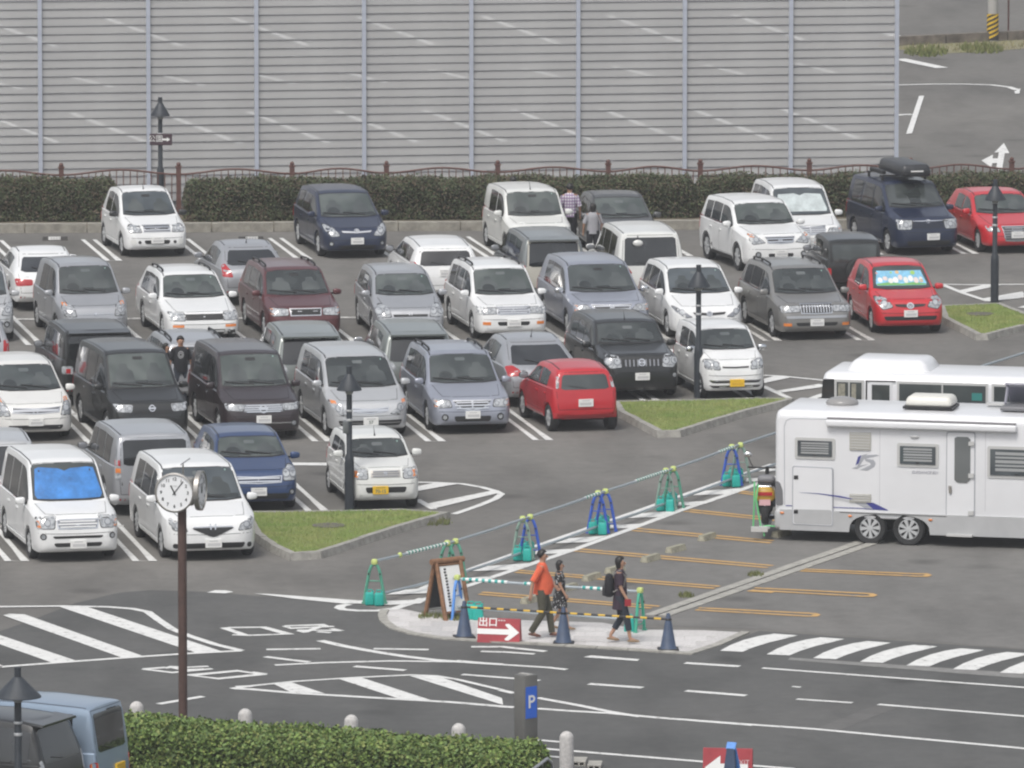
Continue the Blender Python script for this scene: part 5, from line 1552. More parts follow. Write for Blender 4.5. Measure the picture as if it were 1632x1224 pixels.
# --- third row, noses towards us
car('compact_van', 'silver compact car cut by the left edge, third row', 'car', -30, 547, 9, 'F', 'keibox', 'silverw', L=3.9, W=1.66, H=1.7, wb=2.5,
    F=dict(hl=[(.5, .66), (.78, .64), (.80, .92), (.6, .9)], grille=[(0, .66), (.44, .66), (.46, .80), (0, .80)], bars=3, fog=(.62, .44, .06), intake=[(0, .5, .28, .36)]))
car('compact_van', 'tall rounded silver compact car next to white estate', 'car', 153, 545, 10, 'F', 'hatch', 'silver', L=3.88, W=1.66, H=1.69, wb=2.5, nose=.86, cx=.86, cz=1.06, wx=1.48, rx=.2, round_=True, belt=(.98, 1.02), wins=((.0, 1.0), (1.06, 1.9)), rim='cap',
    F=dict(hl=[(.46, .62), (.72, .62), (.78, .80), (.70, .92), (.52, .84)], amber='top', emb='oval', embz=.66, embk=.8, lower=[(M_chr, .42, .655, .665)], intake=[(.2, .6, .34, .42)], plate=(0, .40)))
car('estate_car', 'long white estate car with black roof rails and round lamps in its grille', 'car', 325, 548, 10, 'F', 'wagon', 'white', L=4.85, W=1.755, H=1.5, rails=True, rim='10',
    F=dict(hl=[(.46, .56), (.80, .56), (.82, .73), (.48, .73)], grille=[(0, .57), (.44, .57), (.46, .70), (0, .70)], emb='bar', embz=.64, embk=.5, amber=[(.5, .40), (.76, .40), (.76, .46), (.5, .46)], intake=[(0, .5, .22, .34), (.55, .75, .22, .33)], plate=None))
car('people_carrier', 'maroon minivan with roof rails and chrome-edged grille', 'car', 492, 546, 10, 'F', 'mpv', 'maroon', L=4.79, W=1.77, H=1.70, rails=True, nose=.86, wx=1.9,
    F=dict(hl=[(.42, .66), (.80, .64), (.84, .78), (.78, .82), (.42, .80)], two=True, amber='out', grille=[(0, .66), (.35, .66), (.37, .79), (0, .79)], bars=3, barm=M_black, frame=M_chr, plate=(0, .45)))
car('people_carrier', 'silver low minivan with tall triangular headlights in third row', 'car', 655, 546, 10, 'F', 'mpv', 'silver', L=4.55, W=1.695, H=1.60, nose=.82, wx=1.9, cx=1.05,
    F=dict(hl=[(.46, .62), (.78, .60), (.82, .76), (.70, .88), (.52, .84)], two=True, grille=[(0, .62), (.4, .62), (.42, .67), (0, .67)], gm=M_black, emb='h', embz=.68, embk=.7))
car('people_carrier', 'boxy white minivan with chrome grille and orange fog indicators', 'car', 818, 545, 10, 'F', 'mpv', 'white', L=4.58, W=1.695, H=1.68, rails=True, nose=.88, wx=1.82, cx=1.05, rim='5',
    F=dict(hl=[(.40, .68), (.82, .66), (.84, .82), (.40, .82)], grille=[(0, .67), (.38, .68), (.39, .82), (0, .82)], bars=3, gm=M_refl, frame=M_chr, emb='diamonds', embz=.75, intake=[(0, .40, .40, .49)], lower=[], amber=[(.56, .42), (.74, .42), (.74, .49), (.56, .49)], plate=(0, .46)))
car('people_carrier', 'large blue-silver minivan with chrome wing grille and badge', 'car', 985, 541, 10, 'F', 'mpv', 'bluesilver', L=5.0, W=1.9, H=1.74, wb=3.0, nose=.90, wx=2.05, rim='7', mirrorcol='chrome',
    F=dict(hl=[(.46, .70), (.86, .66), (.90, .84), (.60, .82)], amber='out', grille=[(0, .70), (.40, .74), (.48, .82), (0, .80)], bars=2, frame=M_chr, emb='h', embz=.76, plate=(0, .45)))
car('people_carrier', 'glossy white rounded minivan with slim dark headlights behind the lamp post', 'car', 1130, 543, 10, 'F', 'mpv', 'white', L=4.57, W=1.745, H=1.64, nose=.82, cx=1.08, wx=1.98, round_=True, sglass=M_tint, rim='5',
    F=dict(hl=[(.42, .58), (.60, .56), (.80, .70), (.84, .80), (.74, .78)], hlm=M_refl, grille=[(0, .60), (.36, .63), (.40, .68), (0, .66)], emb='wing', embz=.645, intake=[(0, .5, .30, .42)], plate=(0, .42)))
car('people_carrier', 'brownish grey minivan with vertical chrome grille bars', 'car', 1305, 543, 10, 'F', 'mpv', 'grey', L=4.6, W=1.77, H=1.70, rails=True, nose=.90, wx=1.85, cx=1.05, sglass=M_gl,
    F=dict(hl=[(.40, .70), (.84, .68), (.86, .82), (.40, .84)], grille=[(0, .66), (.36, .67), (.38, .86), (0, .86)], bars=-10, frame=M_chr, intake=[(0, .52, .36, .44)], lower=[(P['silver'], .74, .54, .60)], amber=[(.62, .36), (.80, .36), (.80, .43), (.62, .43)], plate=(0, .44)))
c_demio = car('hatchback_car', 'red hatchback with colourful cartoon-print sunshade', 'car', 1454, 534, 10, 'F', 'hatch', 'red2', L=3.93, W=1.68, H=1.53, wb=2.49, nose=.86, rim='cap',
    interior=False, wiper=False, F=dict(hl=[(.42, .68), (.66, .62), (.80, .76), (.78, .88), (.56, .88)], grille=[(0, .66), (.34, .69), (.38, .74), (0, .74)], emb='wing', embz=.70, embk=1.2, intake=[(0, .66, .36, .46)], plate=(0, .52)))

# --- fourth row, tails towards us
car('estate_car', 'silver car with red tail lamp cut by the left edge, fourth row', 'car', -40, 614, 10, 'R', 'mpv', 'silver', H=1.55, W=1.7, L=4.4, group='cars parked tail-on')
car('off_road_car', 'boxy black off-road car seen from behind with white lamp clusters', 'car', 152, 647, 10, 'R', 'suv', 'black', L=4.2, W=1.74, H=1.82, wb=2.6, rx=.10, wr=.88, tz=1.08, cx=1.3, wx=1.75, spoiler=True, group='cars parked tail-on', wins=((.0, .9), (.97, 1.7), (1.77, 2.3)),
    Rr=dict(tl=[(.60, .74), (.84, .74), (.84, .92), (.60, .92)], tlm=M_lamp, tl2=[(M_red, [(.66, .76), (.76, .76), (.76, .86), (.66, .86)])]))
car('estate_car', 'silver estate with roof rails behind the person in black', 'car', 300, 648, 10, 'R', 'mpv', 'silver', L=4.5, W=1.70, H=1.60, rails=True, group='cars parked tail-on')
gB = dict(tl=[(.52, .78), (.84, .76), (.86, .96), (.60, .94)], tlm=M_lamp, tl2=[(M_red, [(.70, .78), (.84, .78), (.84, .84), (.70, .84)])])
car('people_carrier', 'grey-green minivan with black rear glass and spoiler, left of its twin', 'car', 517, 648, 10, 'R', 'mpv', 'green', L=4.77, W=1.8, H=1.60, spoiler=True, group='cars parked tail-on', Rr=dict(gB))
car('people_carrier', 'grey minivan with black rear glass and spoiler, beside silver sedan', 'car', 686, 643, 10, 'R', 'mpv', 'green', L=4.77, W=1.8, H=1.58, spoiler=True, channel=True, group='cars parked tail-on', mirrorcol='chrome', Rr=dict(gB))
car('sedan_car', 'silver sedan with red tail lamps behind the small red car', 'car', 857, 650, 10, 'R', 'sedan', 'silver', L=4.73, W=1.775, H=1.45, rx=1.35, antenna='R', group='cars parked tail-on',
    Rr=dict(tl=[(.52, .74), (.84, .72), (.86, .92), (.70, .95), (.56, .86)], plate=(0, .62)))
car('small_suv', 'small red car with tailgate window seen from behind', 'car', 921, 689, 10, 'R', 'hatch', 'red', L=3.395, W=1.475, H=1.55, wb=2.36, fo=.6, rx=.22, wx=1.5, cx=.85, tz=.98, mirrorcol='black', gc=.24, group='cars parked tail-on', tint=False, doors=True, flare=.015, rim='5', sglass=M_ws,
    Rr=dict(tl=[(.60, .98), (.67, .98), (.62, 1.24), (.57, 1.24)], tlm=M_lamp, tl2=[(M_red, [(.605, 1.1), (.655, 1.1), (.625, 1.2), (.58, 1.2)])], plate=(0, .66), winm=M_ws))
c_kei = None

# --- fifth row, noses towards us
car('people_carrier', 'white rounded minivan with dark thin grille at left edge', 'car', 53, 705, 10, 'F', 'mpv', 'pearl', L=4.55, W=1.74, H=1.60, nose=.84, cx=1.0, wx=1.95, round_=True,
    F=dict(hl=[(.56, .60), (.78, .58), (.82, .80), (.74, .92), (.62, .78)], amber='top', grille=[(0, .64), (.50, .67), (.54, .75), (0, .72)], bars=1, frame=M_chr, emb='h', embz=.685, intake=[(0, .62, .28, .38)], plate=(0, .45)))
car('van_car', 'black van with dark grille and round badge beside the people', 'van', 243, 706, 10, 'F', 'van', 'black', L=4.65, W=1.695, H=1.84, nose=.92, cz=1.10, rim='7', handle='chrome', sglass=M_tint,
    F=dict(hl=[(.46, .68), (.78, .70), (.84, .86), (.42, .84)], two=True, grille=[(0, .64), (.5, .66), (.44, .72), (0, .70)], emb='ring_bar', embz=.76, embk=1.1, plate=None, intake=[(0, .55, .30, .42)]))
car('van_car', 'plum black van with full-width chrome grille', 'van', 421, 704, 10, 'F', 'van', 'plum', L=4.7, W=1.695, H=1.84, nose=.92, cz=1.10, rim='7', handle='chrome', sglass=M_tint,
    F=dict(hl=[(.46, .68), (.80, .70), (.84, .84), (.42, .82)], two=True, grille=[(0, .64), (.44, .66), (.44, .82), (0, .82)], bars=4, gm=M_refl, emb='ring_bar', embz=.72, embk=1.4, plate=(0, .50), fog=(.68, .40, .06), lower=[(M_chr, .64, .40, .425)]))
car('people_carrier', 'smooth silver-white one-box minivan behind a lamp post', 'van', 590, 700, 10, 'F', 'van', 'silverw', L=4.75, W=1.79, H=1.77, wb=2.9, nose=.84, cx=.92, cz=1.04, wx=1.85, round_=True, rim='7',
    F=dict(hl=[(.44, .56), (.66, .54), (.84, .72), (.86, .84), (.74, .78)], amber='top', grille=[(0, .58), (.36, .62), (.40, .68), (0, .64)], bars=1, gm=M_refl, frame=M_chr, intake=[(0, .72, .30, .42)], lower=[(M_chr, .7, .355, .37)], plate=(0, .40), ptxt='57'))
car('people_carrier', 'blue-silver minivan with winged oval grille and roof rails', 'car', 757, 693, 10, 'F', 'mpv', 'bluesilver', L=4.79, W=1.77, H=1.70, rails=True, nose=.84, wx=1.9, rim='7',
    F=dict(hl=[(.46, .62), (.82, .60), (.84, .78), (.50, .76)], two=True, amber='out', grille=[(0, .56), (.24, .60), (.42, .74), (0, .74)], bars=3, gm=M_black, frame=M_chr, emb='vee', embz=.66, embk=1.3, intake=[(0, .42, .30, .42)], fog=(.62, .40, .06), plate=(0, .45)))
car('four_wheel_drive', 'black four-wheel drive with tall clear headlamps and barred grille', 'car', 1024, 638, 10, 'F', 'suv', 'black', L=4.6, W=1.79, H=1.74, nose=1.05, cz=1.16, wx=1.80, flare=.02, clad=True, antenna='F', rim='5',
    F=dict(hl=[(.46, .76), (.74, .74), (.84, .90), (.78, 1.03), (.54, 1.02)], two=True, grille=[(0, .76), (.42, .78), (.46, .94), (0, .94)], bars=-9, barm=M_refl, emb='ring_bar', embz=.86, embk=1.3, fog=(.76, .56, .06), plate=(0, .55)))
car('small_van', 'small white van with yellow plate and twin round headlamps', 'van', 1150, 638, 10, 'F', 'keibox', 'white', H=1.63, nose=.92, cx=.72, cz=1.08, wx=1.32, round_=True, mirrorcol='chrome',
    F=dict(hl=[(.36, .70), (.66, .72), (.69, .88), (.60, .92), (.38, .86)], two=True, grille=[(0, .73), (.30, .74), (.31, .77), (0, .76)], intake=[(0, .60, .40, .46), (0, .60, .29, .35)], lower=[(M_chr, .6, .44, .47), (M_chr, .6, .33, .355)], plate=(.02, .40), pcol='y'))

# --- last row
car('estate_car', 'silver car seen from behind, mostly hidden at left edge', 'car', 6, 831, 10, 'R', 'mpv', 'silverw', L=4.4, W=1.70, H=1.70, group='cars parked tail-on')
car('off_road_car', 'silver four-wheel drive seen from behind with tall stacked lamps', 'car', 246, 823, 10, 'R', 'suv', 'silver', L=4.6, W=1.75, H=1.84, rx=.18, tz=1.10, wr=.84, cx=1.35, wx=1.9, mirrorcol='black', group='cars parked tail-on', wins=((.0, .9), (.97, 1.75), (1.82, 2.5)),
    Rr=dict(tl=[(.72, .78), (.84, .78), (.83, 1.22), (.74, 1.22)], tlm=M_lamp, tl2=[(M_red, [(.735, 1.06), (.83, 1.06), (.825, 1.19), (.745, 1.19)]), (M_amb, [(.73, .92), (.83, .92), (.83, 1.02), (.735, 1.02)])], plate=(0, .55)))
c_noah = car('van_car', 'white van with blue sunshade spread behind its windscreen', 'van', 121, 897, 10, 'F', 'van', 'white', L=4.6, H=1.85, nose=.97, cz=1.13, skirt=True, rim='7',
    interior=False, wiper=False, F=dict(hl=[(.48, .70), (.80, .70), (.82, .90), (.44, .94)], amber=[(.74, .72), (.80, .72), (.81, .86), (.77, .84)], grille=[(0, .70), (.38, .71), (.42, .86), (0, .86)], bars=3, gm=M_refl, barm=P['white'], frame=M_chr, emb='oval', embz=.755, embk=.7, intake=[(0, .52, .50, .55), (0, .50, .33, .41)], fog=(.70, .54, .05), plate=(0, .38)))
car('van_car', 'glossy white van with black vee grille behind the clock', 'van', 334, 895, 10, 'F', 'van', 'white', L=4.84, W=1.83, H=1.79, wb=2.9, nose=.90, cx=1.10, cz=1.08, wx=1.92, round_=True, rim='10',
    F=dict(hl=[(.52, .62), (.78, .64), (.86, .78), (.82, .86), (.58, .74)], hlm=M_lamp, grille=[(0, .50), (.08, .52), (.40, .66), (.42, .68), (0, .68)], bars=0, emb='h', embz=.70, embk=1.1, lower=[(M_chr, .40, .69, .71)], intake=[(0, .66, .27, .38), (.70, .80, .27, .37)], plate=(0, .37)))
car('people_carrier', 'blue compact car with chrome grille bar beside the grass island', 'car', 414, 817, 10, 'F', 'hatch', 'blue', L=4.05, W=1.69, H=1.55, wb=2.5, nose=.88, cx=.95, cz=1.04, wx=1.60, rx=.24, wins=((.0, 1.0), (1.06, 1.9)),
    F=dict(hl=[(.52, .66), (.78, .66), (.80, .88), (.70, .94), (.56, .84)], two=True, grille=[(0, .62), (.46, .64), (.48, .74), (0, .72)], bars=2, gm=P['navy'], frame=M_chr, emb='vee', embz=.70, embk=.6, intake=[(0, .66, .28, .40)], fog=(.70, .42, .05), plate=(0, .44)))
c_lapin = car('box_car', 'small boxy white car with yellow plate numbered 70-15', 'car', 612, 814, 9, 'F', 'keibox', 'ivory', H=1.52, nose=.90, cx=.82, cz=1.02, wx=1.30, wr=.80, antenna='F', wins=((.0, .86), (.92, 1.62)), rim='cap',
    F=dict(hl=[(.38, .67), (.68, .67), (.69, .86), (.38, .86)], amber=[(.58, .70), (.67, .70), (.67, .83), (.58, .83)], grille=[(0, .70), (.31, .70), (.31, .83), (0, .83)], gm=M_steel, bars=3, barm=M_refl, emb='oval', embz=.77, embk=.7, intake=[(0, .44, .38, .50)], plate=(-.12, .44), pcol='y', ptxt='70-15'))

# --- foreground, bottom left
car('micro_van', 'light blue micro van with clear rear window, bottom left', 'van', 40, 1281, 0, ('H', 157), 'keibox', 'lblue', H=1.90, nose=.95, cx=.35, cz=1.15, wx=.85, rx=.14, tz=1.10, belt=(1.05, 1.08), wr=.88, wins=((.0, .85), (.95, 1.6), (1.7, 2.4)), group='cars in the foreground', tint=False,
    Rr=dict(tl=[(.60, .50), (.70, .50), (.70, .92), (.60, .92)], tl2=[(M_amb, [(.605, .76), (.695, .76), (.695, .9), (.605, .9)])], plate=(-.2, .72), pcol='y', winm=M_gl))
car('estate_car', 'black car with ribbed roof spoiler, bottom left corner', 'car', -72, 1300, 0, ('H', 155), 'mpv', 'black', L=4.3, W=1.70, H=1.88, tz=1.15, belt=(1.1, 1.12), rx=.30, spoiler=True, group='cars in the foreground',
    Rr=dict(tlm=M_lamp))
# ---------------------------------------------------------------- sunshades behind windscreens
def shade(c, poly, m, label, cat='sunshade', name='sunshade'):
    me = patch_mesh(c, name, m, poly, 'F', .011, 1, .06, .003)
    o = link(name, me, None)
    o.location = c.root.location; o.rotation_euler = c.root.rotation_euler
    tag(o, label, cat)
    return o
M_bsh = mat('blue_foil', (.04, .19, .50), .28, noise=.42, nscale=2.2, bump=1.0, bscale=3.5, coat=.8)
s1 = shade(c_noah, [(-.64, 1.17), (-.3, 1.16), (.3, 1.16), (.64, 1.17), (.70, 1.24), (.60, 1.70), (.48, 1.72), (.12, 1.70), (.0, 1.655), (-.12, 1.70), (-.52, 1.73), (-.60, 1.70), (-.68, 1.24)], M_bsh, 'crumpled blue foil sunshade inside the white van at far left')
for y in (-.52, .52): 
    q = patch_mesh(c_noah, 'suction_cup', M_black, circ(y, 1.66, .018, 8), 'F', .018, 1); link('suction_cup', q, s1)
M_ssh = mat('silver_foil', (.46, .51, .51), .3, noise=.25, nscale=4, bump=.5, bscale=6, coat=.6)
shade(c_ss, [(-.64, 1.10), (.64, 1.10), (.66, 1.16), (.56, 1.50), (.14, 1.52), (0, 1.47), (-.14, 1.52), (-.56, 1.50), (-.66, 1.16)], M_ssh, 'silver folded sunshade inside the white people carrier')
M_csh = mat('print_blue', (.20, .45, .62), .35, noise=.3, nscale=5, coat=.6)
s3 = shade(c_demio, [(-.60, 1.07), (.60, 1.07), (.62, 1.12), (.54, 1.38), (-.54, 1.38), (-.62, 1.12)], M_csh, 'bright printed sunshade in blue, white and green inside the red hatchback')
rs = random.Random(3)
for k in range(9):
    y = -.5 + k * .125; z = 1.20 + rs.uniform(-.03, .05); r_ = rs.uniform(.045, .07)
    q = patch_mesh(c_demio, 'print_figure', [mat('print_white', (.72, .72, .70), .4), mat('print_pink', (.66, .55, .52), .4), mat('print_cream', (.66, .66, .62), .4)][k % 3], circ(y, z, r_, 9, r_ * rs.uniform(.7, 1.2)), 'F', .0125, 1); link('print_figure', q, s3)
for k, (y, z, r_, m_) in enumerate(((-.55, 1.33, .03, 0), (-.05, 1.345, .05, 1), (.33, 1.33, .06, 2), (.5, 1.16, .05, 1), (-.2, 1.34, .03, 2))):
    q = patch_mesh(c_demio, 'print_dot', [mat('print_red', (.5, .25, .22), .4), mat('print_orange', (.6, .40, .20), .4), mat('print_lime', (.3, .5, .12), .4)][m_], circ(y, z, r_, 9, r_ * .7), 'F', .0125, 1); link('print_dot', q, s3)
q = patch_mesh(c_demio, 'print_ground', mat('print_green', (.16, .38, .12), .4), [(-.6, 1.075), (.6, 1.075), (.6, 1.10), (.3, 1.135), (0, 1.11), (-.3, 1.14), (-.6, 1.11)], 'F', .012, 1); link('print_ground', q, s3)
# ---------------------------------------------------------------- roof box on the navy van
c = c_navy
rb = empty('roof_box', (c.root.location.x, c.root.location.y, 0), c.h, 'black roof box on bars on top of the navy van', 'roof box')
zr = c.H
for x in (.15, -1.0):
    MB().box((x, 0, zr + .09), (.05, 1.3, .035)).build('cross_bar', M_black, rb)
    for y in (-.58, .58): MB().box((x, y, zr + .03), (.07, .05, .12)).build('bar_foot', M_black, rb)
M_box = mat('roof_box_black', (.03, .031, .034), .35, noise=.1, nscale=3)
q = rbox('box_shell', (-.15, .12, zr + .27), (2.1, .84, .32), .10, M_box, rb, 4, (.94, .88))
q2 = MB().box((-.15, .12, zr + .255), (2.115, .855, .012)).build('lid_seam', M_black, rb)
MB().box((.905, .12, zr + .26), (.012, .34, .035)).build('maker_label', M_plate, rb)
rbox('ski_rack', (-.5, -.5, zr + .16), (1.0, .14, .1), .02, M_black, rb, 2)

# ================================================================ motorhome and bus
def rotz(v, a):
    return Vector((v[0] * math.cos(a) - v[1] * math.sin(a), v[0] * math.sin(a) + v[1] * math.cos(a), v[2] if len(v) > 2 else 0))
M_mh = mat('camper_white', (.70, .705, .72), .3, coat=.4, noise=.05, nscale=.9, detail=8)
M_mhg = mat('camper_grey', (.42, .425, .43), .4, coat=.3, noise=.06, nscale=2)
M_frame = mat('window_frame_grey', (.50, .50, .49), .4)
M_vent = mat('vent_beige', (.42, .41, .37), .6)
M_navyd = mat('decal_blue', (.05, .055, .24), .35)
M_greyd = mat('decal_grey', (.36, .37, .40), .35)

def long_loft(name, L, W, z0, H, re, rr, material, parent, x0=0.0, nose=None):
    """box body with rounded long edges and ends: sections along x"""
    vs = []; fs = []
    def ring(x, w, zt, zb):
        pts = []
        r = min(re, w / 2 * .6, (zt - zb) * .45)
        for cy, cz, a0 in ((w / 2 - r, zt - r, 0), (-w / 2 + r, zt - r, 90), (-w / 2 + .05, zb + .05, 180), (w / 2 - .05, zb + .05, 270)):
            rad = r if a0 < 180 else .05
            for k in range(7):
                a = R(a0 + 15 * k)
                pts.append((x, cy + rad * math.cos(a), cz + rad * math.sin(a)))
        return pts
    st = []
    for k in range(8):
        a = R(90 * k / 7); st.append((rr * (1 - math.sin(a)), rr * (1 - math.cos(a)) if False else rr * (1 - math.cos(R(90) - a)) ))
    seq = []
    for k in range(8):
        a = R(90 * k / 7)
        seq.append((x0 + rr * (1 - math.cos(a)) if False else x0 + rr - rr * math.cos(a), rr - rr * math.sin(a)))
    for x, ins in seq: pass
    secs = [(x, ins) for x, ins in seq] + [(2 * x0 + L - x, ins) for x, ins in reversed(seq)]
    for x, ins in secs:
        vs += ring(x, W - 2 * ins * .9, H - ins * .9, z0 + ins * .2)
    n = 28
    for i in range(len(secs) - 1):
        for k in range(n):
            fs.append((i * n + k, i * n + (k + 1) % n, (i + 1) * n + (k + 1) % n, (i + 1) * n + k))
    fs.append(tuple(reversed(range(n)))); fs.append(tuple(range((len(secs) - 1) * n, len(secs) * n)))
    o = mk(name, vs, fs, material, parent, 40)
    return o

class Side:
    """helper: the flank of a long vehicle; photo positions become (x along, z up)"""
    def __init__(s, u0, v0, sc, ang, W):
        s.u0, s.v0, s.sc, s.ang, s.W = u0, v0, sc, ang, W
        s.origin = G(u0, v0)
        s.slope = math.tan(-ang) * .140
    def at(s, u, v):
        return ((u - s.u0) / (s.sc * math.cos(s.ang)), (s.v0 + (u - s.u0) * s.slope - v) / (s.sc * .985))
    def q(s, *p): return [s.at(*a) for a in p]
    def panel(s, name, pts, m, parent, off=.01, th=.02, rnd=0):
        if rnd: pts = chaikin(pts, rnd)
        y = -off
        n = len(pts)
        ar = sum(pts[i][0] * pts[(i + 1) % n][1] - pts[(i + 1) % n][0] * pts[i][1] for i in range(n))
        if ar < 0: pts = pts[::-1]
        vs = [(x, y, z) for x, z in pts] + [(x, y + th, z) for x, z in pts]
        fs = [tuple(range(n)), tuple(reversed(range(n, 2 * n)))] + [(i, n + i, n + (i + 1) % n, (i + 1) % n) for i in range(n)]
        return mk(name, vs, fs, m, parent)
def rect(a, b): return [(a[0], b[1]), (b[0], b[1]), (b[0], a[1]), (a[0], a[1])]
A4 = lambda *p: [(1192 + a / 3.709, 540 + b / 3.709) for a, b in p]
MHW = 2.15
S = Side(1234, 862, 78.2, R(-14), MHW)
mh = empty('motorhome', S.origin, R(-14), 'large white motorhome with grey skirt and roll-out awning', 'motorhome')
# local frame: x along towards the nose, y into the vehicle from the near flank
LMH = 7.7
b_ = long_loft('body', LMH - 1.2, MHW, .52, 2.70, .18, .14, M_mh, mh); b_.location = (0, MHW / 2, 0)
# skirt with wheel arches
def arch_panel(name, x0, x1, z0, z1, arches, m, yoff, th):
    pts = [(x0, z0)]
    for xa, xb, zt in arches:
        for k in range(13):
            a = math.pi * (1 - k / 12)
            x = (xa + xb) / 2 + (xb - xa) / 2 * math.copysign(abs(math.cos(a)) ** .7, math.cos(a)); z = z0 + (zt - z0) * abs(math.sin(a)) ** .7
            pts.append((x, z))
    pts += [(x1, z0), (x1, z1), (x0, z1)]
    n = len(pts)
    vs = [(x, yoff, z) for x, z in pts] + [(x, yoff + th, z) for x, z in pts]
    fs = [tuple(range(n)), tuple(reversed(range(n, 2 * n)))] + [(i, n + i, n + (i + 1) % n, (i + 1) % n) for i in range(n)]
    return mk(name, vs, fs, m, mh)
arch_panel('skirt', .12, LMH - 1.0, .24, .66, [(1.56, 3.24, .63)], M_mhg, -.03, .05)
arch_panel('skirt', .12, LMH - 1.0, .24, .66, [(1.56, 3.24, .63)], M_mhg, MHW - .02, .05)
rbox('rear_bumper', (.14, MHW / 2, .45), (.3, MHW + .03, .42), .08, M_mhg, mh)
MB().box((3.2, MHW / 2, .5), (5.6, 1.5, .3)).build('underbody', M_dark, mh)
MB().box((2.4, MHW / 2, .62), (1.8, MHW - .02, .1)).build('wheel_well', M_dark, mh)
tmw, rmw = wheel_meshes(.33, 'cap')
for x in (1.99, 2.79, 6.2):
    for y, rz in ((.10, math.pi), (MHW - .10, 0)):
        w_ = link('wheel', tmw, mh); w_.location = (x, y, .33); w_.rotation_euler = (0, random.uniform(0, 6), rz); w_.scale = (1, 1.1, 1); link('rim', rmw, w_)
def mh_window(px):
    a, b = S.at(*px[0]), S.at(*px[1])
    fr = S.panel('window', rect((a[0] - .06, a[1] + .06), (b[0] + .06, b[1] - .06)), M_frame, mh, .018, .03, 1)
    S.panel('pane', rect(a, b), M_wsv[1], fr, .034, .01)
    # pleated blind behind the glass
    n = 5
    bl = MB()
    for k in range(n):
        z = b[1] + (a[1] - b[1]) * (.22 + .62 * k / (n - 1))
        bl.box(((a[0] + b[0]) / 2, -.0365, z), ((b[0] - a[0]) * .80, .004, (a[1] - b[1]) * (.07 if k % 2 else .11)))
    bl.build('blind', mat('blind_grey', (.33, .34, .34), .4), fr)
    MB().box(((a[0] + b[0]) / 2, -.042, b[1] + .03), (.06, .015, .03)).build('latch', M_black, fr)
mh_window(A4((292, 602), (494, 700))); mh_window(A4((890, 636), (1098, 748))); mh_window(A4((1415, 655), (1720, 818)))
S.panel('door_seal', [(x + math.copysign(.02, x - S.at(1527, 760)[0]), z + math.copysign(.02, z - 1.4)) for x, z in S.q(*A4((1165, 560), (1322, 562), (1322, 1120), (1163, 1112)))], M_greyd, mh, .010, .02, 1)
dr = S.panel('entrance_door', S.q(*A4((1165, 560), (1322, 562), (1322, 1120), (1163, 1112))), M_mh, mh, .016, .02, 1)
S.panel('door_pane', S.q(*A4((1208, 590), (1225, 583), (1285, 586), (1300, 600), (1300, 835), (1280, 854), (1228, 852), (1208, 836))), mat('camper_door_glass', (.13, .14, .14), .1, coat=.6), dr, .03, .01)
S.panel('door_lower', S.q(*A4((1168, 1050), (1319, 1054), (1319, 1112), (1168, 1106))), M_mhg, dr, .022, .006)
for a_, b_2 in ((612, 636), (798, 824), (1018, 1042)): S.panel('hinge', S.q(*A4((1290, a_), (1322, a_), (1322, b_2), (1290, b_2))), M_frame, dr, .05, .02)
S.panel('door_handle', S.q(*A4((1175, 868), (1192, 872), (1194, 912), (1178, 912))), M_steel, dr, .05, .03)
# seams of the rear moulding and of the side sheets
S.panel('panel_seam', S.q(*A4((214, 982), (210, 520), (222, 486), (250, 474), (470, 478), (470, 481), (252, 477), (225, 489), (214, 522), (218, 982))), M_greyd, mh, .003, .004)
for xs_ in (770, 1385): S.panel('panel_seam', S.q(*A4((xs_, 545), (xs_ + 3, 545), (xs_ + 3, 1020), (xs_, 1020))), mat('seam_pale', (.5, .5, .52), .5), mh, .0025, .003)
# garage hatch, outlined
ho = S.q(*A4((262, 752), (500, 764), (503, 1108), (262, 1098)))
hx = S.panel('hatch_seal', ho, M_greyd, mh, .034, .03, 1)
def shrink(p, d):
    cx_ = sum(a for a, b in p) / len(p); cz_ = sum(b for a, b in p) / len(p)
    return [(a - math.copysign(d, a - cx_), b - math.copysign(d, b - cz_)) for a, b in p]
h2 = S.panel('garage_hatch', shrink(ho, .02), M_mh, mh, .040, .03, 1)
S.panel('hatch_lower', S.q(*A4((272, 1006), (494, 1012), (494, 1096), (272, 1088))), M_mhg, h2, .044, .006, 1)
for y_ in (808, 1010): S.panel('hatch_lock', S.q(*A4((272, y_), (297, y_), (297, y_ + 22), (272, y_ + 22))), M_black, h2, .05, .012)
for px in (((595, 557), (720, 660)), ((597, 918), (722, 966))):
    v_ = S.panel('vent_grille', S.q(*A4(px[0], (px[1][0], px[0][1] + 3), (px[1][0], px[1][1] + 3), (px[0][0], px[1][1]))), M_vent, mh, .022, .02)
    a, b = S.at(*A4(px[0])[0]), S.at(*A4(px[1])[0])
    nsl = max(3, int((a[1] - b[1]) / .05))
    for k in range(nsl):
        z = b[1] + (a[1] - b[1]) * (k + .5) / nsl
        MB().box(((a[0] + b[0]) / 2, -.026, z), ((b[0] - a[0]) * .9, .01, .018)).build('vent_slat', M_frame, v_)
for x_, y_ in ((203, 1028), (601, 1047), (1071, 1070)):
    a = S.at(*A4((x_, y_))[0]); q = MB().ell((a[0], -.035, a[1]), (.045, .02, .025), 10, 6).build('marker_light', M_amb, mh, 60)
S.panel('step', S.q(*A4((1168, 1150), (1318, 1156), (1318, 1168), (1168, 1162))), M_frame, mh, .12, .2)
S.panel('trim_line', S.q(*A4((222, 984), (640, 1000), (820, 1012), (820, 1016), (640, 1005), (222, 989))), M_navyd, mh, .0045, .004)
S.panel('trim_line', S.q(*A4((540, 1022), (1165, 1048), (1165, 1053), (540, 1027))), mat('decal_dark', (.1, .1, .1), .5), mh, .034, .003)
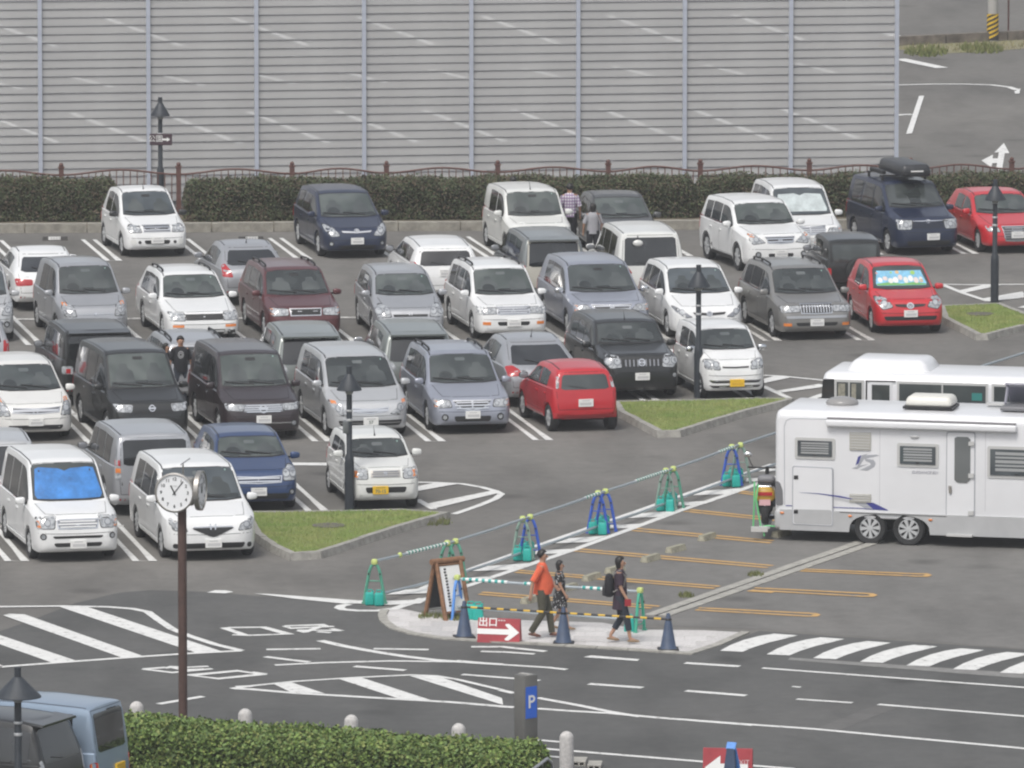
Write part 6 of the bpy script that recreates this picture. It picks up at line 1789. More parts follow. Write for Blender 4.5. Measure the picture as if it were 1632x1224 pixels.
S.panel('decal_swoosh', S.q(*A4((300, 908), (420, 913), (540, 928), (620, 945), (600, 948), (520, 934), (420, 918))), M_navyd, mh, .0475 if False else .0455, .003)
S.panel('decal_swoosh', S.q(*A4((600, 955), (720, 968), (770, 1010), (690, 1005))), M_greyd, mh, .0045, .004)
S.panel('decal_swoosh', S.q(*A4((685, 966), (735, 970), (822, 1013), (735, 1008))), M_navyd, mh, .006, .004)
# the stylised 15-like emblem
for m_, pts in ((M_navyd, ((645, 700), (665, 690), (648, 740), (630, 752))), (M_greyd, ((668, 690), (700, 684), (655, 752), (640, 756))), (M_greyd, ((700, 690), (750, 688), (770, 694), (715, 705), (690, 712), (735, 718), (748, 738), (740, 760), (700, 782), (655, 778), (720, 748), (715, 735), (690, 726), (680, 708))), (M_greyd, ((608, 768), (650, 752), (705, 744), (660, 760), (640, 772)))):
    S.panel('emblem', S.q(*A4(*pts)), m_, mh, .005, .004)
tx = S.at(*A4((1035, 794))[0])
text_mesh('lettering', 'ELEGANCE 821', .082, mat('lettering_grey', (.28, .28, .33), .4), mh, (tx[0], -.004, tx[1]), Matrix.Rotation(R(90), 3, 'X'), .002, shear=.3)
a = S.at(*A4((975, 584))[0]); MB().ell((a[0], -.01, a[1]), (.10, .03, .03), 10, 6).build('awning_lamp', mat('lamp_shell', (.5, .5, .5), .4), mh, 60)
aw = S.q(*A4((460, 485), (1570, 548)))
q = rbox('awning', ((aw[0][0] + aw[1][0]) / 2, -.05, aw[0][1] - .05), (aw[1][0] - aw[0][0], .14, .15), .04, M_mh, mh)
MB().box(((aw[0][0] + aw[1][0]) / 2, -.03, aw[0][1] + .045), (aw[1][0] - aw[0][0] - .05, .1, .03)).build('awning_gutter', mat('gutter_grey', (.2, .19, .2), .6), q)
# roof furniture
q = rbox('air_conditioner', (3.05, 1.0, 2.87), (1.0, .75, .22), .09, mat('ac_cream', (.66, .65, .60), .4), mh, 4, (.9, .85))
MB().box((3.05, .97, 2.75), (1.03, .74, .05)).build('unit_base', M_black, q)
bub = MB().ell((1.15, 1.2, 2.73), (.34, .34, .13), 20, 8).build('roof_dome', mat('smoked_dome', (.26, .255, .25), .2), mh, 60)
hb_ = rbox('roof_hatch', (5.05, 1.1, 2.77), (1.05, .8, .09), .03, mat('hatch_grey', (.16, .16, .17), .5), mh)
Mhl = bpy.data.materials.new('smoked_acrylic'); Mhl.use_nodes = True
b3 = Mhl.node_tree.nodes['Principled BSDF']; b3.inputs['Base Color'].default_value = (.20, .20, .26, 1); b3.inputs['Roughness'].default_value = .1; b3.inputs['Alpha'].default_value = .62
M3 = Matrix.Rotation(R(-38), 3, 'X')
lid = MB().box((0, 0, 0), (1.0, .78, .05)); lid.v = [M3 @ v + Vector((5.08, 1.28, 3.02)) for v in lid.v]; lid.build('hatch_lid', Mhl, hb_)
for x in (4.62, 5.5): MB().tube([(x, .8, 2.87), (x, 1.05, 3.2)], .03, 6).build('hatch_strut', mat('strut_grey', (.2, .2, .24), .5), hb_)
MB().box((4.35, 1.6, 2.755), (.5, .3, .04)).build('roof_panel', M_frame, mh)
# cab end, mostly outside the frame
rbox('cab', (LMH - .55, MHW / 2, .95), (1.7, 1.95, 1.1), .25, M_mh, mh, 4, (.75, .95))
S.panel('cab_glass', [(LMH - 1.3, 1.3), (LMH - .5, 1.3), (LMH - .9, 2.0), (LMH - 1.3, 2.0)], M_gl, mh, -.12, .02)
S.panel('rear_lamp_cover', S.q(*A4((160, 840), (188, 850), (205, 900), (208, 985), (165, 985))), mat('lamp_cover_grey', (.16, .16, .17), .4), mh, .006, .05, 1)

# ---- white coach-built bus beyond
SB = Side(1308, 781, 75.3, R(-13), 2.1)
bus = empty('minibus', SB.origin, R(-13), 'white minibus camper with curtained windows behind the motorhome', 'bus')
b_ = long_loft('body', 7.0, 2.1, .35, 2.52, .26, .16, M_mh, bus); b_.location = (0, 1.05, 0)
q = rbox('roof_unit', (1.35, 1.1, 2.56), (1.95, 1.5, .40), .14, M_mh, bus, 4, (.78, .78))
tmb, rmb = wheel_meshes(.36, 'cap')
for x in (1.5, 5.4):
    for y, rz in ((.09, math.pi), (2.01, 0)):
        w_ = link('wheel', tmb, bus); w_.location = (x, y, .36); w_.rotation_euler = (0, 1, rz); link('rim', rmb, w_)
def bus_win(px, nm='window', fm=M_frame):
    a, b = SB.at(*px[0]), SB.at(*px[1])
    fr = SB.panel(nm, rect((a[0] - .05, a[1] + .05), (b[0] + .05, b[1] - .05)), fm, bus, .012, .02)
    p_ = SB.panel('pane', rect(a, b), M_ws, fr, .02, .008)
    return fr, a, b
zb_ = 480
f1, a, b = bus_win(A4((522, 258), (668, zb_)))
for x0_, x1_ in ((.06, .34), (.60, .78)): MB().box((a[0] + (b[0] - a[0]) * (x0_ + x1_) / 2, -.023, (a[1] + b[1]) / 2), ((b[0] - a[0]) * (x1_ - x0_), .004, (a[1] - b[1]) * .92)).build('curtain', mat('curtain_cream', (.26, .25, .20), .6, noise=.3, nscale=12), f1)
MB().box(((a[0] + b[0]) / 2, -.028, (a[1] + b[1]) / 2), (.03, .012, a[1] - b[1])).build('glazing_bar', M_frame, f1)
f2, a, b = bus_win(A4((728, 275), (832, zb_)), 'side_door', M_mh)
SB.panel('door_edge', SB.q(*A4((692, 250), (868, 254), (868, 262), (700, 258), (700, zb_), (692, zb_))), M_dark, f2, .016, .004)
for px in (((888, 270), (1392, zb_)), ((1440, 288), (1900, zb_))):
    f3, a, b = bus_win(A4(*px))
    MB().box(((a[0] + b[0]) / 2, -.028, (a[1] + b[1]) / 2), (.03, .012, a[1] - b[1])).build('glazing_bar', M_frame, f3)
    MB().box((a[0] + (b[0] - a[0]) * .33, -.022, (a[1] + b[1]) / 2 - .1), (.35, .003, .5)).build('seat_back', mat('seat_green', (.03, .05, .05), .7), f3)
    MB().box((a[0] + (b[0] - a[0]) * .9, -.022, (a[1] + b[1]) / 2 + .12), (.22, .003, .16)).build('hanging_bag', mat('teal_bag', (.03, .20, .18), .5), f3)
SB.panel('rear_quarter_glass', SB.q(*A4((440, 240), (510, 242), (505, zb_), (425, zb_))), M_tint, bus, .008, .05, 1)
MB().box((-.002, 1.05, 1.7), (.03, 1.6, .7)).build('rear_window', M_tint, bus)

# ---- scooter carried across the motorhome's tail
sc_o = G(1221, 852)
sco = empty('scooter', (sc_o.x, sc_o.y, .30), R(90 - 14 + 180 + 90), 'yellow scooter strapped on a rack behind the motorhome', 'scooter')
sco.rotation_euler = (0, 0, R(86)); sco.scale = (1, 1.3, 1)
# local: x forward (away from camera), tail towards the camera
M_sy = mat('scooter_yellow', (.55, .33, .03), .3, coat=.6)
for x in (-.55, .65):
    w_ = MB().lathe([(.13, -.05), (.20, -.055), (.23, -.03), (.23, .03), (.20, .055), (.13, .05)], 20, 'Y').build('wheel', M_rub, sco, 40); w_.location = (x, 0, .23)
    MB().lathe([(.13, -.04), (.13, .04), (.02, .05)], 12, 'Y').build('rim', M_alu, w_)
rbox('tail_body', (-.42, 0, .62), (.62, .33, .30), .09, M_sy, sco, 3, (.9, .85))
rbox('underseat', (-.38, 0, .38), (.5, .24, .30), .07, M_black, sco)
rbox('seat', (-.30, 0, .80), (.65, .26, .10), .045, M_black, sco)
rbox('foot_board', (.12, 0, .32), (.5, .30, .06), .02, M_black, sco)
rbox('leg_shield', (.42, 0, .55), (.08, .26, .5), .035, M_black, sco)
MB().box((-.735, 0, .645), (.02, .24, .075)).build('tail_light', M_red, sco)
q = MB().box((-.75, .0, .47), (.012, .18, .12)).build('number_plate', mat('plate_pink', (.66, .40, .42), .5), sco)
rbox('mud_guard', (-.68, 0, .34), (.05, .16, .24), .02, M_black, sco)
q = MB().add([(-.712, -.03, .36), (-.712, .03, .36), (-.712, 0, .41)], [(0, 2, 1)]).build('sticker', M_plate, sco)
MB().tube([(-.62, -.12, .76), (-.74, -.10, .80), (-.74, .10, .80), (-.62, .12, .76)], .012, 6).build('grab_rail', M_chr, sco)
MB().tube([(.44, 0, .9), (.40, 0, 1.05)], .03, 8).build('steering_column', M_black, sco)
MB().tube([(.30, -.30, 1.05), (.40, -.1, 1.03), (.40, .1, 1.03), (.30, .30, 1.05)], .018, 6).build('handlebar', M_black, sco)
for s in (-1, 1):
    MB().tube([(.34, .22 * s, 1.05), (.34, .26 * s, 1.14), (.30, .30 * s, 1.27)], .008, 5).build('mirror_stalk', M_black, sco)
    MB().ell((.30, .30 * s, 1.31), (.02, .07, .055), 10, 6).build('mirror', M_chr, sco, 60)
rbox('helmet_box', (-.50, -.02, .98 - .06), (.26, .28, .16), .07, mat('grey_box', (.17, .17, .18), .5), sco)
# green straps and rack
M_strap = mat('green_strap', (.14, .56, .22), .6)
for pts in ([(-.78, .10, .95 - .1), (-.82, .13, .55), (-.80, .05, -.10)], [(-.76, .16, .9), (-.8, .16, .5), (-.7, .18, -.1)]):
    MB().tube(pts, .014, 5).build('strap', M_strap, sco)
rack = empty('carrier_rack', (sc_o.x, sc_o.y, 0), sco.rotation_euler[2], 'low steel carrier rack with green strap ends under the scooter', 'rack')
MB().box((0, 0, .27), (1.75, .22, .05)).build('rail', M_alu, rack)
MB().box((-.9, .1, .24), (.09, .34, .10)).build('lamp_bar', M_frame, rack)
MB().box((.2, -.35, .33), (.06, .9, .06)).build('bracket', M_dark, rack)
MB().tube([(-.86, .2, .25), (-.83, -.05, .30), (-.8, -.35, .28), (-.75, -.8, .29)], .016, 5).build('strap', M_strap, rack)
MB().tube([(-.86, .02, .25), (-.9, .0, .10)], .018, 5).build('strap_tail', M_strap, rack)

# ================================================================ barriers
M_bg = mat('barrier_green', (.085, .30, .21), .5, noise=.2, nscale=8)
M_bgg = mat('barrier_pale_green', (.22, .32, .27), .5, noise=.2, nscale=8)
M_bb = mat('barrier_blue', (.035, .10, .46), .5, noise=.15, nscale=8)
M_bb2 = mat('barrier_light_blue', (.10, .27, .66), .5, noise=.15, nscale=8)
M_teal = mat('teal_tank', (.02, .40, .34), .45, noise=.15, nscale=5)
M_knob = mat('lime_clamp', (.52, .60, .20), .6, noise=.2, nscale=20)
M_pipe = mat('zinc_pipe', (.40, .45, .48), .4, metal=.4)
M_tape = mat('green_tape', (.03, .26, .20), .5)
def barricade(u, v, m, label, rz=0.0, H=.80, w=.44):
    c = G(u, v)
    r_ = empty('barricade', c, rz, label, 'barricade', 'pipe barricades')
    hw_ = w / 2; t = .085
    pts = [(-hw_, 0, .0), (-t - .02, 0, H - .16), (-t * .75, 0, H - .05), (0, 0, H), (t * .75, 0, H - .05), (t + .02, 0, H - .16), (hw_, 0, 0)]
    MB().tube(pts, .031, 7).build('frame', m, r_, 60)
    for z in (.16, .46):
        x = hw_ - (hw_ - t - .02) * z / (H - .16)
        MB().tube([(-x, 0, z), (x, 0, z)], .012, 6).build('rung', m, r_)
    for s in (-1, 1):
        MB().box((s * hw_, 0, .02), (.06, .09, .04)).build('foot', m, r_)
        MB().box((s * (t + .03), -.028, H - .20), (.03, .02, .035)).build('bolt', M_black, r_)
    rbox('pipe_clamp', (0, 0, H + .035), (.12, .12, .11), .035, M_knob, r_, 2)
    return r_
def tank(u, v, label, sc=1.0, rz=0.0):
    c = G(u, v)
    r_ = empty('water_weight', c, rz, label, 'water weight', 'teal water weights')
    q = rbox('tank', (0, 0, .135 * sc), (.19 * sc, .13 * sc, .26 * sc), .035, M_teal, r_, 3, (.86, .9))
    MB().tube([(-.05 * sc, 0, .26 * sc), (-.045 * sc, 0, .31 * sc), (.045 * sc, 0, .31 * sc), (.05 * sc, 0, .26 * sc)], .014, 6).build('handle', M_teal, r_)
    MB().lathe([(.025, .265 * sc), (.025, .29 * sc), (.002, .292 * sc)], 8, 'Z', (.065 * sc, 0, 0)).build('cap', M_teal, r_)
    return r_
stations = [(597, 963, [(0, 0, M_bg, 'single green pipe barricade at the left end of the barrier line')]),
    (713, 932, [(0, 0, M_bg, 'front green barricade standing behind the wooden sign board'), (13, -3, M_bg, 'rear green barricade standing behind the wooden sign board')]),
    (833, 892, [(0, 0, M_bgg, 'pale green barricade second pair from the wooden sign board'), (12, -3, M_bb, 'blue barricade behind the pale green one above the orange shirt')]),
    (953, 850, [(0, 0, M_bb, 'front blue barricade in the middle of the barrier line'), (12, -3, M_bb, 'rear blue barricade in the middle of the barrier line')]),
    (1061, 813, [(0, 0, M_bgg, 'front grey-green barricade fourth along the barrier line'), (12, -3, M_bg, 'rear green barricade fourth along the barrier line')]),
    (1166, 774, [(0, 0, M_bb, 'blue barricade near the motorhome scooter'), (14, -3, M_bgg, 'grey-green barricade nearest the motorhome scooter')]),
    (1300, 729, [(0, 0, M_bb, 'blue barricade hidden behind the motorhome')])]
tops = []
for k, (u, v, bs) in enumerate(stations):
    for du_, dv_, m_, lb in bs: barricade(u + du_, v + dv_, m_, lb, R(-6 + random.uniform(-4, 4)))
    tops.append(G(u + (6 if len(bs) > 1 else 0), v - 1))
    if k < 6:
        nm = ['single green barricade', 'barricades behind the wooden board', 'pair above the orange shirt', 'middle blue pair', 'fourth pair', 'pair by the scooter'][k]
        for j, (a_, b_2) in enumerate(((-8, 2), (7, 3), (1, -6), (12, -5))):
            if k == 0 and j > 1: continue
            tank(u + a_, v + b_2, 'teal water weight, %s, at the %s' % (['front left', 'front right', 'back left', 'back right'][j], nm), 1.0, R(random.uniform(-20, 20)))
tops += [G(1440, 683), G(1570, 640), G(1720, 590)]
for k in range(len(tops) - 1):
    for z, nm, lab in ((.835, 'upper', 'upper zinc barrier pipe'), (.16, 'lower', 'lower zinc barrier pipe')):
        a, b = tops[k] + Vector((0, 0, z)), tops[k + 1] + Vector((0, 0, z))
        r_ = empty('barrier_pipe', a, 0, '%s, span %s' % (lab, ['from the single green barricade to the wooden board', 'from the wooden board to the pale green barricade', 'from the pale green to the middle blue barricades', 'from the middle blue to the fourth barricades', 'from the fourth barricades to the scooter', 'reaching behind the motorhome', 'past the motorhome', 'behind the minibus', 'right of the minibus'][min(k, 8)]), 'pipe', 'barrier pipes')
        d = b - a
        mid = [Vector((0, 0, 0)), d * .5 + Vector((0, 0, -.012)), d]
        MB().tube(mid, .029, 8).build('pipe', M_pipe, r_, 60)
        if nm == 'upper':
            rg = [(.42, .95), (0, 0), (.78, .97), (.5, .97), (.75, .97), (0, 0), (0, 0), (0, 0), (0, 0)][k] if k < 9 else (0, 0)
            if k == 0: MB().ell(d * .33, (.05, .07, .055), 8, 6).build('pipe_clamp', M_knob, r_, 60)
            if rg[1] > 0:
                L_ = d.length; s0, s1 = rg; nst = int((s1 - s0) * L_ / .13)
                MB().tube([d * s0, d * s1], .035, 8).build('tape_sleeve', M_plate, r_)
                for i in range(nst):
                    p0 = d * (s0 + (s1 - s0) * (i + .1) / nst); p1 = d * (s0 + (s1 - s0) * (i + .5) / nst)
                    MB().tube([p0, p1], .0375, 8).build('tape_stripe', M_tape, r_)
# second barrier, along the refuge
b1 = barricade(729, 987, M_bb2, 'light blue barricade seen edge-on beside the wooden board', R(62), .78)
b2 = barricade(1020, 1008, mat('barrier_teal', (.05, .36, .24), .5), 'teal green barricade seen edge-on right of the walking woman', R(66), .78)
p1, p2 = G(731, 987) + Vector((0, 0, .79)), G(1021, 1008) + Vector((0, 0, .79))
for z, lb in ((0, 'upper striped barrier pipe along the paved refuge'), (-.55, 'lower zinc barrier pipe along the paved refuge')):
    a, b = p1 + Vector((0, 0, z)), p2 + Vector((0, 0, z))
    r_ = empty('barrier_pipe', a, 0, lb, 'pipe', 'barrier pipes'); d = b - a
    MB().tube([d * -.03, d * .5 + Vector((0, 0, -.01)), d * 1.01], .026, 8).build('pipe', M_pipe, r_, 60)
    if z == 0:
        for s0, s1 in ((.02, .27), (.36, .43), (.68, .80), (.88, .93)):
            MB().tube([d * s0, d * s1], .031, 8).build('tape_sleeve', M_plate, r_); nst = int((s1 - s0) * d.length / .13)
            for i in range(nst): MB().tube([d * (s0 + (s1 - s0) * (i + .1) / nst), d * (s0 + (s1 - s0) * (i + .55) / nst)], .034, 8).build('tape_stripe', mat('teal_tape', (.03, .34, .32), .5), r_)
tank(750, 988, 'large teal water weight left of the two, beside the light blue barricade', 1.15); tank(762, 989, 'large teal water weight right of the two, behind the dark cone', 1.15); tank(1003, 1008, 'teal water weight behind the walking woman', 1.1); 
# ---- cones with a striped bar
M_cone = mat('cone_navy', (.05, .075, .13), .5, noise=.2, nscale=6)
M_coneb = mat('cone_base', (.018, .018, .02), .6)
def cone(u, v, label):
    c = G(u, v)
    r_ = empty('traffic_cone', c, R(random.uniform(-10, 10)), label, 'traffic cone', 'dark blue traffic cones')
    rbox('base', (0, 0, .025), (.40, .40, .05), .02, M_coneb, r_, 2)
    MB().lathe([(.165, .05), (.15, .07), (.035, .70), (.03, .715), (.002, .716)], 18).build('cone_shell', M_cone, r_, 40)
    return r_
cone(740, 1017, 'dark blue traffic cone left of the red exit sign'); cone(898, 1027, 'dark blue traffic cone in front of the orange-shirted man'); cone(1065, 1037, 'dark blue traffic cone at right end of the striped bar')
for (a, b, lb) in (((740, 1017), (898, 1027), 'yellow and black cone bar between left and middle cones'), ((898, 1027), (1065, 1037), 'yellow and black cone bar between middle and right cones')):
    p, q_ = G(*a) + Vector((0, 0, .60)), G(*b) + Vector((0, 0, .60))
    r_ = empty('cone_bar', p, 0, lb, 'bar', 'striped cone bars'); d = q_ - p
    nseg = 15
    for i in range(nseg):
        MB().tube([d * (i / nseg), d * ((i + 1) / nseg)], .021 if i % 2 else .0215, 8).build('band', mat('bar_yellow', (.66, .42, .04), .5) if i % 2 else mat('bar_black', (.03, .03, .032), .5), r_)
    for t in (0, 1): MB().lathe([(.06, -.02), (.07, 0), (.06, .02)], 12, 'Z', tuple(d * t)).build('bar_ring', M_black, r_)

# ---- red exit signs
M_rs = mat('sign_red', (.36, .045, .055), .45, noise=.15, nscale=4)
def a_sign(u, v, rz, label, w=.82, h=.46, flip=False):
    c = G(u, v)
    r_ = empty('exit_sign', c, rz, label, 'sign')
    lean = .11
    def board(y0, y1, nm):
        return MB().hexa([(-w / 2, y0, 0), (w / 2, y0, 0), (w / 2, y0 + .025, 0), (-w / 2, y0 + .025, 0)], [(-w / 2, y1, h), (w / 2, y1, h), (w / 2, y1 + .025, h), (-w / 2, y1 + .025, h)]).build(nm, M_rs, r_)
    fb_ = board(-lean, -.012, 'front_board'); bb_ = board(lean, .014, 'back_board')
    MB().hexa([(w / 2 - .01, -lean + .03, 0), (w / 2 - .002, -lean + .03, 0), (w / 2 - .002, lean, 0), (w / 2 - .01, lean, 0)], [(w / 2 - .01, 0, h - .02), (w / 2 - .002, 0, h - .02), (w / 2 - .002, .012, h - .02), (w / 2 - .01, .012, h - .02)]).build('side_gusset', M_rs, r_)
    th = math.atan2(lean - .012, h)
    M = Matrix.Rotation(R(90) - th, 3, 'X')
    nrm = Vector((0, -math.cos(th), math.sin(th)))
    def onb(x, t):  # point on the front board at width x and fraction t of its height
        return Vector((x, -lean + (lean - .012) * t, h * t)) + nrm * .003
    if not flip:
        text_mesh('lettering', '出口', .19, M_plate, fb_, onb(-w * .26, .83), M, .002, bold=.003)
        for k_ in range(3): 
            q = onb(.0 + k_ * .05, .93); MB().box(q, (.035, .006, .02)).build('small_mark', M_plate, fb_)
        arrow = ((-.42, .36), (.20, .36), (.12, .18), (.14, .13), (.20, .13), (.40, .46), (.20, .80), (.14, .80), (.12, .75), (.20, .58), (-.42, .58))
    else:
        text_mesh('lettering', 'EXIT', .12, mat('faded_print', (.62, .48, .48), .5), fb_, onb(w * .30, .62), M, .002)
        arrow = ((-.38, .46), (-.12, .80), (-.12, .58), (.34, .58), (.34, .36), (-.12, .36), (-.12, .12))
    vs = [onb(x * w / .82, t) + nrm * .002 for x, t in arrow]
    mk('arrow', vs, [tuple(range(len(vs)))], mat('sign_white', (.80, .80, .78), .5), fb_)
    return r_
a_sign(796, 1024, R(-13), 'red folding exit sign with white arrow pointing right')
a_sign(1160, 1249, R(-8), 'red folding sign with white arrow pointing left, cut by bottom edge', .86, .62, True)
bs = empty('blue_stand', G(1163, 1272), R(-25), 'blue folded plastic stand in front of the bottom red sign', 'stand')
MB().hexa([(-.16, -.05, 0), (.16, -.05, 0), (.16, -.02, 0), (-.16, -.02, 0)], [(-.07, .02, .86), (.07, .02, .86), (.07, .05, .86), (-.07, .05, .86)]).build('front_leaf', M_cone, bs)
MB().hexa([(-.14, .30, 0), (.16, .30, 0), (.16, .33, 0), (-.14, .33, 0)], [(-.07, .056, .86), (.09, .056, .86), (.09, .08, .86), (-.07, .08, .86)]).build('back_leaf', M_bb2, bs)
M4 = Matrix.Rotation(R(-30), 3, 'X'); q = MB().box((0, 0, 0), (.17, .02, .13)); q.v = [M4 @ v + Vector((0, .06, .90)) for v in q.v]; q.build('top_plate', M_bb2, bs)

# ---- wooden sign board
M_wood = mat('sign_wood', (.22, .115, .062), .7, noise=.35, nscale=9)
wbp = G(694, 987)
wb0 = empty('wooden_sign_board', wbp, R(38), 'wooden A-frame sign board with chalkboard and white notice', 'sign board')
hgt = 1.10; spd = .33; wid = .58
for x in (0, wid):
    for s in (-1, 1):
        MB().tube([(x, s * spd, 0), (x, s * .03, hgt)], .045, 8).build('leg', M_wood, wb0, 60)
MB().tube([(-.10, 0, hgt + .02), (wid + .10, 0, hgt + .02)], .06, 10).build('ridge_log', M_wood, wb0, 60)
for s, nm, m_ in ((1, 'chalkboard', mat('chalkboard', (.05, .055, .06), .7, noise=.2, nscale=5)), (-1, 'notice_panel', M_plate)):
    t0, t1 = .16, .95
    y = lambda t: s * (spd + (.03 - spd) * t) 
    th_ = .02
    fr_ = MB().hexa([(.05, y(t0), hgt * t0), (wid - .05, y(t0), hgt * t0), (wid - .05, y(t0) + th_, hgt * t0), (.05, y(t0) + th_, hgt * t0)], [(.05, y(t1), hgt * t1), (wid - .05, y(t1), hgt * t1), (wid - .05, y(t1) + th_, hgt * t1), (.05, y(t1) + th_, hgt * t1)]).build(nm, m_, wb0)
    if s < 0:
        for k in range(13):
            t = .88 - k * .052; MB().box((.17 + random.uniform(-.008, .008), y(t) - .006, hgt * t), (.05, .01, .034)).build('brush_mark', M_black, fr_)
    for t in (t0 - .02, t1): MB().tube([(0, y(t), hgt * t), (wid, y(t), hgt * t)], .02, 6).build('rail', M_wood if s < 0 else M_frame, wb0)
MB().tube([(.28, -.1, 0), (.28, -.08, .25)], .05, 8).build('stub_post', M_wood, wb0, 60)
for k, (du_, dv_) in enumerate(((-14, -2), (4, -3), (22, -1), (36, 0))):
    tag(clump('weed_tuft', G(690 + du_, 986 + dv_, .02), .12, .3, .16, 60, M_weed, None, 80 + k, .05), 'dry weeds round the feet of the wooden sign board, %s' % ['far left', 'left of centre', 'right of centre', 'far right'][k], 'weeds', kind='stuff')

# ================================================================ people
def skin_obj(name, verts, edges, radii, material, parent, root=0, sub=2):
    me = bpy.data.meshes.new(name)
    me.from_pydata([tuple(v) for v in verts], edges, [])
    o = bpy.data.objects.new(name, me); COL.objects.link(o)
    md = o.modifiers.new('skin', 'SKIN'); md.use_smooth_shade = True
    for i, r in enumerate(radii):
        sv = me.skin_vertices[0].data[i]; sv.radius = (r, r); sv.use_root = (i == root)
    o.modifiers.new('sub', 'SUBSURF').levels = sub
    dg = bpy.context.evaluated_depsgraph_get()
    nm = bpy.data.meshes.new_from_object(o.evaluated_get(dg))
    bpy.data.objects.remove(o, do_unlink=True)
    nm.materials.clear(); nm.materials.append(material)
    for p in nm.polygons: p.use_smooth = True
    return link(name, nm, parent)

def eloft(name, secs, material, parent, n=14, cap=True):
    """tube of elliptical sections: (centre, half depth x, half width y[, tilt])"""
    vs = []; fs = []
    for c, rx, ry in secs:
        for k in range(n):
            a = math.tau * k / n
            vs.append((c[0] + rx * math.cos(a), c[1] + ry * math.sin(a), c[2]))
    for i in range(len(secs) - 1):
        for k in range(n): fs.append((i * n + k, i * n + (k + 1) % n, (i + 1) * n + (k + 1) % n, (i + 1) * n + k))
    if cap: fs += [tuple(reversed(range(n))), tuple(range((len(secs) - 1) * n, len(secs) * n))]
    return mk(name, vs, fs, material, parent, 60)

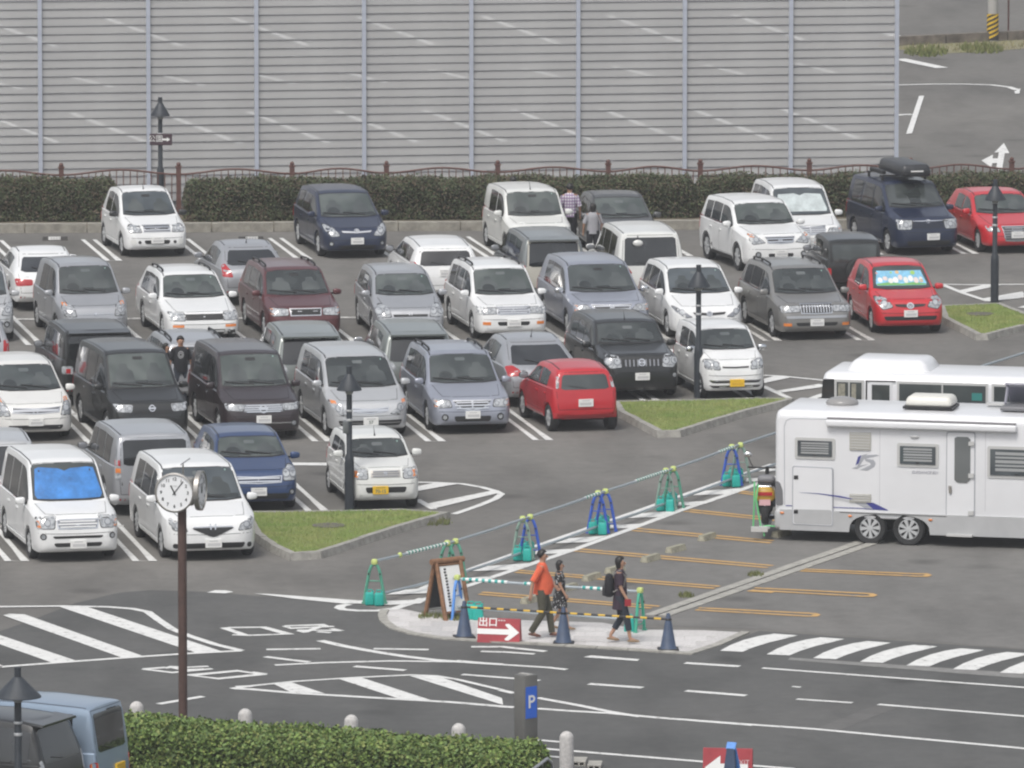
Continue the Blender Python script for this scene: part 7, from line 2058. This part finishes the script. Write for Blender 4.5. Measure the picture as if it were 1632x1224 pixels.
M_skin = mat('skin', (.42, .24, .16), .55); M_hair = mat('hair_black', (.012, .010, .009), .5, noise=.3, nscale=25)
M_eye = mat('eye', (.03, .02, .02), .2)
def person(label, u, v, rz, height, shirt, trousers, pose='stand', belly=0.0, sleeve=.5, crop_leg=0.0, hairlong=False, cap=None, skirt=None, shoes=None, z0=0.0, cheek=1.0):
    c = G(u, v)
    r_ = empty('person', (c.x, c.y, z0), rz, label, 'person')
    k = height / 1.65
    J = {}
    if pose == 'walk':
        J.update(kneeL=(.13, .09, .48), ankL=(.18, .09, .09), toeL=(.33, .10, .035), kneeR=(.01, -.09, .47), ankR=(-.20, -.09, .12), toeR=(-.06, -.10, .03))
        J.update(elL=(.03, .23, 1.10), wrL=(.22, .22, .95), elR=(-.16, -.23, 1.10), wrR=(-.20, -.25, .86))
    elif pose == 'walk2':
        J.update(kneeL=(.02, .09, .47), ankL=(-.20, .09, .11), toeL=(-.06, .10, .03), kneeR=(.14, -.09, .48), ankR=(.20, -.09, .09), toeR=(.34, -.10, .035))
        J.update(elL=(-.12, .22, 1.10), wrL=(-.05, .23, .88), elR=(.02, -.22, 1.10), wrR=(.14, -.22, .88))
    else:
        J.update(kneeL=(.02, .09, .47), ankL=(-.01, .09, .08), toeL=(.13, .11, .03), kneeR=(.02, -.09, .47), ankR=(-.01, -.09, .08), toeR=(.13, -.11, .03))
        J.update(elL=(-.03, .25, 1.10), wrL=(.06, .27, .87), elR=(-.03, -.25, 1.10), wrR=(.06, -.27, .87))
    S_ = lambda p: (p[0] * k, p[1] * k, p[2] * k)
    V = []; E = []; Rd = []
    def add(p, r, par=None):
        V.append(S_(p)); Rd.append(r * k)
        if par is not None: E.append((par, len(V) - 1))
        return len(V) - 1
    pel = add((0, 0, .90), .095); sp = add((0, 0, 1.08), .085, pel); ch = add((0, 0, 1.26), .10, sp); uc = add((-.005, 0, 1.37), .07, ch)
    nk = add((0, 0, 1.435), .048, uc); hd0 = add((.015, 0, 1.50), .068, nk); hd = add((.018, 0, 1.565), .078, hd0); ht = add((.012, 0, 1.615), .05, hd)
    for sd, s in (('L', 1), ('R', -1)):
        hp = add((0, s * .085, .87), .082, pel); kn = add(J['knee' + sd], .052, hp); an = add(J['ank' + sd], .036, kn); add(J['toe' + sd], .03, an)
        sh = add((-.005, s * .165, 1.36), .052, uc); el = add(J['el' + sd], .037, sh); wr = add(J['wr' + sd], .027, el)
        d = (Vector(J['wr' + sd]) - Vector(J['el' + sd])).normalized()
        pm_ = Vector(J['wr' + sd]) + d * .055
        pa = add(tuple(pm_), .026, wr)
        fw = Vector((1, 0, 0)) - d * d.x; fw.normalize()
        for i, (o_, ln) in enumerate(((.028, .07), (.010, .078), (-.009, .073), (-.027, .058))):
            f1 = pm_ + d * ln * .45 + fw * o_; f2 = pm_ + d * ln + fw * (o_ * .9) + Vector((.0, -s * .02, .0))
            a1 = add(tuple(f1), .0092, pa); add(tuple(f2), .0075, a1)
        t1 = Vector(J['wr' + sd]) + d * .03 + fw * .035; a1 = add(tuple(t1), .0105, wr); add(tuple(t1 + d * .035 + fw * .012), .0085, a1)
    skin_obj('body', V, E, Rd, M_skin, r_)
    # face
    for s in (-1, 1):
        MB().ell(S_((.083, s * .03, 1.565)), (.009 * k, .013 * k, .009 * k), 8, 6).build('eye', M_eye, r_, 60)
        MB().ell(S_((.01, s * .079, 1.555)), (.02 * k, .012 * k, .03 * k), 8, 6).build('ear', M_skin, r_, 60)
    MB().ell(S_((.098, 0, 1.545)), (.018 * k, .014 * k, .024 * k), 8, 6).build('nose', M_skin, r_, 60)
    MB().ell(S_((.086, 0, 1.510)), (.008 * k, .026 * k, .007 * k), 8, 6).build('mouth', mat('lips', (.28, .10, .09), .5), r_, 60)
    # hair
    h = MB().ell((0, 0, 0), (1, 1, 1), 18, 12)
    rnd = random.Random(int(u)); hv = []
    for p in h.v:
        q = Vector((p.x * .098, p.y * .094, p.z * .105)) * (1 + rnd.uniform(-.03, .03))
        if p.x > .25 and p.z < .35: q.x *= .45
        if p.z < -.3 and not hairlong: q.z *= .75
        if hairlong and p.z < -.2 and p.x < .2: q.z -= .08 * (-p.z)
        hv.append(tuple((q + Vector((-.002, 0, 1.588))) * k))
    mk('hair', hv, h.f, M_hair, r_, 60)
    if cap is not None:
        q = eloft('cap', [(S_((.012, 0, 1.60)), .104 * k, .098 * k), (S_((.01, 0, 1.65)), .098 * k, .092 * k), (S_((.01, 0, 1.69)), .06 * k, .058 * k)], cap[0], r_)
        MB().box(S_((.13, 0, 1.605)), (.13 * k, .15 * k, .012)).build('cap_peak', cap[1], q)
    # shirt
    hem = .84
    b_ = belly
    eloft('shirt', [(S_((0, 0, hem)), (.125 + b_) * k, .175 * k), (S_((.01 + b_ * .5, 0, .98)), (.130 + b_ * 1.2) * k, .172 * k), (S_((.01 + b_ * .4, 0, 1.12)), (.122 + b_) * k, .165 * k), (S_((0, 0, 1.27)), .122 * k, .18 * k), (S_((-.005, 0, 1.36)), .105 * k, .19 * k), (S_((-.005, 0, 1.405)), .08 * k, .145 * k), (S_((0, 0, 1.44)), .058 * k, .065 * k)], shirt, r_)
    for sd, s in (('L', 1), ('R', -1)):
        a = Vector((-.005, s * .15, 1.365)); e = Vector(J['el' + sd]); w = Vector(J['wr' + sd])
        p = a.lerp(e, sleeve * 2) if sleeve <= .5 else e
        pts = [a, a.lerp(p, .5), p]; rr = [.075, .066, .062]
        if sleeve > .5: pts.append(w); rr.append(.042)
        MB().tube([Vector(S_(q)) for q in pts], [x * k for x in rr], 10).build('sleeve', shirt, r_, 60)
        hp = Vector((0, s * .088, .88)); kn = Vector(J['knee' + sd]); an = Vector(J['ank' + sd])
        if skirt is None:
            low = kn.lerp(an, 1.0 - crop_leg)
            MB().tube([Vector(S_(q)) for q in (hp + Vector((0, 0, .05)), hp, hp.lerp(kn, .5), kn, kn.lerp(low, .6), low)], [x * k for x in (.095, .10, .09, .073, .064, .062)], 12).build('trouser_leg', trousers, r_, 60)
        sm_ = shoes or M_black
        t = Vector(J['toe' + sd]); h_ = MB().ell((0, 0, 0), (.125, .045, .038), 12, 8)
        md = an.lerp(t, .45); d = (t - an); ang = math.atan2(-(d.z + .05), d.x)
        mm = Matrix.Rotation(ang * .6, 3, 'Y')
        h_.v = [(mm @ Vector((q.x, q.y, max(q.z, -.02))) + Vector((md.x, md.y, max(.022, md.z - .02)))) * k for q in h_.v]
        h_.build('shoe', sm_, r_, 60)
    if skirt is None:
        eloft('trousers_seat', [(S_((0, 0, .80)), .115 * k, .168 * k), (S_((0, 0, .93)), .120 * k, .166 * k)], trousers, r_)
    else:
        eloft('skirt', [(S_((0, 0, skirt[1])), .19 * k, .23 * k), (S_((0, 0, .8)), .16 * k, .20 * k), (S_((0, 0, .95)), .125 * k, .165 * k)], skirt[0], r_)
    return r_, k

def print_mat(name, c1, c2, scale):
    m = bpy.data.materials.new(name); m.use_nodes = True; t = m.node_tree; b = t.nodes['Principled BSDF']; b.inputs['Roughness'].default_value = .85
    tc = t.nodes.new('ShaderNodeTexCoord'); n = t.nodes.new('ShaderNodeTexNoise'); n.inputs['Scale'].default_value = scale; n.inputs['Detail'].default_value = 2
    r = t.nodes.new('ShaderNodeValToRGB'); r.color_ramp.elements[0].position = .60; r.color_ramp.elements[0].color = (*c1, 1); r.color_ramp.elements[1].position = .64; r.color_ramp.elements[1].color = (*c2, 1)
    t.links.new(tc.outputs['Object'], n.inputs['Vector']); t.links.new(n.outputs['Fac'], r.inputs['Fac']); t.links.new(r.outputs[0], b.inputs['Base Color'])
    return m
def plaid_mat():
    m = bpy.data.materials.new('purple_check'); m.use_nodes = True; t = m.node_tree; b = t.nodes['Principled BSDF']; b.inputs['Roughness'].default_value = .85
    tc = t.nodes.new('ShaderNodeTexCoord'); sx = t.nodes.new('ShaderNodeSeparateXYZ'); t.links.new(tc.outputs['Object'], sx.inputs[0])
    outs = []
    for ax, f in (('Y', 95.0), ('Z', 80.0)):
        mu = t.nodes.new('ShaderNodeMath'); mu.operation = 'MULTIPLY'; mu.inputs[1].default_value = f; t.links.new(sx.outputs[ax], mu.inputs[0])
        si = t.nodes.new('ShaderNodeMath'); si.operation = 'SINE'; t.links.new(mu.outputs[0], si.inputs[0]); outs.append(si)
    mx = t.nodes.new('ShaderNodeMath'); mx.operation = 'MAXIMUM'; t.links.new(outs[0].outputs[0], mx.inputs[0]); t.links.new(outs[1].outputs[0], mx.inputs[1])
    r = t.nodes.new('ShaderNodeValToRGB'); r.color_ramp.elements[0].position = .35; r.color_ramp.elements[0].color = (.62, .60, .63, 1); r.color_ramp.elements[1].position = .75; r.color_ramp.elements[1].color = (.20, .11, .26, 1)
    t.links.new(mx.outputs[0], r.inputs['Fac']); t.links.new(r.outputs[0], b.inputs['Base Color'])
    return m
M_or = mat('orange_cotton', (.66, .12, .055), .85, noise=.12, nscale=6); M_olive = mat('olive_cloth', (.075, .072, .052), .9, noise=.2, nscale=8)
M_jean = mat('dark_denim', (.025, .032, .045), .9, noise=.2, nscale=10); M_gshirt = mat('grey_cotton', (.30, .30, .32), .9, noise=.1, nscale=6)
M_bshirt = mat('black_cotton', (.014, .014, .018), .9); M_pl = mat('plum_cotton', (.040, .024, .038), .9, noise=.2, nscale=8); M_sand = mat('sandal', (.25, .17, .10), .7)
person('man in orange shirt and olive trousers walking right', 864, 1019, R(-4), 1.66, M_or, M_olive, 'walk', .05, .5, 0, False, None, None, mat('shoe_brown', (.12, .05, .035), .6), .036)
person('person in black and white printed dress walking behind the man in orange', 892, 1007, R(-2), 1.32, print_mat('floral_black', (.014, .014, .016), (.5, .5, .5), 22.0), M_bshirt, 'walk2', 0, .35, 0, True, None, (print_mat('floral_hem', (.02, .02, .022), (.6, .6, .6), 30.0), .55), M_sand, .036)
wr_, k = person('woman in dark tunic with black backpack walking right', 988, 1027, R(-3), 1.62, M_pl, M_jean, 'walk2', 0, .42, .42, True, None, None, M_sand, .036)
eloft('tunic_skirt', [((0, 0, .66 * k), .15 * k, .195 * k), ((0, 0, .9 * k), .13 * k, .178 * k)], M_pl, wr_)
wc = G(988, 1027)
bp_ = empty('backpack', (wc.x, wc.y, .036), R(-3), 'black backpack worn by the walking woman', 'backpack')
rbox('bag', (-.21 * k, 0, 1.12 * k), (.20, .30, .44), .075, M_bshirt, bp_, 3, (.75, .85))
rbox('pocket', (-.30 * k, 0, 1.02 * k), (.08, .22, .2), .035, mat('bag_pocket', (.03, .03, .033), .7), bp_)
for s in (-1, 1): MB().tube([(-.13 * k, s * .10, 1.34 * k), (.0, s * .11, 1.425 * k), (.115 * k, s * .11, 1.30 * k), (.08, s * .14, 1.12 * k), (-.12, s * .13, 1.0 * k)], .018, 6).build('strap', mat('strap_grey', (.2, .19, .18), .7), bp_, 60)
hb2 = MB().box((.16, -.23, .80), (.12, .05, .13)).build('hand_bag', mat('red_bag', (.30, .02, .03), .5)); hb2.location = (wc.x, wc.y, .036); hb2.rotation_euler = (0, 0, R(-3)); tag(hb2, 'small red pouch in the hand of the woman with the backpack', 'pouch')
person('man in purple checked shirt standing beside the white cube-shaped car', 908, 398, R(95), 1.70, plaid_mat(), M_bshirt, 'stand', 0, .5)
gw, k = person('woman in grey T-shirt with brown shoulder bag facing away', 945, 420, R(88), 1.52, M_gshirt, M_bshirt, 'stand', 0, .45, 0, True)
gc_ = G(945, 420)
sb_ = empty('shoulder_bag', (gc_.x, gc_.y, 0), R(88), 'brown shoulder bag of the woman in grey', 'bag')
rbox('bag', (-.06, -.24, .92), (.26, .10, .20), .04, mat('brown_leather', (.12, .07, .055), .6), sb_)
MB().tube([(-.1, -.24, 1.0), (-.11, -.13, 1.28), (-.02, -.10, 1.37), (.1, -.14, 1.25), (.04, -.24, 1.0)], .012, 6).build('strap', mat('brown_strap', (.10, .06, .05), .6), sb_, 60)
bk, k = person('person in black T-shirt with white ring print between the black vans', 288, 648, R(-75), 1.58, M_bshirt, M_jean, 'stand', 0, .45)
for r0_, nm in ((.085, 'ring_print'), (.05, 'ring_print')):
    q = MB()
    n_ = 20
    vs = []; fs = []
    for i in range(n_):
        a = math.tau * i / n_
        for rr in (r0_, r0_ - .016): vs.append((.128 * k, rr * math.cos(a) * .8 - .02, 1.25 * k + rr * math.sin(a)))
    for i in range(n_): j = (i + 1) % n_; fs.append((2 * i, 2 * i + 1, 2 * j + 1, 2 * j))
    mk(nm, vs, fs, M_inkg, bk)
person('dark-haired person half hidden left of the black T-shirt', 265, 648, R(-20), 1.42, M_bshirt, M_jean, 'stand', 0, .45, 0, True)
person('person of whom only the hair shows over the cube-shaped car roof', 818, 381, R(90), 1.62, M_gshirt, M_jean, 'stand')

# ================================================================ the air
hz = MB().box((0, 250, 13.5), (700, 620, 29.5)).build('haze', mat('haze_air', (1, 1, 1)))
hz['kind'] = 'stuff'; tag(hz, 'thin pale summer haze over the whole car park', 'haze')
hm = hz.data.materials[0]; ht_ = hm.node_tree
for n_ in list(ht_.nodes):
    if n_.type == 'BSDF_PRINCIPLED': ht_.nodes.remove(n_)
pv_ = ht_.nodes.new('ShaderNodeVolumePrincipled')
pv_.inputs['Color'].default_value = (.93, .95, .97, 1)
pv_.inputs['Density'].default_value = 0.00037
pv_.inputs['Anisotropy'].default_value = 0.2
ht_.links.new(pv_.outputs[0], ht_.nodes['Material Output'].inputs['Volume'])
